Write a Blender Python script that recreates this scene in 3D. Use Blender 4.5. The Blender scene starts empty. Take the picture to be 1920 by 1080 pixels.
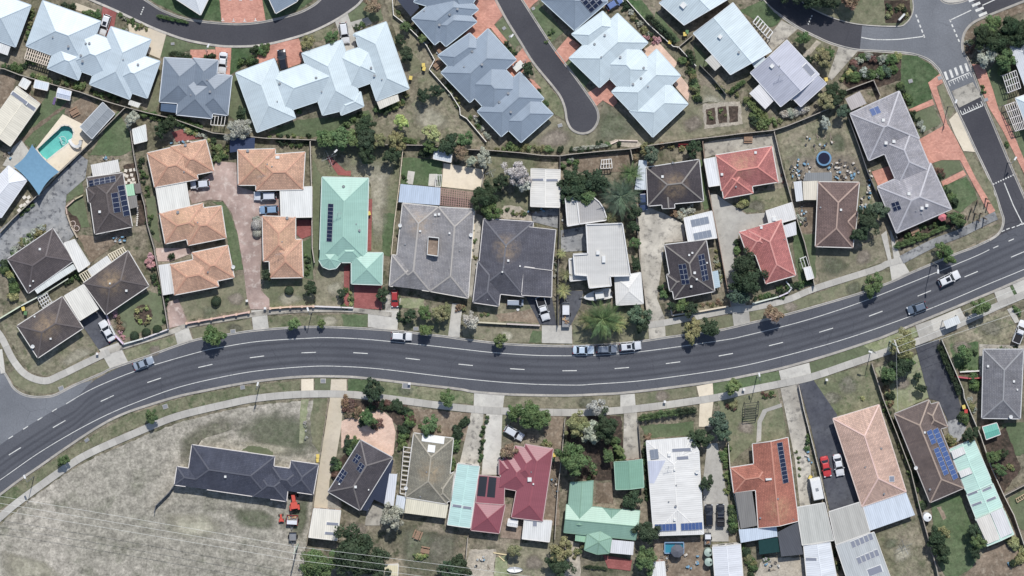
import bpy, bmesh, math, random
from mathutils import Vector, Matrix
RN = random.Random(11)
SC = bpy.context.scene
COL = SC.collection
# ---------------------------------------------------------------- camera / sky / sun
S = 0.11                       # metres per photo pixel on the ground
CAMX, CAMY, CAMH = 0.0, 45.0, 520.0
cam = bpy.data.cameras.new('camera'); camo = bpy.data.objects.new('camera', cam); COL.objects.link(camo)
camo.location = (CAMX, CAMY, CAMH); camo.rotation_euler = (0, 0, 0)
cam.sensor_width = 36; cam.lens = 36 * CAMH / (1920 * S)
cam.shift_y = -CAMY / (1920 * S); cam.shift_x = -CAMX / (1920 * S)
cam.clip_start = 10; cam.clip_end = 9000
SC.camera = camo
SUN_EL, SUN_AZ = math.radians(53), math.radians(13)
wd = bpy.data.worlds.new('World'); SC.world = wd; wd.use_nodes = True
nt = wd.node_tree; nt.nodes.clear()
sky = nt.nodes.new('ShaderNodeTexSky'); sky.sky_type = 'NISHITA'; sky.sun_disc = False
sky.sun_elevation = SUN_EL; sky.sun_rotation = SUN_AZ
bg = nt.nodes.new('ShaderNodeBackground'); bg.inputs[1].default_value = 0.115
wo = nt.nodes.new('ShaderNodeOutputWorld')
nt.links.new(sky.outputs[0], bg.inputs[0]); nt.links.new(bg.outputs[0], wo.inputs[0])
sl = bpy.data.lights.new('sun', 'SUN'); sl.energy = 3.8; sl.angle = math.radians(0.5); sl.color = (1.0, 0.975, 0.94)
so = bpy.data.objects.new('sun', sl); COL.objects.link(so)
sd = Vector((math.sin(SUN_AZ) * math.cos(SUN_EL), math.cos(SUN_AZ) * math.cos(SUN_EL), math.sin(SUN_EL)))
so.rotation_euler = sd.to_track_quat('Z', 'Y').to_euler(); so.location = sd * 300
SC.view_settings.view_transform = 'Standard'; SC.view_settings.look = 'None'
SC.view_settings.exposure = 0.06; SC.view_settings.gamma = 1.0; SC.view_settings.use_curve_mapping = False

# ---------------------------------------------------------------- helpers
def W(px, py, z=0.0):
    gx = (px - 960) * S; gy = (540 - py) * S; k = (CAMH - z) / CAMH
    return (CAMX + (gx - CAMX) * k, CAMY + (gy - CAMY) * k)
def lin(c): c /= 255.0; return c / 12.92 if c < 0.04045 else ((c + 0.055) / 1.055) ** 2.4
def rgb(r, g, b, k=1.0):
    a = lin(r), lin(g), lin(b); y = .3 * a[0] + .55 * a[1] + .15 * a[2]
    d = [y + (c - y) * .84 for c in a]; f = min(1.0, .64 / max(d)); return tuple(c * f for c in d) + (1.0,)

class NT:
    def __init__(s, name, rough=0.9, spec=0.2):
        s.m = bpy.data.materials.new(name); s.m.use_nodes = True; s.t = s.m.node_tree; s.t.nodes.clear()
        s.out = s.n('ShaderNodeOutputMaterial'); s.b = s.n('ShaderNodeBsdfPrincipled')
        s.b.inputs['Roughness'].default_value = rough; s.b.inputs['Specular IOR Level'].default_value = spec
        s.l(s.b.outputs[0], s.out.inputs[0])
    def n(s, t, **k):
        x = s.t.nodes.new(t)
        for a, v in k.items(): setattr(x, a, v)
        return x
    def l(s, a, b): s.t.links.new(a, b)
    def put(s, sock, v):
        if isinstance(v, bpy.types.NodeSocket): s.l(v, sock)
        else: sock.default_value = v
    def pos(s): return s.n('ShaderNodeNewGeometry').outputs['Position']
    def objpos(s): return s.n('ShaderNodeTexCoord').outputs['Object']
    def uv(s): return s.n('ShaderNodeUVMap').outputs[0]
    def noise(s, scale, detail=3, rough=.55, vec=None, dist=0):
        x = s.n('ShaderNodeTexNoise'); x.inputs['Scale'].default_value = scale; x.inputs['Detail'].default_value = detail
        x.inputs['Roughness'].default_value = rough; x.inputs['Distortion'].default_value = dist
        s.l(vec if vec is not None else s.pos(), x.inputs['Vector']); return x.outputs[0]
    def ramp(s, f, a, b, lo=0., hi=1.):
        x = s.n('ShaderNodeMapRange'); x.inputs[1].default_value = a; x.inputs[2].default_value = b
        x.inputs[3].default_value = lo; x.inputs[4].default_value = hi; s.l(f, x.inputs[0]); return x.outputs[0]
    def mix(s, f, a, b, mode='MIX'):
        x = s.n('ShaderNodeMix', data_type='RGBA', blend_type=mode)
        s.put(x.inputs[0], f); s.put(x.inputs[6], a); s.put(x.inputs[7], b); return x.outputs[2]
    def math(s, op, a, b=0.0, c=0.0):
        x = s.n('ShaderNodeMath', operation=op); s.put(x.inputs[0], a); s.put(x.inputs[1], b); s.put(x.inputs[2], c); return x.outputs[0]
    def sep(s, v):
        x = s.n('ShaderNodeSeparateXYZ'); s.l(v, x.inputs[0]); return x.outputs
    def comb(s, x_, y_, z_=0.0):
        x = s.n('ShaderNodeCombineXYZ'); s.put(x.inputs[0], x_); s.put(x.inputs[1], y_); s.put(x.inputs[2], z_); return x.outputs[0]
    def objcol(s): return s.n('ShaderNodeObjectInfo').outputs['Color']
    def scale(s, colr, f):   # multiply colour by a value socket
        x = s.n('ShaderNodeVectorMath', operation='SCALE'); s.put(x.inputs[0], colr); s.put(x.inputs[3], f); return x.outputs[0]
    def col(s, c): s.put(s.b.inputs['Base Color'], c)
    def bump(s, h, dist, strength=1.0):
        x = s.n('ShaderNodeBump'); x.inputs['Distance'].default_value = dist; x.inputs['Strength'].default_value = strength
        s.l(h, x.inputs['Height']); s.l(x.outputs[0], s.b.inputs['Normal'])

M = {}
def flat(key, c, rough=.7, spec=.3, metal=0.0, var=.0):
    t = NT(key, rough, spec); t.b.inputs['Metallic'].default_value = metal
    if var: t.col(t.scale(c[:3], t.ramp(t.noise(2.5, 4), .3, .7, 1 - var, 1 + var)))
    else: t.col(c)
    M[key] = t.m
def ground_mat(key, c1, c2, c3, big=.12, fine=2.2, blot=.45, speck=.25, rough=.95):
    """two-tone patchy ground with a third colour in blotches and fine grain"""
    t = NT(key, rough, .1)
    f = t.ramp(t.noise(big, 5, .62, dist=.6), .38, .62)
    a = t.mix(f, c1, c2)
    g = t.ramp(t.noise(big * 4.3, 4, .65), .52, .68, 0, blot * 2)
    a = t.mix(g, a, c3)
    k = t.ramp(t.noise(fine, 4, .72), .3, .7, 1 - speck, 1 + speck)
    k2 = t.ramp(t.noise(fine * .33, 3, .6), .35, .65, 1 - speck * .6, 1 + speck * .6)
    a = t.scale(t.scale(a, k), k2)
    if key == 'paddock':
        x_, y_, z_ = t.sep(t.pos()); a = t.scale(a, t.ramp(t.noise(1, 4, .6, vec=t.comb(t.math('ADD', t.math('MULTIPLY', x_, .16), t.math('MULTIPLY', y_, .1)), t.math('SUBTRACT', t.math('MULTIPLY', y_, .9), t.math('MULTIPLY', x_, .45)))), .3, .7, .86, 1.12))
    rnd = t.n('ShaderNodeObjectInfo').outputs['Random']; a = t.scale(a, t.ramp(rnd, 0, 1, .86, 1.12))
    if key in ('lawn', 'lush', 'drylawn', 'verge'): a = t.mix(t.math('MULTIPLY', t.math('FRACT', t.math('MULTIPLY', rnd, 7.31)), .45), a, rgb(122, 118, 96))
    if 'conc' in key or key in ('pinkpave', 'cream', 'stampedgrey'): a = t.scale(a, t.ramp(t.noise(.9, 6, .75, dist=1.5), .56, .74, 1.0, .74)); a = t.scale(a, t.ramp(t.noise(.07, 3, .5), .4, .65, 1.05, .88))
    t.col(a); t.bump(t.noise(fine * 1.5, 4, .7), .08, .5); M[key] = t.m

ground_mat('yard', rgb(100, 97, 77), rgb(134, 124, 106), rgb(70, 77, 54), .13, 1.8, .5, .42)
ground_mat('paddock', rgb(163, 156, 142), rgb(144, 139, 125), rgb(116, 115, 98), .05, 1.9, .4, .40)
ground_mat('lawn', rgb(104, 110, 80), rgb(130, 126, 100), rgb(80, 96, 62), .16, 2.0, .45, .30)
ground_mat('lush', rgb(72, 98, 60), rgb(94, 110, 76), rgb(58, 84, 50), .22, 2.2, .4, .28)
ground_mat('drylawn', rgb(142, 133, 112), rgb(118, 116, 92), rgb(94, 101, 72), .15, 1.6, .5, .40)
ground_mat('palegrass', rgb(146, 150, 116), rgb(120, 128, 88), rgb(160, 154, 130), .16, 2.2, .4, .22)
ground_mat('dirt', rgb(134, 118, 100), rgb(112, 98, 82), rgb(150, 138, 120), .25, 2.0, .4, .26)
ground_mat('mulch', rgb(84, 70, 62), rgb(64, 58, 50), rgb(100, 84, 70), .4, 2.6, .4, .35)
ground_mat('gravel', rgb(168, 158, 140), rgb(150, 142, 128), rgb(188, 178, 160), .3, 3.2, .3, .22)
ground_mat('concrete', rgb(190, 186, 175), rgb(176, 172, 163), rgb(160, 156, 148), .18, .9, .3, .06, .85)
ground_mat('oldconcrete', rgb(184, 178, 164), rgb(156, 150, 138), rgb(116, 112, 106), .16, .8, .5, .12, .9)
ground_mat('cream', rgb(226, 212, 184), rgb(214, 200, 176), rgb(200, 184, 160), .2, .8, .25, .05, .8)
ground_mat('stampedgrey', rgb(128, 130, 132), rgb(156, 156, 154), rgb(92, 94, 98), .2, .9, .6, .12, .9)
ground_mat('pinkpave', rgb(190, 164, 152), rgb(158, 136, 126), rgb(206, 190, 178), .16, .9, .45, .12, .9)
ground_mat('drive_asphalt', rgb(74, 76, 84), rgb(86, 88, 94), rgb(62, 64, 72), .2, 1.2, .35, .12, .9)
ground_mat('deck', rgb(140, 122, 106), rgb(120, 104, 90), rgb(156, 140, 124), .5, 2.0, .3, .18)

def soft_mat(key, *a):
    ground_mat(key, *a); m = M[key]; t = m.node_tree; out = [n for n in t.nodes if n.type == 'OUTPUT_MATERIAL'][0]; b = [n for n in t.nodes if n.type == 'BSDF_PRINCIPLED'][0]
    at = t.nodes.new('ShaderNodeAttribute'); at.attribute_name = 'edge'; nz = t.nodes.new('ShaderNodeTexNoise'); nz.inputs['Scale'].default_value = .32; nz.inputs['Detail'].default_value = 8; nz.inputs['Roughness'].default_value = .7
    ge = t.nodes.new('ShaderNodeNewGeometry'); t.links.new(ge.outputs[0], nz.inputs['Vector']); ad = t.nodes.new('ShaderNodeMath'); ad.operation = 'ADD'; t.links.new(at.outputs['Fac'], ad.inputs[0]); t.links.new(nz.outputs[0], ad.inputs[1])
    mr = t.nodes.new('ShaderNodeMapRange'); mr.inputs[1].default_value = .72; mr.inputs[2].default_value = 1.65; t.links.new(ad.outputs[0], mr.inputs[0]); mx = t.nodes.new('ShaderNodeMixShader'); tr = t.nodes.new('ShaderNodeBsdfTransparent')
    t.links.new(mr.outputs[0], mx.inputs[0]); t.links.new(tr.outputs[0], mx.inputs[1]); t.links.new(b.outputs[0], mx.inputs[2]); t.links.new(mx.outputs[0], out.inputs[0])
soft_mat('soft_green', rgb(102, 108, 84), rgb(120, 120, 100), rgb(86, 98, 70), .16, 2.0, .4, .34); soft_mat('soft_dry', rgb(126, 122, 106), rgb(106, 106, 88), rgb(90, 96, 72), .16, 1.6, .4, .40)
soft_mat('soft_pale', rgb(164, 160, 138), rgb(150, 144, 124), rgb(176, 168, 150), .16, 1.8, .3, .30); soft_mat('soft_dirt', rgb(142, 132, 118), rgb(124, 114, 102), rgb(152, 142, 126), .25, 1.8, .4, .32)

def brick_mat(key, c1, c2, mortar, w=.46, h=.23):
    t = NT(key, .9, .15); br = t.n('ShaderNodeTexBrick'); br.inputs['Scale'].default_value = 1
    br.inputs['Brick Width'].default_value = w; br.inputs['Row Height'].default_value = h
    br.inputs['Mortar Size'].default_value = .012; br.inputs['Color1'].default_value = c1; br.inputs['Color2'].default_value = c2
    br.inputs['Mortar'].default_value = mortar; t.l(t.pos(), br.inputs['Vector'])
    a = t.scale(br.outputs[0], t.ramp(t.noise(.35, 5, .65), .3, .7, .8, 1.18))
    t.col(t.scale(a, t.ramp(t.noise(3, 3), .3, .7, .92, 1.08))); M[key] = t.m
brick_mat('brickpave', rgb(206, 146, 124), rgb(188, 128, 108), rgb(172, 128, 112))
brick_mat('redpave', rgb(158, 92, 86), rgb(146, 80, 76), rgb(128, 78, 74))
brick_mat('peachpave', rgb(222, 190, 168), rgb(208, 174, 152), rgb(190, 160, 140))
brick_mat('brickwall', rgb(176, 116, 96), rgb(158, 100, 84), rgb(180, 170, 156))
brick_mat('creambrick', rgb(206, 186, 160), rgb(190, 170, 146), rgb(200, 190, 176))

def road_mat(key, base, wear, dark, tracks=True):
    t = NT(key, .88, .25)
    u, v, _ = t.sep(t.uv())
    n1 = t.ramp(t.noise(.08, 5, .6), .35, .65)
    a = t.mix(n1, base, wear)
    if tracks:   # polished wheel paths along the lanes (u runs 0..1 across the road)
        w = t.math('ADD', t.math('MULTIPLY', t.math('COSINE', t.math('MULTIPLY', u, 2 * math.pi * 7.0)), .5), .5)
        inl = t.math('MULTIPLY', t.ramp(u, .22, .27), t.ramp(u, .73, .78, 1, 0))
        st = t.noise(1, 4, .6, vec=t.comb(t.math('MULTIPLY', u, 14), t.math('MULTIPLY', v, .03)))
        f = t.math('MULTIPLY', t.math('MULTIPLY', w, inl), t.ramp(st, .3, .7, .15, .85))
        a = t.mix(f, a, dark)
        seam = t.ramp(t.math('ABSOLUTE', t.math('SUBTRACT', u, .5)), 0, .012, .25, 0)
        a = t.mix(seam, a, dark)
    cr = t.n('ShaderNodeTexVoronoi', feature='DISTANCE_TO_EDGE'); cr.inputs['Scale'].default_value = .13
    wv = t.n('ShaderNodeVectorMath', operation='ADD'); nz = t.n('ShaderNodeTexNoise'); nz.inputs['Scale'].default_value = .5
    t.l(t.pos(), nz.inputs['Vector']); t.l(t.pos(), wv.inputs[0]); t.l(nz.outputs[1], wv.inputs[1]); t.l(wv.outputs[0], cr.inputs['Vector'])
    patch = t.ramp(t.noise(.05, 2), .52, .56)
    a = t.mix(t.math('MULTIPLY', t.ramp(cr.outputs[0], 0, .012, .5, 0), patch), a, dark)
    a = t.scale(a, t.ramp(t.noise(3.0, 4, .75), .3, .7, .84, 1.16))
    t.col(a); M[key] = t.m
road_mat('asphalt', rgb(79, 81, 88), rgb(89, 91, 97), rgb(58, 60, 67))
road_mat('asphalt_old', rgb(102, 105, 110), rgb(118, 121, 126), rgb(84, 87, 92), False)
road_mat('asphalt_dark', rgb(64, 64, 70), rgb(76, 76, 81), rgb(48, 48, 54), False)
t = NT('path_concrete', .88, .15); u_, v_, _z = t.sep(t.uv()); jn = t.ramp(t.math('ABSOLUTE', t.math('SUBTRACT', t.math('FRACT', t.math('DIVIDE', v_, 1.8)), .5)), .47, .5, 1.0, .72)
bay = t.n('ShaderNodeTexWhiteNoise', noise_dimensions='1D'); t.l(t.math('FLOOR', t.math('ADD', t.math('DIVIDE', v_, 1.8), .0)), bay.inputs['W'])
a_ = t.mix(t.ramp(t.noise(.2, 4, .6), .35, .65), rgb(184, 180, 170), rgb(164, 160, 152)); a_ = t.scale(t.scale(a_, jn), t.ramp(bay.outputs[0], 0, 1, .9, 1.08)); t.col(t.scale(a_, t.ramp(t.noise(1.6, 5, .7), .3, .7, .88, 1.1))); M['pathconc'] = t.m
flat('skyglass', rgb(126, 130, 142), .25, .5)
t = NT('linepaint', .75, .2); t.col(t.mix(t.ramp(t.noise(1.4, 6, .75), .5, .7, 0, .75), rgb(212, 211, 204), rgb(112, 112, 114))); M['linepaint'] = t.m
ground_mat('kerbconc', rgb(182, 176, 166), rgb(164, 160, 152), rgb(140, 136, 130), .3, 1.1, .3, .08)

def roof_mats():
    t = NT('tile_roof', .85, .25); uvv = t.uv()
    br = t.n('ShaderNodeTexBrick'); br.inputs['Scale'].default_value = 1; br.inputs['Brick Width'].default_value = .34
    br.inputs['Row Height'].default_value = .36; br.inputs['Mortar Size'].default_value = .03; br.inputs['Mortar Smooth'].default_value = .4
    br.inputs['Color1'].default_value = (1.10, 1.08, 1.06, 1); br.inputs['Color2'].default_value = (.86, .86, .88, 1)
    br.inputs['Mortar'].default_value = (.46, .46, .48, 1); t.l(uvv, br.inputs['Vector'])
    a = t.mix(1.0, t.objcol(), br.outputs[0], 'MULTIPLY')
    a = t.scale(a, t.ramp(t.noise(.3, 5, .65), .3, .7, .80, 1.18))
    u, v, _ = t.sep(uvv)
    st = t.noise(1, 4, .6, vec=t.comb(t.math('MULTIPLY', u, 1.6), t.math('MULTIPLY', v, .12)))
    a = t.scale(a, t.ramp(st, .3, .7, .86, 1.12))
    at = t.n('ShaderNodeAttribute', attribute_type='OBJECT', attribute_name='lichen_at')
    ds = t.n('ShaderNodeVectorMath', operation='DISTANCE'); t.l(t.pos(), ds.inputs[0]); t.l(at.outputs[1], ds.inputs[1])
    f = t.math('MULTIPLY', t.ramp(ds.outputs['Value'], .3, 3.6, 1, 0), t.ramp(t.noise(.9, 5, .7), .38, .62, .1, 1))
    a = t.mix(t.math('MULTIPLY', f, .5), a, rgb(186, 156, 112))
    bl = t.ramp(t.noise(1.1, 6, .75, dist=1.2), .54, .72, 1.0, .8); a = t.scale(a, bl)
    t.col(a); M['tile'] = t.m
    t = NT('metal_roof', .46, .45); uvv = t.uv(); u, v, _ = t.sep(uvv)
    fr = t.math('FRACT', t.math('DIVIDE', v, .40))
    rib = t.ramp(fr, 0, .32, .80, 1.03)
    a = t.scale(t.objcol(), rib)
    st = t.noise(1, 4, .6, vec=t.comb(t.math('MULTIPLY', u, 1.3), t.math('MULTIPLY', v, .10)))
    a = t.scale(a, t.ramp(st, .3, .7, .93, 1.05))
    lap = t.ramp(t.math('FRACT', t.math('DIVIDE', v, 6.1)), 0, .02, .9, 1.0)
    a = t.scale(a, lap)
    a = t.scale(a, t.ramp(t.noise(.25, 4, .6), .3, .7, .93, 1.06))
    t.col(a); t.bump(rib, .03, .6); M['metal'] = t.m
    t = NT('corrugated_roof', .5, .4); uvv = t.uv(); u, v, _ = t.sep(uvv)
    w = t.math('ADD', t.math('MULTIPLY', t.math('SINE', t.math('MULTIPLY', u, 2 * math.pi / .42)), .5), .5)
    a = t.scale(t.objcol(), t.ramp(w, 0, 1, .90, 1.06))
    st = t.noise(1, 5, .65, vec=t.comb(t.math('MULTIPLY', u, .9), t.math('MULTIPLY', v, .16)))
    a = t.scale(a, t.ramp(st, .3, .7, .84, 1.10)); t.col(a); M['corr'] = t.m
roof_mats()
def tinted(key, rough, spec, var=.06, nscale=1.5):
    t = NT(key, rough, spec); t.col(t.scale(t.objcol(), t.ramp(t.noise(nscale, 4, .65), .3, .7, 1 - var, 1 + var))); M[key] = t.m
tinted('paint', .55, .3, .06); tinted('wood', .85, .15, .22, 4); tinted('plastic', .5, .35, .05); tinted('cloth', .9, .1, .07)
tinted('render', .85, .15, .08)
t = NT('carpaint', .28, .5); t.col(t.objcol()); t.b.inputs['Coat Weight'].default_value = .6; t.b.inputs['Coat Roughness'].default_value = .08; M['carpaint'] = t.m
flat('glass', rgb(34, 38, 46), .06, .6); flat('rubber', rgb(34, 34, 36), .9, .1); flat('chrome', rgb(180, 182, 186), .3, .5, 1.0)
flat('headlamp', rgb(228, 230, 232), .2, .5); flat('taillamp', rgb(150, 26, 24), .3, .5); flat('steel', rgb(150, 152, 154), .5, .4, .6, .08)
flat('black', rgb(40, 40, 44), .7, .2); flat('white', rgb(232, 232, 228), .6, .3, var=.05); flat('bark', rgb(104, 90, 76), .95, .1, var=.3)
flat('wirewhite', rgb(214, 214, 206), .6, .3)
def solar_mat(key, c, line):
    t = NT(key, .22, .5); u, v, _ = t.sep(t.uv())
    a = t.math('LESS_THAN', t.math('FRACT', t.math('MULTIPLY', u, 6)), .06); b = t.math('LESS_THAN', t.math('FRACT', t.math('MULTIPLY', v, 10)), .06)
    t.col(t.mix(t.math('MULTIPLY', t.math('MAXIMUM', a, b), .5), c, line)); M[key] = t.m
solar_mat('cells_dark', rgb(30, 38, 62), rgb(70, 80, 104)); solar_mat('cells_blue', rgb(58, 84, 136), rgb(130, 150, 186)); solar_mat('cells_grey', rgb(120, 128, 140), rgb(176, 182, 190))
def leaf_mat(key, trans):
    t = NT(key, .75, .15); g = t.n('ShaderNodeNewGeometry')
    k = t.ramp(g.outputs['Random Per Island'], 0, 1, .6, 1.5)
    k2 = t.ramp(t.noise(.9, 3, .6), .3, .7, .8, 1.2)
    c = t.scale(t.scale(t.objcol(), k), k2)
    hs = t.n('ShaderNodeHueSaturation'); t.l(c, hs.inputs['Color']); t.l(t.ramp(t.noise(.6, 2), .3, .7, .475, .52), hs.inputs['Hue'])
    t.col(hs.outputs[0]); tr = t.n('ShaderNodeBsdfTranslucent'); t.l(hs.outputs[0], tr.inputs[0])
    mx = t.n('ShaderNodeMixShader'); mx.inputs[0].default_value = trans
    t.l(t.b.outputs[0], mx.inputs[1]); t.l(tr.outputs[0], mx.inputs[2]); t.l(mx.outputs[0], t.out.inputs[0]); M[key] = t.m
leaf_mat('leaf', .22)
_m = M['leaf'].copy(); _m.name = 'leaf_mixed'; _oi = [n for n in _m.node_tree.nodes if n.type == 'OBJECT_INFO'][0]; _at = _m.node_tree.nodes.new('ShaderNodeAttribute'); _at.attribute_name = 'leafcol'
for _l in list(_oi.outputs['Color'].links): _m.node_tree.links.new(_at.outputs['Color'], _l.to_socket)
M['leaf_mixed'] = _m

class MB:
    def __init__(s): s.v = []; s.f = []; s.uv = []; s.mi = []
    def face(s, pts, uvs=None, mi=0):
        i = len(s.v); s.v += [tuple(p) for p in pts]; s.f.append(tuple(range(i, i + len(pts)))); s.uv.append(uvs); s.mi.append(mi)
    def box(s, c, d, rz=0, mi=0, taper=1.0):
        x, y, z = d[0] / 2, d[1] / 2, d[2] / 2; co, si = math.cos(rz), math.sin(rz); P = []
        for sz in (-1, 1):
            k = taper if sz > 0 else 1.0
            for sx, sy in ((-1, -1), (1, -1), (1, 1), (-1, 1)):
                a, b = sx * x * k, sy * y * k; P.append((c[0] + a * co - b * si, c[1] + a * si + b * co, c[2] + sz * z))
        for q in ((0, 3, 2, 1), (4, 5, 6, 7), (0, 1, 5, 4), (1, 2, 6, 5), (2, 3, 7, 6), (3, 0, 4, 7)): s.face([P[k] for k in q], mi=mi)
    def prism(s, pts, z0, z1, mi=0, cap=True, bottom=False):
        a = sum(pts[i][0] * pts[(i + 1) % len(pts)][1] - pts[(i + 1) % len(pts)][0] * pts[i][1] for i in range(len(pts)))
        if a < 0: pts = pts[::-1]
        n = len(pts)
        if cap: s.face([(p[0], p[1], z1) for p in pts], [(p[0], p[1]) for p in pts], mi)
        if bottom: s.face([(p[0], p[1], z0) for p in reversed(pts)], mi=mi)
        for i in range(n):
            p, q = pts[i], pts[(i + 1) % n]; s.face([(p[0], p[1], z0), (q[0], q[1], z0), (q[0], q[1], z1), (p[0], p[1], z1)], mi=mi)
    def beam(s, a, b, w, h, mi=0):
        a = Vector(a); b = Vector(b); d = (b - a)
        if d.length < 1e-5: return
        d.normalize(); up = Vector((0, 0, 1)) if abs(d.z) < .95 else Vector((1, 0, 0))
        r = d.cross(up).normalized() * w / 2; u = r.cross(d).normalized() * h / 2
        P = [p + x * r + y * u for p in (a, b) for x, y in ((-1, -1), (1, -1), (1, 1), (-1, 1))]
        for q in ((0, 1, 2, 3), (7, 6, 5, 4), (0, 4, 5, 1), (1, 5, 6, 2), (2, 6, 7, 3), (3, 7, 4, 0)): s.face([P[k] for k in q], mi=mi)
    def tube(s, pts, r, n=6, mi=0, r1=None):
        pts = [Vector(p) for p in pts]; rings = []
        for i, p in enumerate(pts):
            d = (pts[min(i + 1, len(pts) - 1)] - pts[max(i - 1, 0)]).normalized()
            up = Vector((0, 0, 1)) if abs(d.z) < .9 else Vector((1, 0, 0)); x = d.cross(up).normalized(); y = x.cross(d)
            rr = r if r1 is None else r + (r1 - r) * i / (len(pts) - 1)
            rings.append([p + x * rr * math.cos(k * 2 * math.pi / n) + y * rr * math.sin(k * 2 * math.pi / n) for k in range(n)])
        for A, B in zip(rings, rings[1:]):
            for k in range(n): s.face([A[k], A[(k + 1) % n], B[(k + 1) % n], B[k]], mi=mi)
        s.face(rings[-1], mi=mi); s.face(rings[0][::-1], mi=mi)
    def disc(s, c, r, z, n=16, mi=0): s.face([(c[0] + r * math.cos(2 * math.pi * k / n), c[1] + r * math.sin(2 * math.pi * k / n), z) for k in range(n)], mi=mi)
    def cyl(s, c, r, z0, z1, n=14, mi=0, r1=None):
        r1 = r if r1 is None else r1
        A = [(c[0] + r * math.cos(2 * math.pi * k / n), c[1] + r * math.sin(2 * math.pi * k / n), z0) for k in range(n)]
        B = [(c[0] + r1 * math.cos(2 * math.pi * k / n), c[1] + r1 * math.sin(2 * math.pi * k / n), z1) for k in range(n)]
        for k in range(n): s.face([A[k], A[(k + 1) % n], B[(k + 1) % n], B[k]], mi=mi)
        s.face(B, mi=mi)
    def mesh(s, name, mats, base=(0, 0, 0), smooth=False, weld=True):
        me = bpy.data.meshes.new(name)
        me.from_pydata([(p[0] - base[0], p[1] - base[1], p[2] - base[2]) for p in s.v], [], s.f)
        for m in mats: me.materials.append(M[m])
        if any(u for u in s.uv):
            L = me.uv_layers.new(name='UVMap'); i = 0
            for f, u in zip(s.f, s.uv):
                for k in range(len(f)):
                    if u: L.data[i].uv = u[k]
                    i += 1
        if any(s.mi): me.polygons.foreach_set('material_index', s.mi)
        if smooth: me.polygons.foreach_set('use_smooth', [True] * len(s.f))
        me.update(); return me
    def build(s, name, mats, parent=None, base=None, color=None, smooth=False):
        if isinstance(mats, str): mats = [mats]
        if base is None: base = root_loc(parent) if parent else (0, 0, 0)
        o = bpy.data.objects.new(name, s.mesh(name, mats, base, smooth)); COL.objects.link(o)
        if parent: o.parent = parent
        else: o.location = base
        if color: o.color = color
        return o
def root_loc(o):
    while o.parent: o = o.parent
    return tuple(o.location)
def inst(name, me, parent, loc, rot=(0, 0, 0), scale=(1, 1, 1), color=None):
    """another object on shared mesh data; loc in world metres"""
    o = bpy.data.objects.new(name, me); COL.objects.link(o)
    if parent:
        b = root_loc(parent); o.parent = parent; o.location = (loc[0] - b[0], loc[1] - b[1], loc[2] - b[2])
    else: o.location = loc
    o.rotation_euler = rot; o.scale = scale
    if color: o.color = color
    return o
def empty(name, loc):
    o = bpy.data.objects.new(name, None); COL.objects.link(o); o.location = loc; o.empty_display_size = .5; return o
LABELS = {}
def tag(o, label, cat, group=None):
    o['label'] = label; o['category'] = cat
    if group: o['group'] = group
    return o
LAND = []      # landmarks: (px, py, phrase)
PEND = []      # things whose label is finished at the end: (obj, head, cat, group, px, py)

def smooth_pl(pts, n=6):
    out = []
    for i in range(len(pts) - 1):
        p0 = pts[max(i - 1, 0)]; p1 = pts[i]; p2 = pts[i + 1]; p3 = pts[min(i + 2, len(pts) - 1)]
        for k in range(n):
            t = k / n
            out.append(tuple(.5 * (2 * b + (c - a) * t + (2 * a - 5 * b + 4 * c - d) * t * t + (3 * b - a - 3 * c + d) * t ** 3) for a, b, c, d in zip(p0, p1, p2, p3)))
    out.append(pts[-1]); return out
def offset_pl(pts, d):
    out = []
    for i, p in enumerate(pts):
        a = pts[max(i - 1, 0)]; b = pts[min(i + 1, len(pts) - 1)]; dx, dy = b[0] - a[0], b[1] - a[1]; L = math.hypot(dx, dy) or 1
        out.append((p[0] - dy / L * d, p[1] + dx / L * d))
    return out
def jitter_poly(pts, step=6, amp=1.3):
    out = []
    for i, p in enumerate(pts):
        q = pts[(i + 1) % len(pts)]; L = math.hypot(q[0] - p[0], q[1] - p[1]); n = max(1, int(L / step))
        for k in range(n):
            t = k / n; out.append((p[0] + (q[0] - p[0]) * t + RN.uniform(-amp, amp), p[1] + (q[1] - p[1]) * t + RN.uniform(-amp, amp)))
    return out
LAYER = dict(paddock=0, yard=0, drylawn=1, lawn=2, lush=2, palegrass=2, dirt=3, mulch=3, gravel=3, deck=4, oldconcrete=4, stampedgrey=4, pinkpave=4, drive_asphalt=4, concrete=5, cream=5, brickpave=5, redpave=5, peachpave=5)
USED = []      # (layer, sub-level, bounding box)
def level(lay, pts):
    x0, x1 = min(p[0] for p in pts) - 3, max(p[0] for p in pts) + 3; y0, y1 = min(p[1] for p in pts) - 3, max(p[1] for p in pts) + 3
    bad = {u[1] for u in USED if u[0] == lay and u[2] < x1 and u[3] > x0 and u[4] < y1 and u[5] > y0}; k = 0
    while k in bad: k += 1
    USED.append((lay, k, x0, x1, y0, y1)); return .010 + lay * .024 + k * .003
ORG = {'paddock', 'drylawn', 'lawn', 'lush', 'palegrass', 'dirt', 'mulch', 'gravel', 'yard'}
PC = [0]
def fill(bm, loops):
    es = []
    for lp in loops:
        vs = [bm.verts.new(p) for p in lp]; es += [bm.edges.new((vs[i], vs[(i + 1) % len(vs)])) for i in range(len(vs))]
    bmesh.ops.triangle_fill(bm, use_beauty=True, use_dissolve=False, edges=es, normal=(0, 0, 1))
    for f in bm.faces:
        if f.normal.z < 0: f.normal_flip()
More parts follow.
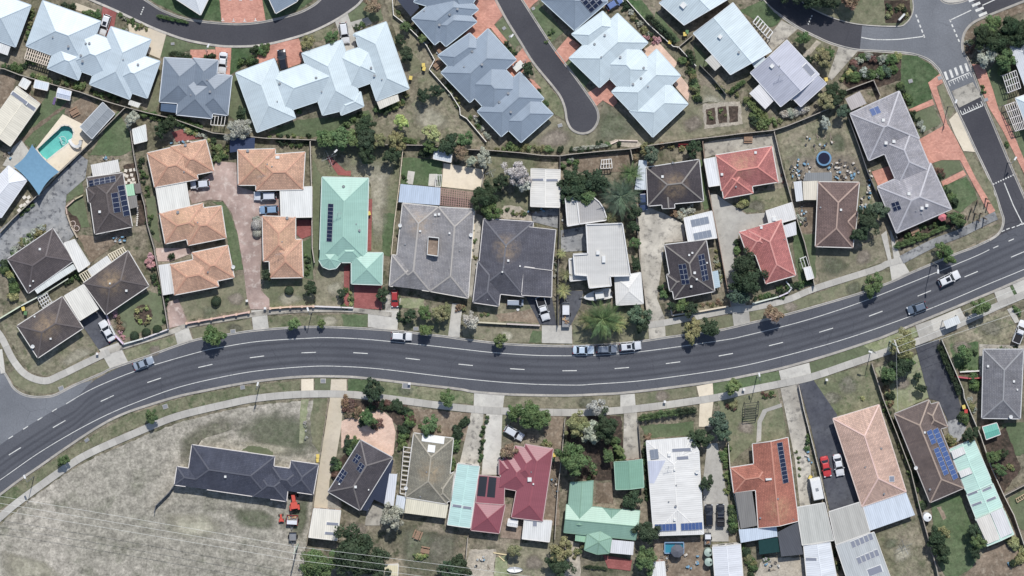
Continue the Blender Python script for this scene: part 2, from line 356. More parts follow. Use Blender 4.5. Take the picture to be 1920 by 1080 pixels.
def patch(name, kind, pts, z=None, holes=(), jit=True, smooth=False):
    PC[0] += 1
    if smooth: pts = smooth_pl(list(pts) + [pts[0]], 5)[:-1]
    if kind in ORG and jit: pts = jitter_poly(pts)
    zz = level(LAYER[kind], pts) if z is None else z
    bm = bmesh.new(); fill(bm, [[(*W(*p), zz) for p in pts]] + [[(*W(*p), zz) for p in h] for h in holes])
    me = bpy.data.meshes.new(name); bm.to_mesh(me); bm.free(); me.materials.append(M[kind])
    o = bpy.data.objects.new(name, me); COL.objects.link(o); o['kind'] = 'structure'; return o
def soft(name, kind, pts, z):
    """irregular ground patch whose edge frays into what lies below"""
    pts = smooth_pl(list(pts) + [pts[0]], 5)[:-1]; cx = sum(p[0] for p in pts) / len(pts); cy = sum(p[1] for p in pts) / len(pts); n = len(pts); V = []; E = []; F = []
    for k, e in ((.5, 1.0), (.8, .5), (1.12, 0.0)):
        for p in pts: V.append((*W(cx + (p[0] - cx) * k, cy + (p[1] - cy) * k), z)); E.append(e)
    F.append(tuple(range(n)))
    for r in range(2):
        for i in range(n): j = (i + 1) % n; F.append((r * n + i, (r + 1) * n + i, (r + 1) * n + j, r * n + j))
    me = bpy.data.meshes.new(name); me.from_pydata(V, [], F); me.attributes.new('edge', 'FLOAT', 'POINT').data.foreach_set('value', E); me.materials.append(M[kind]); me.update()
    o = bpy.data.objects.new(name, me); COL.objects.link(o); o['kind'] = 'structure'
def ribbon(name, mat, pts, wpx, z, parent=None, sm=True, struct=True, h=None):
    if sm: pts = smooth_pl(pts, 5)
    A, B = offset_pl(pts, wpx / 2), offset_pl(pts, -wpx / 2); mb = MB(); run = 0
    for i in range(len(pts) - 1):
        L = math.hypot(pts[i + 1][0] - pts[i][0], pts[i + 1][1] - pts[i][1]) * S
        q = [W(*A[i]), W(*B[i]), W(*B[i + 1]), W(*A[i + 1])]
        a = sum(q[k][0] * q[(k + 1) % 4][1] - q[(k + 1) % 4][0] * q[k][1] for k in range(4))
        uv = [(0, run), (1, run), (1, run + L), (0, run + L)]; P = [(*p, z) for p in q]
        if a < 0: P.reverse(); uv.reverse()
        mb.face(P, uv)
        if h:
            for s_ in (A, B):
                p, r = W(*s_[i]), W(*s_[i + 1]); mb.face([(*p, z - h), (*r, z - h), (*r, z), (*p, z)])
        run += L
    o = mb.build(name, mat, parent)
    if struct and not parent: o['kind'] = 'structure'
    return o
# ================================================================= ground, roads, kerbs, paving
POOL = [(136, 240), (139, 248), (137, 258), (131, 267), (120, 276), (108, 285), (97, 294), (88, 301), (79, 294), (71, 284), (69, 279), (85, 264), (100, 250), (108, 243), (114, 236), (121, 234), (130, 235)]
bm = bmesh.new()
G = 4000
fill(bm, [[(-G, -G, 0), (G, -G, 0), (G, G, 0), (-G, G, 0)], [(*W(*p), 0) for p in POOL]])
me = bpy.data.meshes.new('ground'); bm.to_mesh(me); bm.free(); me.materials.append(M['yard'])
o = bpy.data.objects.new('ground', me); COL.objects.link(o); o['kind'] = 'structure'

NK = [(140, 722), (191, 700), (207, 692), (250, 677), (280, 667), (332, 648), (372, 636), (422, 628), (475, 620), (535, 615), (580, 613), (640, 614), (740, 620), (790, 626), (835, 631), (875, 637), (950, 645), (1015, 648), (1072, 649), (1120, 647), (1200, 640), (1247, 633), (1277, 629), (1345, 620), (1405, 606), (1432, 600), (1470, 591), (1545, 570), (1615, 549), (1670, 529), (1707, 512), (1747, 495), (1795, 475), (1825, 464), (1855, 450)]
NKCORNER = [(1855, 450), (1866, 443), (1875, 434), (1880, 422), (1881, 410), (1877, 397), (1860, 347), (1830, 283), (1812, 244), (1792, 202), (1765, 140), (1755, 125), (1740, 112), (1717, 103), (1692, 99), (1645, 96), (1602, 93), (1560, 82), (1530, 69), (1495, 51), (1467, 32), (1445, 15), (1425, -6), (1410, -30)]
SWCORNER = [(-40, 650), (-10, 680), (5, 695), (14, 708), (25, 727), (42, 739), (62, 744), (85, 744), (105, 740), (140, 722)]
SK = [(-50, 960), (0, 927), (33, 902), (77, 872), (130, 835), (187, 798), (233, 775), (283, 758), (333, 743), (380, 733), (435, 722), (485, 714), (565, 706), (650, 706), (715, 712), (772, 719), (860, 729), (887, 734), (950, 739), (1025, 741), (1077, 741), (1120, 739), (1160, 737), (1227, 730), (1305, 720), (1360, 712), (1395, 705), (1457, 692), (1520, 675), (1570, 660), (1640, 637), (1657, 631), (1715, 607), (1800, 572), (1865, 545), (1920, 521), (1990, 490)]
NEX = [(-50, 873), (20, 820), (102, 769), (140, 750)] # notional north edge through the junction
def interp(pl, x):
    for a, b in zip(pl, pl[1:]):
        if a[0] <= x <= b[0]: return a[1] + (b[1] - a[1]) * (x - a[0]) / (b[0] - a[0] + 1e-9)
    return pl[0][1] if x < pl[0][0] else pl[-1][1]
NFULL = smooth_pl(NEX + [(175, 722 - 8)] + NK[3:] + [(1920, 421), (1990, 390)], 4); SFULL = smooth_pl(SK, 4)
mb = MB(); xs = list(range(-50, 1991, 12)); run = 0
for a, b in zip(xs, xs[1:]):
    q = []
    for x in (a, b):
        n, s_ = interp(NFULL, x), interp(SFULL, x + (0))
        q.append([(x, n + (s_ - n) * k / 8) for k in range(9)])
    for k in range(8):
        P = [q[0][k + 1], q[1][k + 1], q[1][k], q[0][k]]
        mb.face([(*W(*p), .03) for p in P], [((k + 1) / 8, a * S), ((k + 1) / 8, b * S), (k / 8, b * S), (k / 8, a * S)])
main_road = mb.build('main_road', 'asphalt'); main_road['kind'] = 'structure'
def road_patch(name, mat, pts, z):
    bm = bmesh.new(); fill(bm, [[(*W(*p), z) for p in pts]]); me = bpy.data.meshes.new(name); bm.to_mesh(me); bm.free(); me.materials.append(M[mat])
    o = bpy.data.objects.new(name, me); COL.objects.link(o); o['kind'] = 'structure'; return o
side_road = road_patch('side_road', 'asphalt_old', smooth_pl(SWCORNER, 4) + [(175, 712), (140, 752), (102, 770), (20, 821), (-60, 876)], .022)
EK = [(1925, 380), (1890, 300), (1865, 240), (1840, 180), (1817, 117), (1807, 100), (1804, 85), (1806, 68), (1812, 55), (1825, 42), (1850, 30), (1920, 2), (1990, -25)]
junction_road = road_patch('junction_road', 'asphalt_old', smooth_pl(NKCORNER, 3)[6:] + [(1500, -60), (1990, -60)] + smooth_pl(EK, 3)[::-1] + [(1960, 412), (1872, 445)], .018)
r2 = road_patch('road_surface', 'asphalt_dark', [(1786, 196), (1841, 181), (1890, 300), (1930, 392), (1960, 412), (1872, 445), (1881, 410), (1860, 347), (1830, 283)], .024)
r3 = road_patch('road_surface', 'asphalt_dark', [(1425, -10), (1445, 15), (1467, 32), (1495, 51), (1530, 69), (1560, 82), (1612, 93), (1617, 44), (1570, 35), (1527, 17), (1500, -10)], .024)
r4 = road_patch('road_surface', 'asphalt_dark', [(1812, -10), (1850, 30), (1920, 2), (1990, -30), (1990, -60), (1800, -50)], .024)
TLS = [(150, -12), (170, -1), (195, 10), (220, 21), (282, 50), (320, 65), (355, 76), (405, 85), (435, 87), (475, 86), (510, 81), (560, 68), (597, 54), (635, 34), (667, 12), (680, -2), (690, -15)]
TLN = [(255, -12), (280, 5), (305, 20), (342, 34), (375, 40), (417, 44), (455, 45), (500, 40), (555, 26), (585, 12), (600, 0), (610, -12)]
top_road = road_patch('crescent_road', 'asphalt_dark', smooth_pl(TLS, 4) + smooth_pl(TLN, 4)[::-1], .03)
CUL_L = [(922, -16), (930, 0), (950, 37), (975, 77), (1000, 117), (1037, 162), (1052, 183), (1060, 205), (1063, 225), (1071, 241), (1085, 249), (1100, 249), (1113, 241), (1121, 226), (1121, 211), (1115, 197), (1100, 175), (1075, 140), (1057, 117), (1032, 82), (990, 17), (979, 0), (969, -16)]
cul = road_patch('cul_de_sac', 'asphalt_dark', smooth_pl(CUL_L, 4), .03)
ISL1 = [(1490, -14), (1502, 0), (1527, 17), (1570, 35), (1617, 45), (1682, 48), (1698, 42), (1708, 28), (1711, 12), (1707, -14)]
ISL2 = [(1758, -12), (1766, 1), (1778, 6), (1795, 5), (1812, 0), (1826, -12)]
isl = road_patch('traffic_island', 'lawn', smooth_pl(ISL1, 4), .10); isl2 = road_patch('traffic_island', 'concrete', smooth_pl(ISL2, 4), .10)

def kerb(pts, n=5, side=1):
    """raised kerb with a flat gutter channel on the road side"""
    pts = smooth_pl(pts, n); mb = MB()
    a, b, c = offset_pl(pts, -2.3 * side), offset_pl(pts, -0.7 * side), offset_pl(pts, 2.0 * side)
    for i in range(len(pts) - 1):
        A = [(*W(*a[i]), .2), (*W(*a[i + 1]), .2)]; B = [(*W(*b[i]), .2), (*W(*b[i + 1]), .2)]
        B0 = [(*W(*b[i]), .045), (*W(*b[i + 1]), .045)]; C_ = [(*W(*c[i]), .038), (*W(*c[i + 1]), .038)]
        A0 = [(*W(*a[i]), 0), (*W(*a[i + 1]), 0)]
        for q in ((A0[0], A0[1], A[1], A[0]), (A[0], A[1], B[1], B[0]), (B[0], B[1], B0[1], B0[0]), (B0[0], B0[1], C_[1], C_[0])): mb.face(q)
    o = mb.build('kerb', 'kerbconc'); o['kind'] = 'structure'
for pl, sd_ in ((SWCORNER + NK[1:], 1), (NKCORNER, -1), (SK, -1), (EK, -1), (TLS, -1), (TLN, 1), (CUL_L, -1), (ISL1, -1), (ISL2, 1)): kerb(pl, 5, sd_)

# ---- painted lines (children of their road)
def paint(parent, a, b, w, z=.042, name='road_marking'):
    dx, dy = b[0] - a[0], b[1] - a[1]; L = math.hypot(dx, dy); nx, ny = -dy / L * w / 2, dx / L * w / 2
    mb = MB(); q = [(a[0] + nx, a[1] + ny), (b[0] + nx, b[1] + ny), (b[0] - nx, b[1] - ny), (a[0] - nx, a[1] - ny)]
    mb.face([(*W(*p), z) for p in q][::-1]); mb.build(name, 'linepaint', parent)
DASH = [(28, 846), (111, 795), (201, 747), (289, 713), (385, 686), (482, 669), (579, 661), (676, 662), (774, 673), (873, 684), (970, 692), (1068, 695), (1166, 690), (1262, 680), (1361, 665), (1455, 645), (1549, 619), (1642, 588), (1733, 550), (1821, 514), (1908, 477)]
for i, p in enumerate(DASH):
    a, b = DASH[max(i - 1, 0)], DASH[min(i + 1, len(DASH) - 1)]; d = math.hypot(b[0] - a[0], b[1] - a[1]); ux, uy = (b[0] - a[0]) / d * 13.5, (b[1] - a[1]) / d * 13.5
    paint(main_road, (p[0] - ux, p[1] - uy), (p[0] + ux, p[1] + uy), 1.5, name='lane_dash')
NL = [(124, 757), (175, 728), (250, 697), (320, 675), (385, 657), (415, 651), (485, 640), (580, 634), (615, 633), (670, 635), (740, 641), (860, 654), (925, 661), (1000, 666), (1060, 667), (1115, 666), (1185, 661), (1265, 651), (1360, 637), (1395, 630), (1495, 605), (1570, 582), (1635, 559), (1650, 553), (1755, 511), (1830, 480), (1855, 468)]
SL = [(-50, 932), (0, 900), (67, 853), (133, 813), (200, 778), (267, 750), (335, 726), (410, 708), (485, 695), (580, 687), (640, 687), (715, 692), (860, 709), (975, 719), (1075, 722), (1115, 720), (1190, 715), (1265, 706), (1360, 692), (1420, 680), (1495, 661), (1570, 640), (1640, 617), (1712, 591), (1775, 566), (1850, 534), (1920, 505), (1990, 474)]
ribbon('edge_line', 'linepaint', NL, 1.15, .041, main_road); ribbon('edge_line', 'linepaint', SL, 1.15, .041, main_road)
for x, y in ((20, 820), (48, 802), (75, 785), (102, 769)): paint(main_road, (x - 4.5, y + 2.8), (x + 4.5, y - 2.8), 1.6, name='give_way_dash')
for x, y in ((1881, 433), (1890, 429), (1900, 426), (1909, 423), (1918, 420)): paint(junction_road, (x - 3, y + 1.2), (x + 3, y - 1.2), 1.8, name='give_way_dash')
for x, y in ((1867, 463), (1896, 450)): paint(main_road, (x - 5, y + 2.2), (x + 5, y - 2.2), 1.6, name='lane_dash')
ribbon('centre_line', 'linepaint', [(1883, 343), (1900, 385), (1917, 419)], 1.8, .036, junction_road, sm=False)
ribbon('stop_line', 'linepaint', [(1912, 421), (1925, 417)], 2.2, .036, junction_road, sm=False)
# dotted kerb-to-kerb marker, zebra crossing, speed-hump teeth
for k in range(9):
    x, y = 1863 + k * 4.6, 345 - k * 2.1; paint(junction_road, (x - 1.2, y + .5), (x + 1.2, y - .5), 2.4, .036, 'marker_square')
for k in range(5):
    x, y = 1774 + k * 9.6, 142 - k * 3.9; paint(junction_road, (x - 2.6, y - 7.5), (x + 2.6, y + 7.5), 4.6, .036, 'crossing_stripe')
def teeth(a, b, n, L):
    paint(junction_road, a, b, 1.6, .036, 'hump_line')
    for k in range(n):
        t = k / (n - 1); x, y = a[0] + (b[0] - a[0]) * t, a[1] + (b[1] - a[1]) * t; l_ = L * (1 if k % 2 == 0 else .55)
        paint(junction_road, (x, y), (x + l_ * .42, y + l_ * .9), 1.3, .040, 'hump_tooth')
teeth((1778, 153), (1818, 136), 11, 9); teeth((1804, 215), (1843, 198), 11, -9)
road_patch('speed_hump', 'oldconcrete', [(1784, 171), (1824, 154), (1840, 181), (1798, 202)], .05)
for k in range(5):
    x, y = 1718 + k * 3.6, 30 + k * 9.4; paint(junction_road, (x - 1, y - 2.8), (x + 1.2, y + 2.8), 2.6, .036, 'give_way_dash')
for k in range(5):
    x, y = 1781.5 + k * 4, 39 + k * 9.2; paint(junction_road, (x - 1, y - 2.6), (x + 1.2, y + 2.6), 2.6, .036, 'give_way_dash')
ribbon('centre_line', 'linepaint', [(1615, 70), (1640, 74), (1680, 74), (1710, 71), (1733, 68)], 1.7, .036, junction_road)
ribbon('centre_line', 'linepaint', [(1781, 38), (1800, 29), (1821, 19)], 1.7, .036, junction_road, sm=False)
ribbon('centre_line', 'linepaint', [(1842, 10), (1866, -1), (1890, -14)], 1.7, .036, junction_road, sm=False)
for k in range(4):
    x, y = 1824 + k * 6.3, -1 + k * 9.2; paint(junction_road, (x - 7.5, y + 3.2), (x + 7.5, y - 3.2), 5, .036, 'crossing_stripe')
for k in range(4):
    paint(top_road, (268.5 - k * 1.6, 13.5 + k * 4), (270 - k * 1.6, 15 + k * 4), 2.6, .036, 'hump_mark')
    paint(junction_road, (1521 - k * 2.2, 29.5 + k * 5), (1523 - k * 2.2, 30.5 + k * 5), 2.8, .036, 'hump_mark')

# ---- footpaths
def path(pts, w=13, mat='pathconc', z=.182): return ribbon('footpath', mat, pts, w, z)
FPS = [(-50, 1012), (0, 970), (33, 942), (113, 884), (167, 850), (267, 806), (333, 780), (427, 757), (485, 746), (565, 739), (650, 739), (720, 746), (802, 757), (887, 767), (962, 771), (1095, 773), (1202, 765), (1305, 751), (1360, 742), (1395, 733), (1460, 720), (1520, 707), (1600, 680), (1662, 659), (1720, 640), (1770, 620), (1820, 597), (1865, 576), (1920, 552), (1990, 520)]
path(FPS, 13.5)
path([(-30, 600), (0, 628), (25, 675), (50, 703), (84, 714), (112, 704), (155, 683), (205, 659)], 13)
path([(205, 659), (232, 650), (322, 622), (355, 610), (467, 591), (510, 585), (580, 581), (660, 581), (735, 590)], 9, 'oldconcrete', .176)
path([(1212, 610), (1262, 602), (1365, 582), (1410, 577), (1475, 562), (1530, 540), (1640, 505), (1662, 495), (1690, 487)], 12)
path([(1690, 487), (1750, 456), (1800, 437), (1850, 412), (1868, 404)], 16, 'stampedgrey', .188)
path([(0, 655), (6, 700)], 9, 'concrete', .194)

# ---- yards, lawns, drives (photo pixels)
P = patch
P('paddock', 'paddock', [(-90, 1050), (0, 983), (60, 935), (120, 890), (180, 856), (270, 818), (340, 790), (430, 768), (500, 757), (566, 752), (612, 752), (606, 830), (596, 880), (584, 960), (572, 1030), (560, 1180), (-90, 1180)])
for nm, kd, q in (('grass_patch', 'soft_green', [(430, 800), (480, 772), (560, 770), (600, 800), (598, 850), (540, 860), (470, 840)]), ('grass_patch', 'soft_dry', [(330, 830), (380, 790), (440, 775), (450, 800), (370, 830), (340, 900)]), ('worn_patch', 'soft_pale', [(440, 825), (500, 830), (560, 842), (530, 858), (470, 846)]), ('grass_patch', 'soft_green', [(430, 950), (500, 955), (520, 990), (450, 990)]), ('worn_patch', 'soft_pale', [(300, 960), (400, 965), (420, 1000), (330, 1010)]), ('worn_patch', 'soft_pale', [(0, 1030), (80, 1050), (120, 1085), (10, 1085)]), ('grass_patch', 'soft_green', [(545, 940), (580, 930), (572, 1000), (548, 1010)])): soft(nm, kd, q, .016 + .003 * PC[0]); PC[0] += 1
PC[0] = 40
for nm, kd, q in (('grass_patch', 'soft_green', [(745, 985), (800, 990), (850, 1010), (820, 1070), (750, 1060)]), ('worn_patch', 'soft_dry', [(800, 1000), (860, 1000), (850, 1070), (800, 1060)]), ('worn_patch', 'soft_dirt', [(650, 975), (690, 985), (680, 1010), (645, 1005)])): soft(nm, kd, q, .016 + .003 * (PC[0] - 40)); PC[0] += 1
P('grass_patch', 'lush', [(455, 844), (470, 836), (500, 841), (512, 851), (495, 853)], smooth=True)
P('worn_track', 'palegrass', [(566, 750), (578, 748), (575, 790), (568, 830), (560, 832), (562, 780)])
P('grass_patch', 'lawn', [(588, 748), (615, 746), (608, 800), (600, 850), (585, 830), (582, 780)])
# south verge
P('verge', 'lawn', [(-40, 955), (33, 908), (130, 842), (240, 778), (333, 748), (435, 727), (562, 712), (562, 733), (480, 738), (333, 772), (262, 798), (160, 845), (70, 907), (-40, 985)])
P('verge', 'drylawn', [(100, 868), (190, 805), (300, 760), (300, 775), (240, 805), (150, 850)])
for q, k in (([(590, 710), (620, 710), (620, 733), (590, 733)], 'lush'), ([(652, 710), (690, 712), (690, 735), (652, 733)], 'lush'), ([(690, 712), (888, 737), (886, 759), (800, 750), (690, 737)], 'lawn'), ([(945, 742), (1163, 740), (1163, 762), (1050, 766), (945, 763)], 'drylawn'), ([(1191, 738), (1305, 724), (1307, 743), (1192, 760)], 'lawn'), ([(1338, 718), (1460, 695), (1463, 713), (1338, 741)], 'lush'), ([(1518, 680), (1640, 640), (1660, 648), (1640, 660), (1521, 702)], 'lush'), ([(1620, 648), (1715, 612), (1722, 630), (1640, 662)], 'palegrass'), ([(1803, 575), (1862, 551), (1868, 568), (1812, 590)], 'lawn'), ([(1893, 537), (1900, 534), (1908, 551), (1901, 556)], 'lush')): P('verge', k, q)
for q, k in (([(16, 700), (29, 691), (45, 708), (87, 722), (200, 672), (206, 690), (140, 718), (105, 735), (87, 739), (50, 735), (26, 720)], 'lawn'), ([(232, 657), (329, 628), (333, 645), (250, 674), (238, 677)], 'lawn'), ([(359, 616), (470, 598), (473, 617), (420, 625), (363, 637)], 'lawn'), ([(502, 593), (690, 588), (690, 613), (575, 610), (505, 616)], 'lawn'), ([(640, 590), (690, 590), (688, 613), (645, 612)], 'lush'), ([(745, 600), (845, 600), (840, 629), (748, 618)], 'lawn'), ([(867, 612), (1016, 618), (1016, 643), (950, 642), (870, 633)], 'drylawn'), ([(1000, 620), (1016, 620), (1016, 643), (990, 643)], 'lush'), ([(1074, 625), (1215, 605), (1216, 635), (1140, 645), (1074, 646)], 'lawn'), ([(1246, 606), (1375, 590), (1375, 612), (1277, 627), (1248, 630)], 'lawn'), ([(1404, 585), (1500, 560), (1640, 510), (1672, 510), (1670, 527), (1545, 567), (1432, 598), (1408, 602)], 'lawn'), ([(1540, 548), (1672, 512), (1672, 526), (1560, 562)], 'drylawn'), ([(1694, 490), (1760, 468), (1840, 428), (1876, 420), (1870, 435), (1795, 472), (1702, 508)], 'drylawn')): P('verge', k, q)
# north row, left to right
P('lawn', 'drylawn', [(0, 600), (34, 612), (72, 672), (156, 618), (186, 655), (112, 697), (86, 706), (55, 695), (25, 650)])
P('lawn', 'lush', [(212, 578), (280, 545), (303, 556), (311, 608), (235, 634), (220, 605)])
P('driveway', 'drive_asphalt', [(150, 604), (185, 582), (200, 590), (216, 640), (185, 655)]); P('driveway', 'concrete', [(186, 655), (222, 642), (240, 678), (207, 692)])
P('driveway', 'stampedgrey', [(-10, 480), (0, 430), (60, 380), (110, 330), (150, 290), (165, 300), (160, 335), (125, 365), (122, 400), (140, 440), (120, 460), (98, 430), (20, 480), (15, 500), (-10, 505)])
P('lawn', 'lush', [(122, 370), (155, 337), (157, 360), (123, 380)]); P('lawn', 'lush', [(125, 388), (155, 365), (168, 425), (150, 428), (130, 405)])
P('garden_bed', 'mulch', [(126, 395), (148, 410), (152, 428), (145, 438), (130, 415)])
P('yard_dirt', 'dirt', [(145, 440), (180, 442), (246, 428), (232, 448), (170, 492)])
P('lawn', 'lush', [(168, 290), (222, 205), (243, 250), (247, 282), (225, 292)])
P('garden_bed', 'mulch', [(232, 310), (255, 305), (278, 420), (258, 425), (252, 370), (238, 370)])
P('pool_deck', 'cream', [(60, 288), (118, 214), (160, 235), (178, 258), (110, 322), (90, 320)], holes=[POOL]); P('patio', 'concrete', [(25, 275), (40, 262), (60, 290), (40, 320), (5, 310)])
P('lawn', 'lush', [(30, 255), (75, 200), (95, 165), (130, 180), (120, 215), (60, 282), (40, 262)]); P('garden_path', 'dirt', [(28, 272), (60, 240), (118, 198), (126, 190), (130, 196), (118, 206), (64, 246), (36, 278)])
P('patio', 'dirt', [(125, 200), (160, 180), (185, 200), (150, 235), (122, 212)])
P('yard_dirt', 'dirt', [(-10, 140), (30, 140), (20, 200), (-10, 235)])
P('driveway', 'cream', [(240, 44), (282, 53), (312, 64), (300, 110), (276, 100), (283, 75), (243, 62)]); P('driveway', 'redpave', [(193, 12), (219, 23), (214, 50), (196, 72), (186, 55)]); P('patio', 'cream', [(142, 5), (188, 22), (186, 32), (140, 18)])
P('lawn', 'lush', [(300, 108), (312, 66), (355, 80), (404, 88), (404, 96), (360, 94), (320, 105)])
P('lawn', 'lawn', [(285, 180), (297, 120), (300, 190), (290, 215), (275, 205)]); P('lawn', 'lush', [(434, 90), (470, 90), (470, 110), (447, 130), (440, 135), (432, 140)])
P('lawn', 'lush', [(432, 145), (443, 140), (478, 246), (440, 225), (428, 215)])
P('driveway', 'brickpave', [(404, 88), (434, 88), (431, 140), (407, 138)]); P('garden_path', 'brickpave', [(357, 93), (404, 93), (404, 106), (357, 110)])
P('driveway', 'brickpave', [(470, 115), (508, 84), (560, 72), (570, 95), (565, 118), (528, 132), (515, 108), (480, 122)])
P('car_park', 'brickpave', [(411, -12), (416, 42), (455, 44), (498, 38), (490, -12)])
for x, y in ((418, 38), (438, 39), (459, 39), (479, 38)): paint(top_road, (x, y - 4), (x, y + 1), 1.4, .190, 'bay_mark'); paint(top_road, (x - 3, y + 1), (x + 3, y + 1), 1.4, .195, 'bay_mark')
for x, y in ((431, 1), (451, 2), (471, 1)): paint(top_road, (x - 3, y - 1), (x + 3, y - 1), 1.4, .190, 'bay_mark')
P('verge', 'lush', [(280, 0), (300, 10), (345, 30), (415, 40), (410, -10), (290, -10)]); P('verge', 'lush', [(498, 38), (555, 22), (600, -8), (490, -10)])
P('driveway', 'concrete', [(628, 40), (652, 26), (664, 60), (668, 92), (648, 98), (640, 72)]); P('garden_path', 'concrete', [(656, 42), (690, 32), (698, 44), (668, 58)])
P('lawn', 'lush', [(652, 26), (680, 5), (712, 10), (720, 38), (690, 42), (658, 40)]); P('lawn', 'lawn', [(565, 70), (628, 45), (620, 60), (600, 78), (570, 80)])
P('lawn', 'lush', [(555, 225), (600, 220), (640, 220), (690, 205), (700, 225), (640, 240), (585, 258), (500, 250)])
P('park_lawn', 'drylawn', [(700, 230), (760, 205), (790, 180), (775, 120), (740, 60), (722, 0), (735, 0), (800, 110), (860, 215), (910, 270), (880, 280), (760, 265), (700, 255)])
P('park_lawn', 'lawn', [(735, 70), (775, 100), (800, 130), (770, 140)]); soft('worn_patch', 'soft_pale', [(775, 195), (810, 195), (850, 235), (810, 250), (775, 230)], .055)
P('driveway', 'brickpave', [(893, 0), (930, 0), (944, 27), (925, 48), (894, 72), (866, 70), (893, 40), (880, 22)]); P('garden_path', 'brickpave', [(918, 50), (926, 46), (951, 76), (945, 84)])
P('driveway', 'brickpave', [(964, 108), (980, 90), (997, 115), (975, 140), (960, 145), (950, 132)]); P('garden_path', 'brickpave', [(985, 145), (1000, 150), (1014, 165), (1008, 172), (990, 160)])
P('lawn', 'lush', [(928, 46), (945, 32), (975, 82), (965, 92), (950, 75)]); P('verge', 'lawn', [(1000, 125), (1035, 168), (1055, 195), (1058, 225), (1040, 215), (1005, 165)])
P('reserve', 'drylawn', [(978, 270), (1038, 216), (1058, 228), (1075, 248), (1100, 256), (1122, 240), (1130, 195), (1190, 225), (1224, 262), (1290, 200), (1320, 160), (1400, 200), (1425, 235), (1330, 255), (1200, 272), (1060, 285), (960, 282)])
soft('reserve', 'soft_green', [(1112, 252), (1132, 190), (1175, 212), (1200, 245), (1160, 266), (1118, 270)], .055); soft('worn_patch', 'soft_dirt', [(1000, 262), (1045, 235), (1075, 255), (1060, 275), (1010, 276)], .055); soft('worn_patch', 'soft_pale', [(1400, 205), (1330, 175), (1300, 200), (1330, 190)], .055); P('garden_path', 'gravel', [(1140, 268), (1155, 262), (1195, 263), (1205, 272), (1180, 277), (1160, 272)])
P('driveway', 'brickpave', [(1040, 98), (1066, 68), (1088, 85), (1067, 110), (1057, 120)]); P('driveway', 'brickpave', [(1102, 174), (1142, 148), (1156, 160), (1148, 172), (1158, 192), (1150, 200), (1130, 188), (1117, 200)])
P('patio', 'peachpave', [(1205, 95), (1232, 76), (1270, 118), (1264, 128), (1232, 95), (1214, 106)]); P('patio', 'peachpave', [(1260, 155), (1276, 142), (1294, 165), (1290, 190)])
P('driveway', 'brickpave', [(980, 0), (1010, 0), (1000, 8), (992, 17)]); P('lawn', 'lush', [(992, 20), (1012, 8), (1040, 40), (1058, 60), (1034, 80)]); P('lawn', 'lush', [(1060, 118), (1068, 112), (1106, 150), (1095, 165)])
P('lawn', 'lush', [(1230, 20), (1250, 45), (1275, 75), (1262, 85), (1225, 45)]); P('lawn', 'lush', [(1300, 80), (1330, 110), (1335, 125), (1305, 125)]); P('lawn', 'lush', [(1170, 0), (1205, 0), (1225, 30), (1210, 40)])
P('vegetable_plot', 'gravel', [(1317, 195), (1388, 189), (1392, 233), (1321, 241)])
for q in ([(1323, 204), (1341, 202), (1343, 232), (1325, 234)], [(1345, 202), (1362, 200), (1364, 230), (1347, 232)], [(1366, 200), (1383, 198), (1385, 227), (1368, 229)]): P('garden_bed', 'mulch', q)
P('verge', 'lush', [(1385, 20), (1430, 0), (1465, 36), (1448, 52), (1420, 40)]); P('driveway', 'oldconcrete', [(1436, 75), (1465, 38), (1496, 54), (1475, 72), (1448, 95)]); P('driveway', 'oldconcrete', [(1552, 145), (1572, 88), (1608, 96), (1560, 150)])
P('lawn', 'drylawn', [(1478, 70), (1497, 56), (1572, 88), (1552, 145), (1535, 135), (1500, 95)]); P('garden_path', 'gravel', [(1504, 104), (1530, 76), (1540, 80), (1511, 108)])
P('garden_bed', 'mulch', [(1572, 150), (1610, 97), (1690, 102), (1688, 150), (1640, 165), (1600, 170)]); P('lawn', 'lush', [(1690, 104), (1720, 105), (1750, 125), (1762, 140), (1740, 155), (1748, 185), (1705, 205), (1688, 165)])
P('footpath', 'brickpave', [(1740, 155), (1762, 138), (1768, 155), (1756, 162), (1776, 232), (1790, 255), (1830, 335), (1866, 395), (1855, 402), (1800, 300), (1765, 300), (1736, 310), (1722, 262), (1770, 235)])
P('garden_path', 'brickpave', [(1704, 205), (1748, 186), (1752, 196), (1708, 213)]); P('garden_path', 'brickpave', [(1765, 340), (1806, 319), (1812, 328), (1768, 350)])
P('lawn', 'lush', [(1710, 213), (1750, 198), (1765, 230), (1722, 255)]); P('lawn', 'lush', [(1750, 305), (1792, 290), (1805, 317), (1764, 338)]); P('lawn', 'lush', [(1768, 350), (1812, 330), (1834, 372), (1800, 400), (1785, 390)])
P('driveway', 'cream', [(1779, 225), (1794, 210), (1828, 285), (1806, 283), (1790, 252)]); P('verge', 'lawn', [(1757, 165), (1768, 158), (1790, 205), (1780, 222)]); P('verge', 'lawn', [(1806, 285), (1822, 286), (1862, 352), (1875, 398), (1862, 402), (1835, 345)])
P('verge', 'drylawn', [(1820, 118), (1845, 130), (1868, 195), (1880, 235), (1920, 330), (1920, 350), (1892, 292), (1842, 180)]); P('footpath', 'brickpave', [(1822, 120), (1845, 122), (1862, 170), (1872, 205), (1895, 240), (1925, 310), (1925, 335), (1880, 245), (1853, 200)])
P('lawn', 'lush', [(1848, 135), (1870, 115), (1895, 150), (1888, 195), (1872, 200)]); P('lawn', 'lush', [(1900, 245), (1930, 235), (1930, 305), (1920, 300)]); P('verge', 'dirt', [(1808, 60), (1850, 33), (1920, 6), (1920, 20), (1840, 60), (1822, 110), (1812, 105)])
P('island_bed', 'mulch', [(1658, 0), (1705, 0), (1708, 28), (1690, 44), (1660, 44)], z=.112)
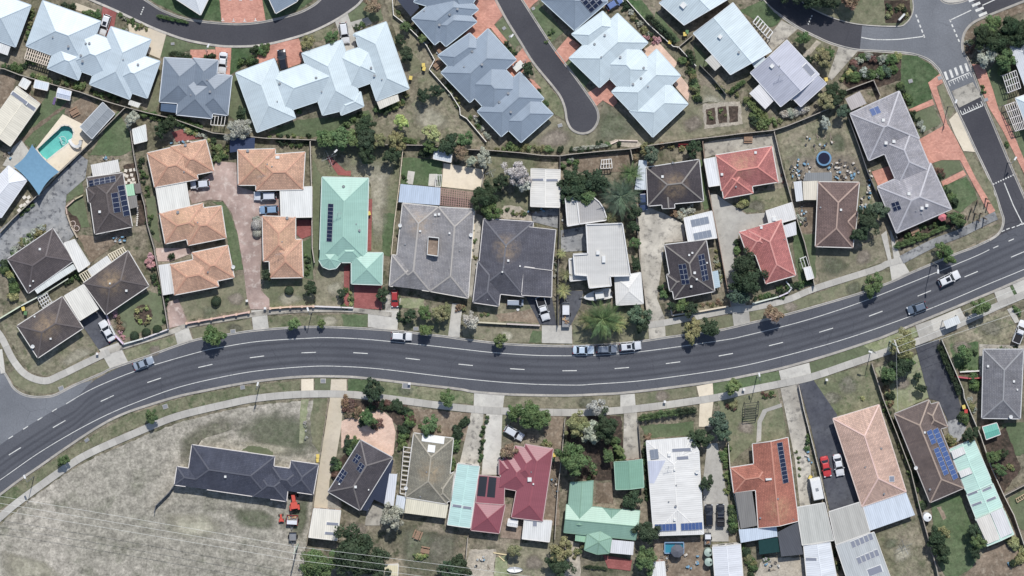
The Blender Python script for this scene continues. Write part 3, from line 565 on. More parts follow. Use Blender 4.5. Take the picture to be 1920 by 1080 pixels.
# orange units
P('driveway', 'pinkpave', [(400, 322), (404, 302), (443, 305), (447, 350), (480, 360), (525, 362), (527, 405), (492, 405), (492, 470), (488, 510), (490, 545), (505, 560), (506, 580), (470, 580), (463, 560), (456, 500), (446, 440), (435, 400), (418, 376), (395, 374), (360, 382), (352, 360), (372, 340)])
P('driveway', 'concrete', [(471, 582), (500, 580), (504, 615), (475, 619)]); P('driveway', 'pinkpave', [(312, 568), (334, 560), (350, 600), (346, 608), (318, 615)]); P('driveway', 'concrete', [(325, 616), (352, 609), (362, 639), (333, 646)])
P('lawn', 'lush', [(395, 378), (418, 379), (435, 404), (446, 445), (456, 505), (440, 508), (424, 440), (414, 386)]); P('lawn', 'lawn', [(337, 560), (412, 540), (440, 520), (460, 515), (465, 578), (352, 600)]); P('lawn', 'lawn', [(495, 526), (570, 522), (588, 530), (588, 574), (508, 576), (495, 550)])
P('courtyard', 'pinkpave', [(290, 465), (315, 465), (355, 465), (360, 475), (320, 490), (296, 490)]); P('lawn', 'lush', [(274, 370), (290, 365), (300, 455), (280, 440)]); P('patio', 'redpave', [(558, 412), (585, 412), (586, 440), (566, 448), (556, 440)]); P('lawn', 'lush', [(568, 452), (586, 445), (588, 525), (570, 520)])
P('yard_bricks', 'redpave', [(322, 248), (350, 240), (385, 258), (330, 266)])
# mint house
P('lawn', 'lawn', [(585, 272), (752, 280), (736, 480), (718, 474), (690, 472), (692, 334), (604, 332), (598, 500), (586, 500)]); P('lawn', 'lush', [(586, 300), (604, 330), (598, 498), (588, 496)]); P('lawn', 'lush', [(718, 400), (742, 400), (730, 480), (716, 476)])
soft('worn_grass', 'soft_pale', [(640, 290), (735, 300), (732, 350), (722, 440), (704, 465), (696, 400), (692, 335), (650, 325)], .078); P('garden_path', 'redpave', [(612, 296), (618, 292), (648, 320), (658, 320), (658, 330), (634, 328)]); P('garden_path', 'redpave', [(690, 373), (698, 373), (696, 470), (688, 470)])
P('lawn', 'drylawn', [(592, 505), (640, 510), (640, 575), (592, 575)]); P('garden_path', 'redpave', [(645, 500), (656, 495), (654, 574), (645, 574)]); P('driveway', 'redpave', [(664, 534), (716, 536), (716, 580), (664, 578)]); P('driveway', 'concrete', [(690, 582), (748, 582), (745, 620), (690, 613)])
# grey duplex and dark roof house
P('driveway', 'oldconcrete', [(724, 555), (740, 540), (752, 560), (748, 582), (722, 582)]); P('garden', 'palegrass', [(750, 558), (795, 560), (795, 580), (750, 576)]); P('driveway', 'concrete', [(848, 568), (868, 570), (864, 600), (862, 632), (840, 630), (844, 600)])
P('lawn', 'lush', [(755, 295), (830, 300), (828, 350), (752, 345)]); P('patio', 'concrete', [(765, 320), (778, 322), (774, 346), (762, 344)]); P('patio', 'concrete', [(805, 326), (820, 326), (818, 350), (803, 348)]); P('sand_pad', 'cream', [(832, 306), (908, 318), (902, 358), (828, 350)])
P('lawn', 'lawn', [(912, 290), (1045, 298), (1000, 300), (992, 400), (960, 402), (905, 390)]); P('yard_dirt', 'gravel', [(935, 405), (945, 385), (975, 388), (995, 400), (998, 415), (935, 408)]); P('yard_concrete', 'stampedgrey', [(995, 400), (1048, 388), (1046, 428), (1000, 416)])
P('front_yard', 'drylawn', [(895, 575), (980, 560), (1010, 575), (1012, 608), (898, 602)]); P('front_yard', 'dirt', [(930, 590), (1000, 580), (1010, 606), (935, 602)]); P('driveway', 'drive_asphalt', [(985, 555), (1035, 558), (1044, 610), (1012, 608)]); P('driveway', 'concrete', [(1016, 610), (1072, 610), (1073, 644), (1016, 643)])
P('side_yard', 'cream', [(880, 395), (893, 396), (886, 485), (878, 484)]); P('side_yard', 'oldconcrete', [(893, 400), (905, 405), (888, 560), (880, 555)])
P('driveway', 'drive_asphalt', [(1050, 545), (1094, 545), (1088, 575), (1075, 600), (1070, 610), (1048, 610)]); P('courtyard', 'stampedgrey', [(1051, 432), (1098, 424), (1100, 470), (1052, 472)]); P('lawn', 'lawn', [(1074, 605), (1110, 575), (1170, 570), (1215, 580), (1215, 608), (1074, 625)])
P('garden_earth', 'dirt', [(1082, 295), (1180, 284), (1180, 322), (1100, 325), (1060, 310)])
P('driveway', 'oldconcrete', [(1196, 395), (1215, 388), (1245, 400), (1282, 420), (1286, 452), (1246, 455), (1240, 500), (1232, 560), (1246, 595), (1248, 630), (1217, 636), (1214, 590), (1202, 500)])
P('lawn', 'lush', [(1306, 300), (1316, 300), (1330, 390), (1320, 395), (1318, 378)]); P('patio', 'oldconcrete', [(1320, 268), (1345, 262), (1450, 250), (1462, 300), (1470, 340), (1458, 345), (1448, 272), (1342, 290), (1322, 296)]); P('lawn', 'lush', [(1335, 264), (1390, 256), (1390, 266), (1336, 273)])
P('driveway', 'concrete', [(1332, 362), (1345, 365), (1358, 375), (1400, 402), (1440, 398), (1442, 420), (1386, 437), (1376, 470), (1378, 540), (1404, 580), (1406, 604), (1376, 613), (1372, 580), (1352, 480), (1338, 410)])
P('lawn', 'lawn', [(1392, 372), (1412, 362), (1480, 350), (1484, 378), (1436, 394), (1400, 400), (1385, 385)]); P('lawn', 'lush', [(1482, 415), (1500, 415), (1525, 530), (1500, 540), (1490, 480)])
P('back_yard', 'drylawn', [(1454, 248), (1590, 212), (1640, 345), (1660, 400), (1640, 440), (1612, 460), (1612, 342), (1480, 340)]); soft('back_yard', 'soft_dirt', [(1470, 290), (1540, 285), (1610, 290), (1635, 345), (1612, 350), (1520, 340), (1480, 345)], .055); soft('grass_patch', 'soft_green', [(1548, 258), (1575, 246), (1590, 275), (1565, 288)], .058)
P('side_yard', 'dirt', [(1496, 380), (1530, 378), (1528, 435), (1502, 440)]); P('front_lawn', 'drylawn', [(1506, 445), (1530, 465), (1600, 470), (1655, 440), (1660, 490), (1540, 532)]); P('lawn', 'lush', [(1506, 440), (1528, 440), (1530, 520), (1522, 520)])
P('driveway', 'concrete', [(1652, 440), (1662, 432), (1672, 490), (1692, 488), (1705, 510), (1672, 526), (1668, 500)]); P('driveway', 'concrete', [(1668, 430), (1672, 435), (1690, 486), (1676, 488)]); P('front_garden', 'mulch', [(1682, 440), (1784, 398), (1800, 420), (1720, 455), (1690, 470)])
# south row
P('driveway', 'cream', [(565, 711), (588, 710), (588, 740), (565, 740)]); P('driveway', 'cream', [(621, 711), (650, 711), (650, 740), (644, 752), (640, 800), (630, 860), (618, 900), (614, 955), (588, 952), (598, 880), (618, 752)])
P('courtyard', 'peachpave', [(640, 790), (660, 780), (680, 768), (715, 768), (735, 785), (742, 810), (738, 850), (732, 858), (676, 824), (640, 840)]); P('garden_bed', 'mulch', [(646, 748), (760, 755), (778, 800), (765, 830), (742, 840), (745, 800), (725, 772), (690, 765), (650, 780)])
P('garden_bed', 'mulch', [(625, 870), (650, 850), (660, 860), (628, 905)]); P('courtyard', 'oldconcrete', [(615, 925), (640, 940), (640, 957), (612, 956)]); P('courtyard', 'oldconcrete', [(690, 940), (720, 950), (712, 985), (684, 985)])
P('front_yard', 'dirt', [(770, 765), (885, 775), (875, 830), (850, 820), (775, 810)]); P('driveway', 'oldconcrete', [(884, 772), (907, 773), (898, 872), (862, 868)]); P('driveway', 'concrete', [(912, 775), (942, 776), (938, 890), (903, 890)]); P('driveway', 'concrete', [(889, 735), (946, 741), (942, 772), (888, 768)])
P('lawn', 'lawn', [(940, 775), (960, 775), (950, 820), (942, 818)]); P('side_yard', 'dirt', [(1020, 775), (1058, 780), (1054, 842), (1030, 845), (1018, 800)]); P('side_yard', 'dirt', [(1030, 850), (1050, 850), (1048, 985), (1020, 985)])
P('back_deck', 'deck', [(945, 945), (960, 945), (958, 975), (982, 975), (978, 1012), (938, 1008)]); P('back_yard', 'gravel', [(880, 1030), (930, 1030), (925, 1085), (870, 1090)]); P('lawn', 'palegrass', [(930, 1045), (950, 1040), (955, 1090), (925, 1090)]); P('back_yard', 'drylawn', [(950, 1018), (1040, 1018), (1040, 1090), (955, 1090)])
P('garden_bed', 'mulch', [(1062, 780), (1165, 780), (1170, 860), (1150, 900), (1100, 900), (1064, 890)]); P('driveway', 'concrete', [(1163, 740), (1190, 738), (1192, 765), (1163, 770)]); P('driveway', 'oldconcrete', [(1170, 772), (1194, 770), (1200, 862), (1168, 864)]); P('courtyard', 'dirt', [(1118, 905), (1148, 905), (1150, 945), (1116, 942)])
P('lawn', 'drylawn', [(1100, 835), (1145, 830), (1142, 880), (1105, 885)]); P('patio', 'redpave', [(1130, 1040), (1185, 1050), (1182, 1070), (1140, 1065)]); P('back_path', 'gravel', [(1060, 1010), (1085, 1020), (1090, 1090), (1055, 1090)])
P('lawn', 'lush', [(1200, 798), (1300, 790), (1300, 815), (1212, 822)]); P('driveway', 'cream', [(1306, 724), (1336, 718), (1338, 748), (1332, 800), (1310, 800), (1312, 750)]); P('driveway', 'concrete', [(1326, 832), (1345, 830), (1358, 900), (1366, 945), (1366, 1015), (1320, 1015), (1318, 900)])
P('back_yard', 'dirt', [(1225, 1010), (1320, 1006), (1335, 1090), (1225, 1090)])
P('lawn', 'lawn', [(1345, 750), (1420, 735), (1458, 730), (1475, 820), (1410, 832), (1368, 870), (1365, 830)]); P('lawn', 'lush', [(1428, 770), (1466, 764), (1474, 815), (1430, 820)]); P('garden_path', 'concrete', [(1418, 830), (1420, 790), (1430, 768), (1465, 756), (1466, 763), (1438, 772), (1428, 792), (1427, 826)], smooth=False)
P('driveway', 'concrete', [(1460, 695), (1517, 680), (1521, 702), (1465, 716)]); P('driveway', 'oldconcrete', [(1463, 728), (1496, 720), (1510, 800), (1520, 870), (1520, 950), (1500, 952), (1490, 860), (1474, 780)]); P('driveway', 'drive_asphalt', [(1498, 720), (1525, 712), (1570, 778), (1562, 790), (1612, 945), (1556, 958), (1520, 800)])
P('lawn', 'lawn', [(1526, 712), (1634, 682), (1655, 755), (1570, 780)]); P('lawn', 'palegrass', [(1640, 690), (1720, 665), (1742, 745), (1680, 775)]); P('driveway', 'drive_asphalt', [(1716, 648), (1760, 636), (1795, 740), (1806, 780), (1778, 790), (1760, 752), (1742, 748)])
P('driveway', 'concrete', [(1716, 610), (1745, 600), (1752, 625), (1724, 636)]); P('bus_stop_pad', 'concrete', [(1745, 600), (1800, 577), (1812, 600), (1768, 630), (1752, 626)]); P('driveway', 'concrete', [(1864, 548), (1893, 537), (1902, 555), (1872, 570)]); P('driveway', 'concrete', [(1898, 533), (1925, 520), (1925, 548), (1908, 553)])
P('lawn', 'drylawn', [(1770, 635), (1830, 605), (1890, 580), (1915, 640), (1838, 650), (1835, 695), (1790, 692)]); P('lawn', 'lush', [(1780, 645), (1835, 640), (1835, 694), (1792, 692)]); P('patio', 'oldconcrete', [(1836, 645), (1925, 648), (1925, 655), (1846, 655), (1842, 710), (1836, 708)])
P('driveway', 'concrete', [(1888, 580), (1898, 576), (1912, 604), (1903, 606)]); P('lawn', 'lush', [(1745, 945), (1800, 925), (1832, 1010), (1830, 1060), (1780, 1090), (1760, 1060)]); P('back_path', 'dirt', [(1755, 950), (1764, 948), (1774, 970), (1768, 975)]); P('back_lawn', 'drylawn', [(1640, 1000), (1718, 970), (1745, 1080), (1670, 1090)])
P('vegetable_plot', 'mulch', [(1845, 825), (1885, 800), (1915, 880), (1880, 925), (1858, 870)]); P('lawn', 'lush', [(1878, 795), (1925, 790), (1925, 850), (1905, 855)]); P('lawn', 'lush', [(1890, 935), (1930, 915), (1930, 1000), (1905, 985)]); P('courtyard', 'stampedgrey', [(1776, 790), (1800, 783), (1812, 800), (1800, 825), (1782, 835)])
P('back_yard', 'dirt', [(1852, 1028), (1905, 1005), (1930, 1090), (1800, 1090)]); P('back_yard', 'gravel', [(1430, 1045), (1510, 1045), (1510, 1090), (1410, 1090)])

P('courtyard', 'brickpave', [(1634, 322), (1670, 310), (1677, 334), (1646, 348)])
for q in ([(120, 690), (160, 670), (180, 655), (150, 650), (110, 680)], [(60, 690), (95, 680), (120, 640), (80, 660)]): soft('worn_patch', 'soft_pale', q, .056)
for x, y, r in ((395, 590, 24), (440, 560, 20), (545, 560, 22), (630, 540, 18), (1560, 500, 30), (1620, 480, 22), (1590, 720, 26), (1560, 745, 20), (1690, 720, 22), (1800, 650, 20), (1860, 615, 24), (1690, 1040, 24), (1670, 1020, 18), (1400, 800, 22), (960, 600, 24), (780, 785, 20), (850, 790, 20), (1420, 385, 20), (950, 350, 22), (640, 300, 22), (1300, 230, 24), (1000, 1055, 22), (640, 725, 14), (760, 730, 16), (1100, 755, 20), (1240, 745, 18), (1600, 540, 22), (1480, 575, 18), (950, 630, 18), (620, 600, 18), (440, 615, 16), (290, 655, 16), (230, 610, 14)):
    k = RN.choice(['soft_dry', 'soft_pale', 'soft_dirt', 'soft_green']); soft('grass_patch', k, [(x + r * RN.uniform(.7, 1.3) * math.cos(a * 1.05), y + r * .8 * RN.uniform(.6, 1.2) * math.sin(a * 1.05)) for a in range(6)], .080)
# ================================================================= buildings
def clip(poly, a, b, c):
    out = []; n = len(poly)
    for i in range(n):
        p, q = poly[i], poly[(i + 1) % n]; fp, fq = a * p[0] + b * p[1] + c, a * q[0] + b * q[1] + c
        if fp >= 0: out.append(p)
        if (fp > 0 and fq < 0) or (fp < 0 and fq > 0):
            t = fp / (fp - fq); out.append((p[0] + (q[0] - p[0]) * t, p[1] + (q[1] - p[1]) * t))
    return out
def area(p): return abs(sum(p[i][0] * p[(i + 1) % len(p)][1] - p[(i + 1) % len(p)][0] * p[i][1] for i in range(len(p)))) / 2 if len(p) > 2 else 0
def seg_iv(p, q, hps):
    lo, hi = 0.0, 1.0
    for a, b, c in hps:
        f0, f1 = a * p[0] + b * p[1] + c, a * q[0] + b * q[1] + c
        if f0 < 0 and f1 < 0: return None
        if f0 < 0: lo = max(lo, f0 / (f0 - f1))
        elif f1 < 0: hi = min(hi, f0 / (f0 - f1))
    return (lo, hi) if hi > lo + 1e-6 else None
def iv_sub(ivs, cut):
    out = []
    for a, b in ivs:
        if not cut or cut[1] <= a or cut[0] >= b: out.append((a, b)); continue
        if cut[0] > a + 1e-6: out.append((a, cut[0]))
        if cut[1] < b - 1e-6: out.append((cut[1], b))
    return out
class Piece:
    def __init__(s, spec, ze, slope):
        pts = spec[0] if isinstance(spec, tuple) else spec
        mode = spec[1] if isinstance(spec, tuple) and len(spec) > 1 else 'h'
        s.ze = ze + (spec[2] if isinstance(spec, tuple) and len(spec) > 2 else 0)
        sl_ = spec[3] if isinstance(spec, tuple) and len(spec) > 3 else slope
        P_ = [W(*p, s.ze) for p in pts]
        if len(P_) == 3: P_.append((P_[0][0] + P_[2][0] - P_[1][0], P_[0][1] + P_[2][1] - P_[1][1]))
        s.p = P_; n = len(P_); cx = sum(p[0] for p in P_) / n; cy = sum(p[1] for p in P_) / n; s.c = (cx, cy)
        s.e = []; s.pl = []
        for i in range(n):
            a, b = P_[i], P_[(i + 1) % n]; dx, dy = b[0] - a[0], b[1] - a[1]; L = math.hypot(dx, dy) or 1e-6
            nx, ny = -dy / L, dx / L; c = -(nx * a[0] + ny * a[1])
            if nx * cx + ny * cy + c < 0: nx, ny, c = -nx, -ny, -c
            s.e.append((nx, ny, c, a, b, (dx / L, dy / L)))
            on = {'h': True, 'g': (i % 2 == int(mode[1])) if mode[0] == 'g' else False, 'm': (i == int(mode[1])) if mode[0] == 'm' else False}[mode[0]]
            if on: s.pl.append((sl_ * nx, sl_ * ny, s.ze + sl_ * c, i))
        s.hip = mode == 'h'
        s.live = {q[3] for q in s.pl}; s.sl = sl_
    def foot(s, g=0.0): return [(e[0], e[1], e[2] - g) for e in s.e]
    def z(s, x, y): return min(q[0] * x + q[1] * y + q[2] for q in s.pl)
    def inside(s, x, y, g=0.0): return all(e[0] * x + e[1] * y + e[2] >= g for e in s.e)
    def over(s, pl, eps):   # half planes of the region where this piece is above plane pl
        return s.foot() + [(q[0] - pl[0], q[1] - pl[1], q[2] - pl[2] - eps) for q in s.pl]

_wm = MB(); _wm.box((0, 0, 0), (1.5, .09, 1.1)); _wm.box((0, -.05, 0), (1.34, .03, .94), mi=1); WINMESH = _wm.mesh('window', ['white', 'glass'])
_dm = MB(); _dm.box((0, 0, 0), (.95, .08, 2.1)); _dm.box((.32, -.06, -.05), (.05, .06, .12), mi=1); DOORMESH = _dm.mesh('door', ['wood', 'chrome'])
flat('panelframe', rgb(168, 172, 178), .4, .5)
def _panel(key):
    m = MB(); m.box((0, 0, .02), (1.0, 1.0, .045)); z = .046
    m.face([(-.47, -.465, z), (.47, -.465, z), (.47, .465, z), (-.47, .465, z)], [(0, 0), (1, 0), (1, 1), (0, 1)], 1); return m.mesh('solar_panel', ['panelframe', key])
PANEL = {k: _panel(k) for k in ('cells_dark', 'cells_blue', 'cells_grey')}
_v = MB(); _v.cyl((0, 0), .16, -.25, .35, 10); _v.cyl((0, 0), .26, .35, .42, 10); VENT = _v.mesh('roof_vent', ['steel'], smooth=False)
_v = MB(); _v.cyl((0, 0), .3, -.2, .12, 12); _v.cyl((0, 0), .36, .12, .42, 12, r1=.2); WHIRL = _v.mesh('whirly_vent', ['steel'])
_v = MB(); _v.box((0, 0, .02), (1.0, 1.0, .12)); _v.box((0, 0, .09), (.90, .88, .05), mi=1); SKYL = _v.mesh('skylight', ['white', 'skyglass'])
_v = MB(); _v.box((0, 0, .15), (.62, .62, .5)); COWL = _v.mesh('roof_cowl', ['white'])
WALLC = [rgb(206, 196, 180), rgb(186, 164, 146), rgb(170, 130, 112), rgb(214, 208, 200), rgb(160, 120, 104), rgb(196, 180, 160)]

class Bld: pass
ALLB = []
def B(nm, label, pieces, col, kind='tile', name='house', cat='house', ze=2.65, slope=.40, gut=None, cap=None, wall=True, lichen=None, vents=(), group=None, base=None, wcol=None, over=.45, landmark=True):
    ps = [Piece(q, ze, slope) for q in pieces]
    bx, by = ps[0].c if base is None else base
    root = empty(name, (bx, by, 0)); tag(root, label, cat, group)
    h = Bld(); h.root = root; h.ps = ps; h.nm = nm
    cxp = sum(p[0] for q in pieces for p in (q[0] if isinstance(q, tuple) else q)) / sum(len(q[0] if isinstance(q, tuple) else q) for q in pieces)
    cyp = sum(p[1] for q in pieces for p in (q[0] if isinstance(q, tuple) else q)) / sum(len(q[0] if isinstance(q, tuple) else q) for q in pieces)
    if landmark: LAND.append((cxp, cyp, nm))
    roof = MB(); caps = MB(); gt = MB(); wl = MB()
    for A_i, A in enumerate(ps):
        for pl in A.pl:
            e = A.e[pl[3]]; face = list(A.p)
            for q in A.pl:
                if q is not pl: face = clip(face, q[0] - pl[0], q[1] - pl[1], q[2] - pl[2])
                if len(face) < 3: break
            if len(face) < 3: continue
            polys = [face]
            for B_i, Bp in enumerate(ps):
                if B_i == A_i: continue
                hps = Bp.over(pl, -1e-3 if B_i < A_i else 1e-3); nxt = []
                for poly in polys:
                    rest = poly
                    for hp in hps:
                        o_ = clip(rest, -hp[0], -hp[1], -hp[2])
                        if len(o_) > 2 and area(o_) > 1e-3: nxt.append(o_)
                        rest = clip(rest, *hp)
                        if len(rest) < 3 or area(rest) < 1e-3: break
                polys = nxt
            d = e[5]; k = math.sqrt(1 + A.sl ** 2)
            for poly in polys:
                P3 = [(p[0], p[1], pl[0] * p[0] + pl[1] * p[1] + pl[2]) for p in poly]
                uv = [(p[0] * d[0] + p[1] * d[1], (e[0] * p[0] + e[1] * p[1] + e[2]) * k) for p in poly]
                a2 = sum(poly[i][0] * poly[(i + 1) % len(poly)][1] - poly[(i + 1) % len(poly)][0] * poly[i][1] for i in range(len(poly)))
                if a2 < 0: P3.reverse(); uv.reverse()
                roof.face(P3, uv)
        # soffit
        so_ = A.p if sum(A.p[i][0] * A.p[(i + 1) % len(A.p)][1] - A.p[(i + 1) % len(A.p)][0] * A.p[i][1] for i in range(len(A.p))) < 0 else A.p[::-1]
        roof.face([(p[0], p[1], A.ze - .08 - .006 * A_i) for p in so_])
        # ridges and hips
        for i in range(len(A.pl)):
            for j in range(i + 1, len(A.pl)):
                p, q = A.pl[i], A.pl[j]; a, b, c = p[0] - q[0], p[1] - q[1], p[2] - q[2]; L = math.hypot(a, b)
                if L < 1e-5: continue
                x0, y0 = A.c; f = (a * x0 + b * y0 + c) / (L * L); x0 -= a * f; y0 -= b * f; dx, dy = -b / L, a / L
                s0, s1 = (x0 - dx * 60, y0 - dy * 60), (x0 + dx * 60, y0 + dy * 60)
                iv = seg_iv(s0, s1, A.foot() + [(r[0] - p[0], r[1] - p[1], r[2] - p[2]) for r in A.pl if r is not p and r is not q])
                if not iv: continue
                ivs = [iv]
                for Bp in ps:
                    if Bp is not A: ivs = iv_sub(ivs, seg_iv(s0, s1, Bp.over(p, -.02)))
                for t0, t1 in ivs:
                    if (t1 - t0) * 120 < .35: continue
                    pa = (s0[0] + dx * 120 * t0, s0[1] + dy * 120 * t0); pb = (s0[0] + dx * 120 * t1, s0[1] + dy * 120 * t1)
                    za, zb = p[0] * pa[0] + p[1] * pa[1] + p[2], p[0] * pb[0] + p[1] * pb[1] + p[2]
                    caps.beam((*pa, za + .0), (*pb, zb + .0), .30 if kind == 'tile' else .15, .12)
        # gutters / fascias
        for i, e in enumerate(A.e):
            ivs = [(0, 1)]; a, b = e[3], e[4]; mx, my = (a[0] + b[0]) / 2, (a[1] + b[1]) / 2
            for Bp in ps:
                if Bp is not A: ivs = iv_sub(ivs, seg_iv(a, b, Bp.foot(-.12)))
            for t0, t1 in ivs:
                pa = (a[0] + (b[0] - a[0]) * t0 - e[0] * .06, a[1] + (b[1] - a[1]) * t0 - e[1] * .06); pb = (a[0] + (b[0] - a[0]) * t1 - e[0] * .06, a[1] + (b[1] - a[1]) * t1 - e[1] * .06)
                if math.hypot(pa[0] - pb[0], pa[1] - pb[1]) < .15: continue
                if i in A.live: gt.beam((*pa, A.ze - .07), (*pb, A.ze - .07), .15, .16)
            if i not in A.live:   # gable / mono ends: vertical infill under the verge
                ts = {0.0, 1.0}
                for p in A.pl:
                    for q in A.pl:
                        if p is q: continue
                        fa = (p[0] - q[0]) * a[0] + (p[1] - q[1]) * a[1] + p[2] - q[2]; fb = (p[0] - q[0]) * b[0] + (p[1] - q[1]) * b[1] + p[2] - q[2]
                        if fa * fb < 0: ts.add(fa / (fa - fb))
                ts = sorted(ts); top = []
                for t in ts:
                    x, y = a[0] + (b[0] - a[0]) * t, a[1] + (b[1] - a[1]) * t; top.append((x, y, A.z(x, y)))
                ins = [(x + e[0] * .03, y + e[1] * .03, z_ - .02) for x, y, z_ in top]
                gt.face([(ins[0][0], ins[0][1], A.ze - .16)] + ins + [(ins[-1][0], ins[-1][1], A.ze - .16)])
                for u_, w_ in zip(top, top[1:]): gt.beam((u_[0] - e[0] * .02, u_[1] - e[1] * .02, u_[2] + .01), (w_[0] - e[0] * .02, w_[1] - e[1] * .02, w_[2] + .01), .12, .14)
        if wall:
            poly = list(A.p); g = over + .011 * A_i
            for e in A.e: poly = clip(poly, e[0], e[1], e[2] - g)
            if len(poly) > 2: wl.prism(poly, 0, A.ze - .06, cap=False); A.inner = poly
            else: A.inner = None
    h.roof = roof.build('roof', {'tile': 'tile', 'metal': 'metal', 'corr': 'corr'}[kind], root, color=col)
    if lichen:
        lx, ly = W(*lichen, ze + 1); h.roof['lichen_at'] = (lx, ly, top_z(h, lx, ly))
    else: h.roof['lichen_at'] = (0.0, 0.0, -500.0)
    if caps.f: caps.build('ridge_cap', 'paint', h.roof, color=cap or tuple(min(c * (.95 if kind == 'metal' else 1.12), .85) for c in col[:3]) + (1,))
    if gt.f: gt.build('gutter', 'paint', root, color=gut or rgb(214, 210, 202))
    if wall and wl.f:
        wc = wcol or WALLC[len(ALLB) % len(WALLC)]
        w = wl.build('wall', 'render', root, color=wc); nw = 0; dn = 0
        for A in ps:
            if not A.inner: continue
            n = len(A.inner)
            for i in range(n):
                p, q = A.inner[i], A.inner[(i + 1) % n]; L = math.hypot(q[0] - p[0], q[1] - p[1])
                if L < 3.0: continue
                ox, oy = (q[1] - p[1]) / L, -(q[0] - p[0]) / L
                if ox * (A.c[0] - p[0]) + oy * (A.c[1] - p[1]) > 0: ox, oy = -ox, -oy
                for k in range(1, int(L // 4.5) + 2):
                    t = k / (int(L // 4.5) + 2); x, y = p[0] + (q[0] - p[0]) * t, p[1] + (q[1] - p[1]) * t
                    if any(Bp is not A and Bp.inside(x + ox * .5, y + oy * .5, -.1) for Bp in ps): continue
                    rz = math.atan2(-ox, oy) + math.pi
                    if not dn and name == 'house' and k == 1: inst('door', DOORMESH, root, (x + ox * .03, y + oy * .03, 1.06), (0, 0, rz), color=rgb(110, 84, 66)); dn = 1
                    elif nw < 12: inst('window', WINMESH, root, (x + ox * .03, y + oy * .03, 1.55), (0, 0, rz)); nw += 1
    elif not wall:
        pm = MB(); pm.box((0, 0, 0), (.12, .12, 1)); pme = pm.mesh('post', ['paint'])
        for A in ps:
            for p in A.p:
                x, y = p[0] + (A.c[0] - p[0]) * .08, p[1] + (A.c[1] - p[1]) * .08
                zt = A.z(x, y) - .03; inst('post', pme, root, (x, y, zt / 2), (0, 0, 0), (1, 1, zt), rgb(210, 206, 198))
    ALLB.append(h)
    for v in vents: roof_item(h, *v)
    return h
def top_z(h, x, y):
    zs = [p.z(x, y) for p in h.ps if p.inside(x, y)]
    return max(zs) if zs else h.ps[0].ze
def plane_at(h, x, y):
    best = None
    for p in h.ps:
        if p.inside(x, y):
            z = p.z(x, y)
            if best is None or z > best[0]: best = (z, min(p.pl, key=lambda q: q[0] * x + q[1] * y + q[2]))
    if best is None: return h.ps[0].ze, Vector((0, 0, 1))
    return best[0], Vector((-best[1][0], -best[1][1], 1)).normalized()
def roof_item(h, px, py, what='v', sx=1.0, sy=None, rz=0.0):
    x, y = W(px, py, 3.6); z, n = plane_at(h, x, y); sy = sx if sy is None else sy
    if what == 'v': inst('roof_vent', VENT, h.root, (x, y, z), (0, 0, 0), (sx, sx, sx))
    elif what == 'w': inst('whirly_vent', WHIRL, h.root, (x, y, z), (0, 0, 0), (sx, sx, sx))
    elif what == 'c': inst('roof_cowl', COWL, h.root, (x, y, z), (0, 0, math.radians(rz)), (sx, sy, 1))
    elif what == 's':
        q = n.to_track_quat('Z', 'Y'); X = Vector((math.cos(math.radians(rz)), math.sin(math.radians(rz)), 0)); X = (X - n * X.dot(n)).normalized(); Y = n.cross(X)
        m = Matrix((X, Y, n)).transposed(); inst('skylight', SKYL, h.root, (x, y, z), m.to_euler(), (sx, sy, 1))
    elif what == 'a':   # television aerial
        mb = MB(); mb.beam((x, y, z - .1), (x, y, z + 1.9), .05, .05); mb.beam((x - .9, y - .2, z + 1.8), (x + .9, y + .2, z + 1.8), .035, .035)
        for k in range(-3, 4): mb.beam((x + k * .27 - .08, y + k * .06 + .36, z + 1.8), (x + k * .27 + .08, y + k * .06 - .36, z + 1.8), .025, .025)
        mb.build('aerial', 'steel', h.root)
    elif what == 'd':
        mb = MB(); mb.beam((x, y, z - .1), (x, y, z + .5), .06, .06)
        rings = [[(x + .05 * k + r * math.cos(t * math.pi / 6), y + .12 * k + r * math.sin(t * math.pi / 6), z + .5 + .08 * k) for t in range(12)] for k, r in enumerate((.08, .26, .4))]
        for A_, B_ in zip(rings, rings[1:]):
            for t in range(12): mb.face([A_[t], A_[(t + 1) % 12], B_[(t + 1) % 12], B_[t]])
        mb.face(rings[0][::-1]); mb.build('satellite_dish', 'white', h.root)
def solar(h, A, Bq, D, nu, nv, key='cells_dark', skip=(), lift=.09):
    """grid of separate panels on the roof: A corner, Bq end of the nu side, D end of the nv side (photo px)"""
    z0 = h.ps[0].ze + 1.0; a, b, d = (Vector((*W(*q, z0), 0)) for q in (A, Bq, D))
    for i in range(nu):
        for j in range(nv):
            if (i, j) in skip: continue
            c = a + (b - a) * ((i + .5) / nu) + (d - a) * ((j + .5) / nv); z, n = plane_at(h, c.x, c.y)
            X = (b - a).normalized(); X = (X - n * X.dot(n)).normalized(); Y = n.cross(X)
            sx = (b - a).length / nu * .985; sy = (d - a).length / nv * .985 / max(.5, math.sqrt(max(.2, 1 - Y.z ** 2)))
            p = Vector((c.x, c.y, z)) + n * lift
            inst('solar_panel', PANEL[key], h.root, p, Matrix((X, Y, n)).transposed().to_euler(), (sx, sy, 1))
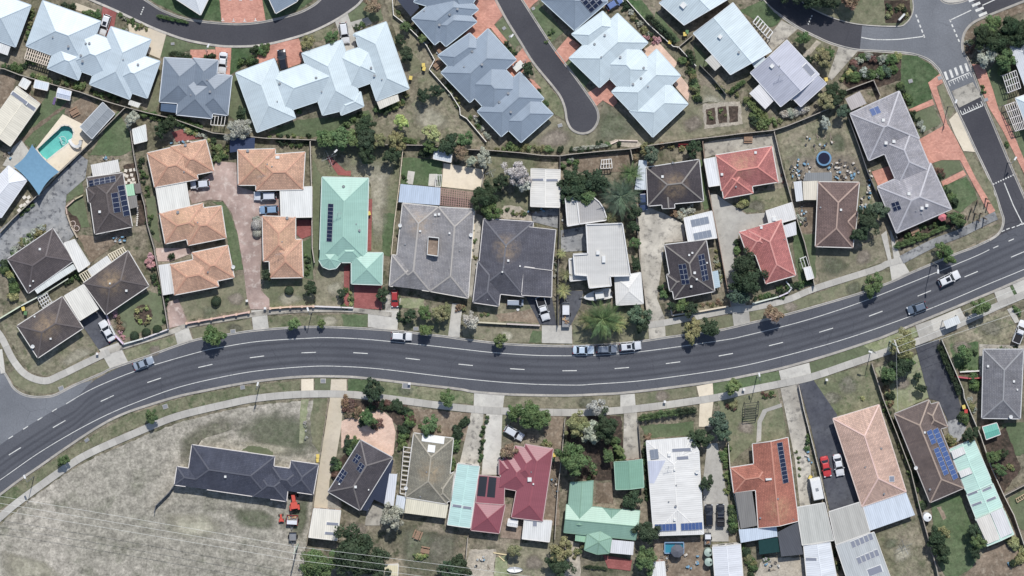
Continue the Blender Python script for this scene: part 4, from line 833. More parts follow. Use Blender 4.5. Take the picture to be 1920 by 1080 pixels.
def awning(h, pts, z=2.5, col=rgb(226, 226, 220), kind='corr', tilt=.04, posts=True, name='awning_roof', low=2):
    """thin sheet roof on posts belonging to a building"""
    root = h.root if isinstance(h, Bld) else h
    P2 = [W(*p, z) for p in pts]; n = len(P2); a, b = P2[0], P2[1]; L = math.hypot(b[0] - a[0], b[1] - a[1]); d = ((b[0] - a[0]) / L, (b[1] - a[1]) / L); nn = (-d[1], d[0])
    cx = sum(p[0] for p in P2) / n - a[0]; cy = sum(p[1] for p in P2) / n - a[1]
    if nn[0] * cx + nn[1] * cy < 0: nn = (-nn[0], -nn[1])
    P3 = [(p[0], p[1], z - tilt * ((p[0] - a[0]) * nn[0] + (p[1] - a[1]) * nn[1])) for p in P2]; uv = [((p[0] - a[0]) * d[0] + (p[1] - a[1]) * d[1], (p[0] - a[0]) * nn[0] + (p[1] - a[1]) * nn[1]) for p in P2]
    ar = sum(P2[i][0] * P2[(i + 1) % n][1] - P2[(i + 1) % n][0] * P2[i][1] for i in range(n))
    if ar < 0: P3.reverse(); uv.reverse()
    mb = MB(); mb.face(P3, uv); mb.face([(p[0], p[1], p[2] - .09) for p in reversed(P3)])
    for i in range(n): p, q = P3[i], P3[(i + 1) % n]; mb.face([(p[0], p[1], p[2] - .09), (q[0], q[1], q[2] - .09), q, p])
    o = mb.build(name, kind, root, color=col)
    if kind == 'tile': o['lichen_at'] = (0.0, 0.0, -500.0)
    if posts:
        C_ = (sum(p[0] for p in P3) / n, sum(p[1] for p in P3) / n)
        for p in P3:
            x, y = p[0] + (C_[0] - p[0]) * .07, p[1] + (C_[1] - p[1]) * .07; m = MB(); zt = p[2] - .09; m.box((x, y, zt / 2), (.11, .11, zt)); m.build('post', 'paint', root, color=rgb(206, 202, 194))
    return o
def slats(root, pts, n, z=2.4, col=rgb(226, 222, 212), w=.12, gap_beams=2, name='slat'):
    """open pergola: slats across the quad a-b-c-d from side ab to side dc"""
    a, b, c, d = [Vector((*W(*p, z), z)) for p in pts]
    for k in range(n):
        t = k / (n - 1); m = MB(); m.beam(a + (b - a) * t, d + (c - d) * t, w, .14); m.build(name, 'wood', root, color=col)
    for k in range(gap_beams):
        t = k / (gap_beams - 1); m = MB(); m.beam(a + (d - a) * t - Vector((0, 0, .15)), b + (c - b) * t - Vector((0, 0, .15)), .14, .18); m.build('beam', 'wood', root, color=col)
    for p in (a, b, c, d): m = MB(); m.box((p.x, p.y, p.z / 2 - .1), (.12, .12, p.z - .2)); m.build('post', 'wood', root, color=col)
def pergola(label, pts, n, z=2.4, col=rgb(226, 222, 212), beams=2, w=.12):
    c = W(sum(p[0] for p in pts) / 4, sum(p[1] for p in pts) / 4); r = empty('pergola', (*c, 0)); tag(r, label, 'pergola'); slats(r, pts, n, z, col, w, beams); return r
PALE = rgb(182, 196, 203); PALE2 = rgb(190, 204, 208); SLATE = rgb(118, 130, 143); SLATE2 = rgb(132, 146, 160)
DK = rgb(72, 76, 90)
# ---- top rows, pale and slate sheet-metal roofs
B('the corner house at far left', 'pale blue metal roofed house cut by the top left corner of the photo', [[(58, 10), (29, 88), (-50, 59)]], PALE, 'metal', gut=PALE)
awning(ALLB[-1], [(-12, 72), (21, 84), (14, 104), (-20, 92)], 2.4, rgb(214, 214, 210))
h = B('the big pale house by crescent', 'large pale blue metal hip roof house with white car in its red drive', [[(80, 1), (189, 40), (158, 125), (49, 86)], [(107, 78), (165, 99), (147, 150), (89, 128)], [(150, 53), (230, 82), (203, 152), (122, 123)], [(208, 50), (283, 74), (243, 186), (168, 158)], [(225, 90), (300, 115), (276, 184), (200, 158)]], PALE, 'metal', gut=PALE,
      vents=[(129, 87, 'v'), (161, 82, 'w', .7), (168, 81, 'v'), (152, 104, 'v'), (155, 115, 'v'), (259, 121, 'v'), (100, 70, 'v', .6), (232, 112, 'v', .6)])
slats(h.root, [(52, 90), (97, 105), (90, 124), (46, 110)], 12, 2.4, rgb(206, 190, 170), .2, 4); awning(h, [(243, 187), (264, 194), (259, 202), (240, 196)], 2.3, rgb(236, 232, 220))
h = B('the slate house with blue verandah', 'slate blue metal hip house with white car on brick drive', [[(308, 108), (376, 112), (366, 196), (299, 191)], [(362, 109), (409, 113), (402, 176), (354, 172)], [(378, 136), (435, 142), (427, 216), (370, 209)], [(339, 143), (405, 150), (397, 222), (331, 215)]], SLATE, 'metal', gut=rgb(200, 206, 212), vents=[(394, 172, 'v'), (358, 178, 'v', .6), (388, 150, 'v', .6)])
awning(h, [(302, 193), (332, 196), (331, 212), (301, 208)], 2.4, rgb(74, 96, 122), 'metal'); slats(h.root, [(397, 218), (423, 217), (420, 236), (395, 234)], 5, 2.3, rgb(220, 216, 206), .12)
h = B('the long pale duplex', 'very long pale blue metal duplex with black car on its brick drive', [[(442, 137), (514, 110), (554, 221), (482, 248)], [(505, 142), (640, 97), (664, 167), (529, 212)], [(566, 100), (641, 75), (680, 198), (605, 216)], [(632, 190), (676, 172), (682, 199), (640, 216)], [(664, 63), (724, 41), (767, 166), (706, 189)], [(630, 103), (700, 80), (722, 146), (654, 170)], [(662, 65), (704, 50), (718, 90), (690, 99)]], PALE2, 'metal', gut=PALE2,
      vents=[(524, 157, 'w', .8), (593, 146, 'w', .8), (594, 146, 'v', .6), (520, 190, 'v', .6), (696, 127, 'v'), (702, 142, 'v'), (716, 149, 'v', .6), (603, 172, 'v', .6)])
awning(h, [(706, 190), (746, 177), (749, 189), (712, 205)], 2.5, rgb(240, 234, 216))
h = B('the slate house at top centre', 'slate metal roofed house at the top edge above the brick turning area', [[(772, 35), (815, 84), (897, 18), (854, -31)], [(795, 45), (836, 87), (894, 41), (853, -1)], [(776, 4), (870, 32), (900, -15), (800, -50)]], SLATE2, 'metal', gut=PALE, vents=[(843, 28, 'w', .8), (858, 17, 'v'), (824, 47, 'v'), (795, 20, 'v', .6)])
awning(h, [(740, -6), (775, -12), (786, 14), (770, 31)], 2.6, rgb(52, 58, 74), 'metal', posts=True)
h = B('the slate duplex left of cul-de-sac', 'large slate blue metal duplex on the left of the cul-de-sac', [[(827, 136), (881, 192), (968, 112), (915, 54)], [(821, 104), (850, 134), (912, 92), (881, 62)], [(895, 209), (940, 256), (1020, 185), (975, 135)], [(935, 226), (977, 267), (1037, 214), (995, 172)], [(865, 157), (925, 221), (983, 168), (923, 104)]], SLATE2, 'metal', gut=PALE, vents=[(885, 97, 'w', .8), (904, 121, 'v'), (936, 192, 'w', .8), (953, 175, 'v'), (870, 125, 'v', .6), (958, 210, 'v')])
h = B('the pale duplex right of cul-de-sac', 'large pale metal duplex on the right of the cul-de-sac', [[(1067, 109), (1124, 164), (1215, 80), (1158, 25)], [(1072, 64), (1102, 92), (1160, 52), (1130, 21)], [(1147, 172), (1195, 222), (1276, 142), (1231, 92)], [(1180, 208), (1224, 257), (1290, 195), (1248, 148)], [(1118, 120), (1180, 186), (1236, 132), (1176, 66)]], PALE2, 'metal', gut=PALE2, vents=[(1115, 83, 'w', .8), (1163, 107, 'v'), (1134, 66, 'v'), (1207, 127, 'v'), (1202, 147, 'w', .8), (1187, 158, 'v'), (1215, 162, 'v', .6), (1127, 107, 'v', .7)])
h = B('the solar slate house at top', 'slate metal house at the top edge with a big dark solar array', [[(1015, 0), (1077, 57), (1140, 3), (1078, -54)]], SLATE2, 'metal', gut=PALE)
solar(h, (1085, -2), (1108, 24), (1108, -22), 4, 3)
h = B('the white gabled units', 'white corrugated gable roofed unit with slatted white pergola', [([(1300, 62), (1370, 140), (1447, 96), (1374, 5)], 'g0', 0, .27), ([(1236, 5), (1283, 47), (1376, -8), (1330, -60)], 'g0', .1, .27), ([(1398, 100), (1420, 132), (1440, 118), (1418, 88)], 'm0', -.2, .1)], PALE2, 'corr', gut=rgb(220, 224, 226), slope=.3, vents=[(1350, 69, 'c', 1.2, 1.2, 48), (1281, 10, 'c', 1.7, 1.7, 48), (1385, 98, 'v')])
awning(h, [(1322, 113), (1335, 102), (1353, 122), (1341, 133)], 2.6, rgb(190, 186, 176))
slats(h.root, [(1412, 42), (1440, 72), (1449, 60), (1421, 30)], 7, 2.5, rgb(232, 230, 224), .22)
h = B('the lilac grey gabled unit', 'lilac grey corrugated gable roofed unit with cream skylight', [([(1407, 136), (1464, 200), (1536, 140), (1475, 75)], 'g0', 0, .27), ([(1486, 184), (1502, 200), (1549, 157), (1533, 141)], 'm0', -.25, .12)], rgb(172, 174, 186), 'corr', gut=rgb(206, 206, 208), vents=[(1447, 124, 'c', 1.2, 1.2, 48), (1462, 140, 'a'), (1484, 186, 'v'), (1461, 124, 'v', .6)])
awning(h, [(1405, 175), (1427, 155), (1455, 185), (1435, 205)], 2.5, rgb(234, 232, 230)); roof_item(h, 1517, 131, 's', 1.3, 3.0, 42)
h = B('the long grey tiled house', 'long grey tiled house on the corner with small solar panels and brick forecourt', [[(1594, 213), (1686, 171), (1724, 260), (1629, 301)], [(1648, 262), (1712, 236), (1748, 322), (1684, 348)], [(1645, 350), (1745, 306), (1784, 392), (1681, 437)]], rgb(158, 156, 160), 'tile', gut=rgb(190, 188, 188), cap=rgb(176, 174, 178), over=.3,
      vents=[(1655, 225, 'c', 1, 1), (1661, 268, 'c'), (1676, 265, 'c'), (1703, 363, 'c'), (1728, 390, 'c'), (1737, 385, 'c'), (1646, 230, 'v', .6), (1717, 395, 'v', .6), (1728, 400, 'v', .6)])
solar(h, (1631, 205), (1648, 198), (1635, 219), 2, 1, 'cells_blue'); solar(h, (1671, 381), (1685, 376), (1677, 397), 2, 2)
awning(h, [(1585, 185), (1612, 171), (1625, 194), (1596, 207)], 2.5, rgb(176, 168, 164), 'corr')
B('the white house at right edge', 'white metal roofed house at the upper right edge behind dark trees', [([(1894, 88), (1960, 60), (2000, 170), (1925, 170)], 'h')], rgb(226, 230, 234), 'metal', gut=rgb(226, 230, 234), slope=.25)
B('the pale house at right edge', 'pale blue metal roof of house at right edge beside white pergola frames', [([(1904, 184), (1960, 165), (1985, 260), (1930, 250)], 'h')], PALE, 'metal', slope=.3)
B('the white house at top left', 'white metal roof corner at top edge beside the brick parking bays', [[(320, -30), (400, -22), (376, 28), (330, -2)]], rgb(214, 218, 220), 'metal', slope=.3)
B('the slate house at top edge', 'slate metal roof corner at top edge right of the brick parking bays', [[(496, -20), (575, -25), (556, 3), (517, 25)]], SLATE2, 'metal', slope=.3)
# ---- left middle
h = B('the white roofed pool house', 'white ribbed metal roof house at left edge beside the blue shade sail', [[(16, 311), (51, 337), (2, 408), (-45, 374)], [(-45, 320), (12, 356), (-30, 410), (-70, 380)]], rgb(226, 228, 232), 'corr', slope=.36, gut=rgb(226, 228, 230))
h = B('the cream shed by the pool', 'cream gable roofed shed with two dark skylight strips near the swimming pool', [([(32, 162), (75, 194), (19, 274), (-24, 241)], 'g1', .3, .14)], rgb(232, 224, 202), 'corr', 'shed', 'shed', gut=rgb(226, 220, 204), over=.12)
roof_item(h, 36, 184, 's', 4.2, .8, -35); roof_item(h, 57, 200, 's', 2.2, .8, -35)
for nm, lab, pts, c, z in (('the tiny white shed', 'tiny white garden shed against the fence at the left edge', [(43, 146), (58, 154), (49, 168), (35, 160)], rgb(224, 226, 222), 2.1), ('the small blue white shed', 'small flat pale blue shed roof beside the tiny white shed', [(66, 150), (92, 156), (89, 170), (63, 164)], rgb(206, 216, 222), 2.1), ('the white shed by the hedge', 'small square white shed right of the green lawn', [(248, 243), (273, 234), (276, 264), (252, 270)], rgb(232, 236, 230), 2.2)):
    B(nm, lab, [(pts, 'm0', 0, .06)], c, 'corr', 'shed', 'shed', ze=z, over=.08)
h = B('the cubby house', 'small blue grey cubby house on posts with purple slide', [([(109, 165), (134, 172), (131, 188), (105, 182)], 'g0', 0, .2)], rgb(184, 192, 206), 'corr', 'cubby_house', 'cubby house', ze=2.2, wall=False)
m = MB(); a, b = W(104, 183, .9), W(100, 196, .1); m.beam((*a, 1.1), (*b, .1), .5, .06); m.build('slide', 'plastic', h.root, color=rgb(150, 120, 170))
B('the grey gabled pool shed', 'dark grey gable roofed shed between the pool and the green lawn', [([(193, 192), (215, 213), (172, 260), (150, 238)], 'g1', 0, .22)], rgb(140, 146, 150), 'corr', 'shed', 'shed', ze=2.3, over=.1, gut=rgb(196, 198, 198))
h = B('the brown solar house at left', 'dark brown tiled house with two solar arrays and white rear awning', [[(163, 333), (230, 324), (248, 425), (178, 439)], [(162, 352), (205, 346), (210, 374), (166, 380)]], rgb(92, 84, 82), 'tile', vents=[(187, 397, 'c', .8), (198, 436, 'a')])
solar(h, (165, 339), (215, 330), (167, 350), 5, 2, lift=.16); solar(h, (208, 363), (214, 400), (220, 360), 4, 1, lift=.12); solar(h, (219, 349), (231, 406), (231, 347), 6, 1, lift=.12)
awning(h, [(170, 309), (221, 299), (225, 322), (174, 332)], 2.7, rgb(232, 228, 220)); awning(h, [(235, 347), (250, 344), (253, 366), (238, 368)], 2.5, rgb(160, 206, 168)); awning(h, [(238, 369), (256, 366), (258, 388), (243, 392)], 2.4, rgb(130, 126, 120)); awning(h, [(251, 345), (263, 343), (265, 362), (254, 363)], 2.3, rgb(120, 110, 104), posts=False)
h = B('the upper brown corner house', 'brown tiled house with long white awning left of the curved grey drive', [[(14, 486), (99, 428), (138, 489), (53, 550)]], rgb(93, 85, 85), 'tile', gut=rgb(196, 194, 190), vents=[(75, 467, 'c', .7), (56, 536, 'c', .5), (62, 527, 'c', .5)])
awning(h, [(137, 495), (62, 540), (70, 551), (143, 504)], 2.5, rgb(226, 230, 224)); B('the white carport by grey drive', 'white flat carport beside the upper brown tiled house', [([(120, 456), (140, 449), (169, 495), (148, 510)], 'm0', 0, .03)], rgb(224, 222, 214), 'corr', 'carport', 'carport', wall=False)
h = B('the middle brown house', 'brown tiled house above the ring shaped flower bed', [[(156, 531), (240, 470), (279, 536), (199, 590)]], rgb(92, 84, 82), 'tile', lichen=(207, 528), vents=[(237, 545, 'c', .7), (207, 531, 'c', .5)])
awning(h, [(164, 505), (201, 479), (211, 494), (173, 520)], 2.5, rgb(234, 232, 224)); slats(h.root, [(203, 477), (231, 463), (238, 474), (211, 490)], 8, 2.3, rgb(222, 210, 180), .2); slats(h.root, [(149, 515), (164, 506), (172, 519), (158, 529)], 5, 2.3, rgb(222, 210, 180), .2)
B('the white carport between brown houses', 'off white carport roof between the two lower brown tiled houses', [([(121, 555), (156, 534), (185, 579), (150, 601)], 'm0', 0, .03)], rgb(218, 214, 202), 'corr', 'carport', 'carport', wall=False)
h = B('the lower brown corner house', 'brown tiled house on the lower left corner with orange lichen at its ridge', [[(32, 611), (117, 556), (156, 615), (71, 671)]], rgb(95, 87, 85), 'tile', lichen=(87, 612), vents=[(64, 594, 'c', .5), (95, 635, 'c', .6), (60, 652, 'd')])
# ---- orange tiled units
OR = rgb(202, 158, 128)
OC = rgb(190, 140, 112)
h = B('the upper left orange unit', 'upper left orange tiled unit beside the white carport', [[(276, 287), (358, 268), (371, 336), (290, 351)], [(320, 275), (386, 262), (401, 321), (335, 334)]], OR, 'tile', cap=OC, vents=[(347, 272, 'v', 1.2), (345, 322, 'v', .6)], wcol=rgb(210, 190, 170))
h = B('the upper right orange unit', 'upper right orange tiled unit with a dark blue pergola roof behind it', [[(446, 281), (516, 279), (516, 347), (447, 347)], [(480, 292), (572, 285), (568, 355), (480, 357)]], OR, 'tile', cap=OC, vents=[(464, 283, 'v', 1.2), (520, 295, 'c', 1.3, .9), (501, 308, 'v', .6), (510, 312, 'v', .6), (491, 330, 'a')], lichen=(482, 316))
awning(h, [(431, 258), (478, 258), (477, 280), (431, 286)], 2.4, rgb(48, 62, 92), 'metal')
h = B('the middle orange unit', 'middle left orange tiled unit below the white carport', [[(299, 400), (380, 381), (390, 440), (310, 457)], [(338, 395), (415, 386), (424, 446), (353, 460)]], OR, 'tile', cap=OC, vents=[(333, 398, 'v', 1.2), (371, 417, 'v', .6)], lichen=(345, 415))
h = B('the lower orange unit', 'lower left orange tiled unit with its own white side carport', [[(319, 496), (395, 480), (410, 537), (327, 553)], [(360, 474), (427, 460), (439, 520), (372, 534)]], OR, 'tile', cap=OC, vents=[(436, 503, 'd'), (390, 510, 'v', .6)])
awning(h, [(297, 497), (319, 494), (329, 550), (305, 554)], 2.4, rgb(230, 228, 222))
h = B('the lower right orange unit', 'narrow orange tiled unit right of the shared pink drive', [[(492, 405), (554, 407), (554, 488), (494, 490)], [(504, 450), (566, 449), (568, 520), (506, 521)]], OR, 'tile', cap=OC, vents=[(538, 409, 'v', 1.2), (525, 475, 'a'), (529, 453, 'v', .5)], lichen=(530, 445))
h = B('the left white carport', 'white corrugated carport between the upper and middle orange units', [([(292, 352), (349, 341), (357, 390), (300, 400)], 'm0', -.2, .03)], rgb(226, 224, 214), 'corr', 'carport', 'carport', wall=False)
h = B('the right white carport', 'white corrugated double carport beside silver and blue cars', [([(525, 354), (585, 350), (585, 407), (527, 408)], 'm0', -.2, .03)], rgb(230, 230, 224), 'corr', 'carport', 'carport', wall=False)
# ---- mint house
MT = rgb(144, 184, 168)
h = B('the mint roofed house', 'long mint green metal roofed house with one column of ten solar panels', [[(604, 332), (691, 334), (687, 486), (599, 486)], [(659, 474), (718, 474), (716, 534), (659, 532)], [(598, 488), (605, 500), (617, 505), (630, 503), (640, 491), (637, 466), (601, 466)], [(628, 450), (686, 450), (680, 492), (628, 492)]], MT, 'metal', gut=rgb(206, 220, 210), cap=rgb(150, 190, 174), slope=.38, vents=[(644, 350, 'w', .9), (634, 400, 'a'), (674, 432, 'v'), (668, 420, 'v', .5)])
solar(h, (615, 382), (612, 453), (626, 382), 10, 1)
# ---- grey duplex
GR = rgb(146, 144, 144)
h = B('the big grey tiled duplex', 'large grey tiled duplex with a small central light well', [[(755, 381), (822, 388), (806, 546), (738, 536)], [(822, 388), (889, 392), (878, 559), (806, 546)], [(735, 478), (790, 484), (790, 543), (730, 536)]], GR, 'tile', cap=rgb(164, 158, 150), lichen=(785, 418), gut=rgb(220, 214, 202), vents=[(788, 433, 'c', .6), (843, 437, 'c', .6), (816, 403, 'c', .8), (823, 402, 'c', .8), (760, 458, 'v', .7), (862, 470, 'v', .6), (749, 425, 'd'), (882, 443, 'd'), (812, 420, 'v', .5)])
for x0, x1, c_ in ((803.5, 821.5, 'white'),):
    m = MB(); q = [W(803, 444, 4), W(823, 446, 4), (W(821, 480, 4)), W(801, 477, 4)]
    for a, b in zip(q, q[1:] + q[:1]): m.beam((*a, 4.0), (*b, 4.0), .12, .9)
    m.build('light_well_frame', 'white', h.root); m = MB(); m.face([(*p, 3.62) for p in q][::-1]); m.build('light_well_floor', 'deck', h.root)
awning(h, [(751, 345), (826, 352), (825, 385), (747, 379)], 2.7, rgb(176, 190, 206), 'corr'); slats(h.root, [(827, 353), (890, 362), (889, 391), (825, 384)], 16, 2.5, rgb(158, 128, 116), .2, 8)
DG = rgb(92, 92, 100)
h = B('the dark grey gabled house', 'dark grey tiled house with flat side extension and white utility in its drive', [[(907, 410), (1000, 416), (983, 556), (893, 546)], [(896, 490), (945, 492), (935, 574), (887, 567)], ([(1042, 431), (1035, 507), (980, 500), (990, 425)], 'm0', -.1, .06), ([(1035, 507), (1034, 557), (978, 553), (982, 499)], 'm0', -.25, .08)], DG, 'tile', cap=rgb(104, 104, 110), gut=rgb(206, 200, 194), lichen=(950, 465), vents=[(953, 488, 'c', .7), (942, 509, 'c', .5), (975, 499, 'c', .5), (949, 461, 'v', .6), (944, 500, 'v', .5), (914, 562, 'v', .5)])
# ---- white flat-roofed house
WF = rgb(190, 188, 182)
wr = empty('house', (*W(1120, 470), 0)); tag(wr, 'modern white flat roofed house with parapets and one curved corner', 'house'); LAND.append((1120, 450, 'the white flat roofed house'))
def flat_block(pts, z, par=.35, nm='flat_roof', col=None):
    q = [W(*p, z) for p in pts]; cx = sum(p[0] for p in q) / len(q); cy = sum(p[1] for p in q) / len(q)
    m = MB(); m.prism(q, 0, z, cap=False); m.build('wall', 'render', wr, color=rgb(226, 224, 220))
    bm_ = MB(); a0 = q[0]; bm_.face([(p[0], p[1], z - par * .7) for p in (q if sum(q[i][0] * q[(i + 1) % len(q)][1] - q[(i + 1) % len(q)][0] * q[i][1] for i in range(len(q))) > 0 else q[::-1])], [(p[1] - a0[1], p[0] - a0[0]) for p in (q if sum(q[i][0] * q[(i + 1) % len(q)][1] - q[(i + 1) % len(q)][0] * q[i][1] for i in range(len(q))) > 0 else q[::-1])])
    bm_.build(nm, 'metal', wr, color=col or WF); m = MB()
    for a, b in zip(q, q[1:] + q[:1]): m.beam((*a, z - .1), (*b, z - .1), .22, par)
    m.build('parapet', 'render', wr, color=rgb(216, 214, 210))
flat_block([(1060, 372), (1081, 370), (1087, 420), (1064, 424)], 3.3); arc = [(1081, 362), (1097, 363), (1112, 369), (1124, 379), (1132, 391), (1137, 407)]
flat_block(arc + [(1136, 413), (1087, 420)], 3.1, nm='curved_roof', col=rgb(158, 156, 154)); flat_block([(1099, 421), (1167, 419), (1182, 517), (1144, 518), (1146, 536), (1105, 540), (1101, 517), (1078, 515), (1075, 478), (1102, 476)], 4.4); flat_block([(1067, 486), (1076, 485), (1079, 514), (1101, 517), (1100, 524), (1069, 527)], 3.0)
for px, py in ((1121, 474), (1132, 486)): m = MB(); x, y = W(px, py, 4.4); m.box((x, y, 4.4), (.7, .7 if px < 1125 else 1.3, .6)); m.build('roof_cowl', 'white', wr)
h = B('the white hip garage', 'white hip roofed garage below the white flat roofed house', [([(1153, 520), (1201, 511), (1206, 569), (1156, 572)], 'h', 0, .22)], rgb(222, 220, 214), 'metal', 'garage', 'garage', gut=rgb(226, 224, 218))
# ---- right middle
BK = rgb(76, 71, 74)
h = B('the square charcoal hip house', 'square charcoal tiled hip roof house with small front gable', [[(1212, 314), (1311, 299), (1319, 377), (1215, 386)], ([(1242, 391), (1265, 390), (1262, 360), (1240, 361)], 'g1', 0, .5)], BK, 'tile', cap=rgb(128, 122, 116), lichen=(1263, 350), gut=rgb(206, 204, 200), vents=[(1242, 331, 'c', .8), (1262, 306, 'w', .9)])
awning(h, [(1198, 300), (1213, 301), (1214, 356), (1190, 356)], 2.4, rgb(206, 214, 220))
h = B('the charcoal solar hip house', 'charcoal tiled house with two dark solar arrays behind a front retaining wall', [[(1246, 459), (1324, 450), (1340, 546), (1264, 561)], [(1250, 515), (1290, 508), (1296, 540), (1256, 546)]], BK, 'tile', cap=rgb(124, 118, 112), gut=rgb(206, 204, 200), vents=[(1292, 478, 'c', .6), (1298, 474, 'c', .6), (1302, 511, 'c', .8), (1306, 523, 'c', .6), (1296, 537, 'c', .7), (1326, 493, 'c', .5)])
solar(h, (1272, 496), (1279, 534), (1286, 494), 4, 2); solar(h, (1308, 479), (1317, 528), (1320, 476), 5, 2)
awning(h, [(1335, 509), (1346, 507), (1351, 538), (1340, 541)], 2.3, rgb(170, 190, 200), 'metal')
h = B('the white solar shed', 'white shed with two rows of grey solar panels', [([(1282, 409), (1335, 396), (1344, 446), (1290, 453)], 'm0', -.2, .05)], rgb(230, 230, 228), 'corr', 'shed', 'shed', over=.1)
solar(h, (1295, 413), (1328, 406), (1298, 426), 4, 1, 'cells_grey'); solar(h, (1300, 438), (1333, 431), (1303, 451), 4, 1, 'cells_grey')
RD = rgb(174, 106, 100)
h = B('the upper red tiled house', 'upper red tiled house with yellow lichen patch on its ridge', [[(1342, 291), (1447, 274), (1459, 341), (1353, 358)], [(1348, 316), (1404, 306), (1412, 362), (1357, 372)]], RD, 'tile', cap=rgb(206, 128, 116), lichen=(1393, 305), vents=[(1417, 286, 'c', .8), (1354, 327, 'c', .8), (1380, 350, 'v', .7)])
B('the striped white carport', 'white ribbed carport left of the upper red tiled house', [([(1320, 299), (1342, 295), (1350, 347), (1329, 350)], 'm0', -.25, .03)], rgb(220, 222, 222), 'corr', 'carport', 'carport', wall=False)
h = B('the lower red tiled house', 'lower red tiled house beside a tall dark tree', [[(1400, 431), (1465, 412), (1492, 516), (1436, 532)], [(1386, 435), (1440, 421), (1454, 470), (1402, 480)]], rgb(182, 110, 104), 'tile', cap=rgb(200, 134, 124), vents=[(1428, 427, 'c', .8), (1472, 449, 'v', .5)])
h = B('the grey garage by red house', 'grey ribbed garage roof at the top right of the lower red tiled house', [([(1436, 396), (1485, 380), (1492, 410), (1443, 424)], 'm0', -.2, .05)], rgb(202, 200, 196), 'corr', 'garage', 'garage', over=.1)
roof_item(h, 1452, 411, 'c', 1.2); awning(h, [(1466, 424), (1492, 415), (1494, 440), (1473, 446)], 2.4, rgb(206, 206, 206))
h = B('the brown tiled junk yard house', 'brown tiled hip house below the cluttered yard with trampoline', [[(1534, 341), (1611, 342), (1599, 464), (1529, 462)], [(1570, 400), (1608, 396), (1604, 432), (1566, 432)]], rgb(118, 98, 92), 'tile', cap=rgb(164, 138, 124), vents=[(1539, 389, 'v', .7), (1576, 393, 'c', .7), (1543, 464, 'v', .5)])
awning(h, [(1505, 340), (1533, 339), (1531, 375), (1507, 375)], 2.5, rgb(228, 218, 196)); awning(h, [(1511, 324), (1560, 323), (1560, 340), (1506, 339)], 2.4, rgb(128, 130, 130), 'corr'); awning(h, [(1488, 341), (1503, 339), (1506, 376), (1493, 378)], 2.2, rgb(206, 208, 208), 'corr')
# ---- south row
h = B('the long navy roofed house', 'long navy tiled house standing on the dry paddock', [[(360, 834), (515, 856), (506, 935), (349, 912)], [(332, 875), (392, 884), (387, 917), (327, 909)], [(480, 880), (543, 889), (537, 940), (474, 931)], [(510, 874), (562, 881), (556, 923), (504, 915)], [(546, 864), (597, 871), (587, 927), (536, 920)]], DK, 'tile', cap=rgb(84, 86, 96), gut=rgb(222, 214, 206), slope=.36, vents=[(423, 893, 'c', .7)])
h = B('the dark diamond solar house', 'dark tiled house set diagonally with two solar arrays', [[(676, 825), (736, 858), (675, 957), (615, 922)]], rgb(82, 78, 82), 'tile', cap=rgb(112, 106, 104), gut=rgb(190, 188, 186), vents=[(667, 912, 'c', .8), (636, 908, 'c', .5), (691, 919, 'c', .4)])
solar(h, (629, 901), (642, 880), (639, 908), 3, 2); solar(h, (660, 865), (669, 851), (669, 871), 2, 2); solar(h, (668, 880), (676, 866), (677, 887), 2, 2)
awning(h, [(733, 861), (738, 863), (721, 946), (701, 937), (689, 959), (678, 957)], 2.5, rgb(44, 52, 72), 'metal'); awning(h, [(730, 888), (745, 889), (738, 949), (720, 947)], 2.4, rgb(222, 224, 228), 'corr')
h = B('the cream shed below long drive', 'cream metal shed with two skylight strips at the end of the long pale drive', [([(588, 954), (639, 958), (632, 1013), (579, 1007)], 'm0', .2, .04)], rgb(236, 230, 214), 'corr', 'shed', 'shed', over=.1)
roof_item(h, 623, 983, 's', 2.6, .6, -4); roof_item(h, 620, 1001, 's', 2.6, .6, -4)
h = B('the olive tiled house', 'olive grey tiled house with white solar heater panels on its front slope', [[(776, 812), (850, 822), (838, 945), (760, 932)], [(812, 905), (852, 885), (845, 940), (815, 940)]], rgb(134, 130, 114), 'tile', cap=rgb(158, 150, 132), lichen=(808, 885), vents=[(788, 932, 'v', .6), (800, 884, 'v', .6), (760, 918, 'd')])
for px, py, sx, sy in ((812, 824, 4.6, 1.5), (809, 841, 1.5, 1.5)):
    x, y = W(px, py, 3.4); z, n = plane_at(h, x, y); m = MB(); m.box((0, 0, .1), (sx, sy, .12)); o = m.build('heater_panel', 'white', h.root, base=(0, 0, 0)); o.location = (x - h.root.location.x, y - h.root.location.y, z); o.rotation_euler = (-.33 if n.y > 0 else .33, 0, -.13)
awning(h, [(762, 933), (841, 946), (836, 972), (758, 962)], 2.5, rgb(234, 226, 198)); awning(h, [(744, 928), (761, 932), (757, 962), (740, 956)], 2.4, rgb(210, 216, 222)); slats(h.root, [(757, 838), (750, 925), (763, 927), (771, 840)], 11, 2.4, rgb(206, 200, 190), .16)
B('the long mint shed', 'long mint green metal shed roof between olive and red roofed houses', [([(858, 869), (899, 874), (881, 990), (839, 984)], 'g1', 0, .06)], rgb(170, 204, 196), 'corr', 'shed', 'shed', over=.1)
roof_item(ALLB[-1], 857, 950, 's', 2.0, .55, -8); roof_item(ALLB[-1], 876, 953, 's', 1.9, .55, -8)
RM = rgb(142, 74, 84)
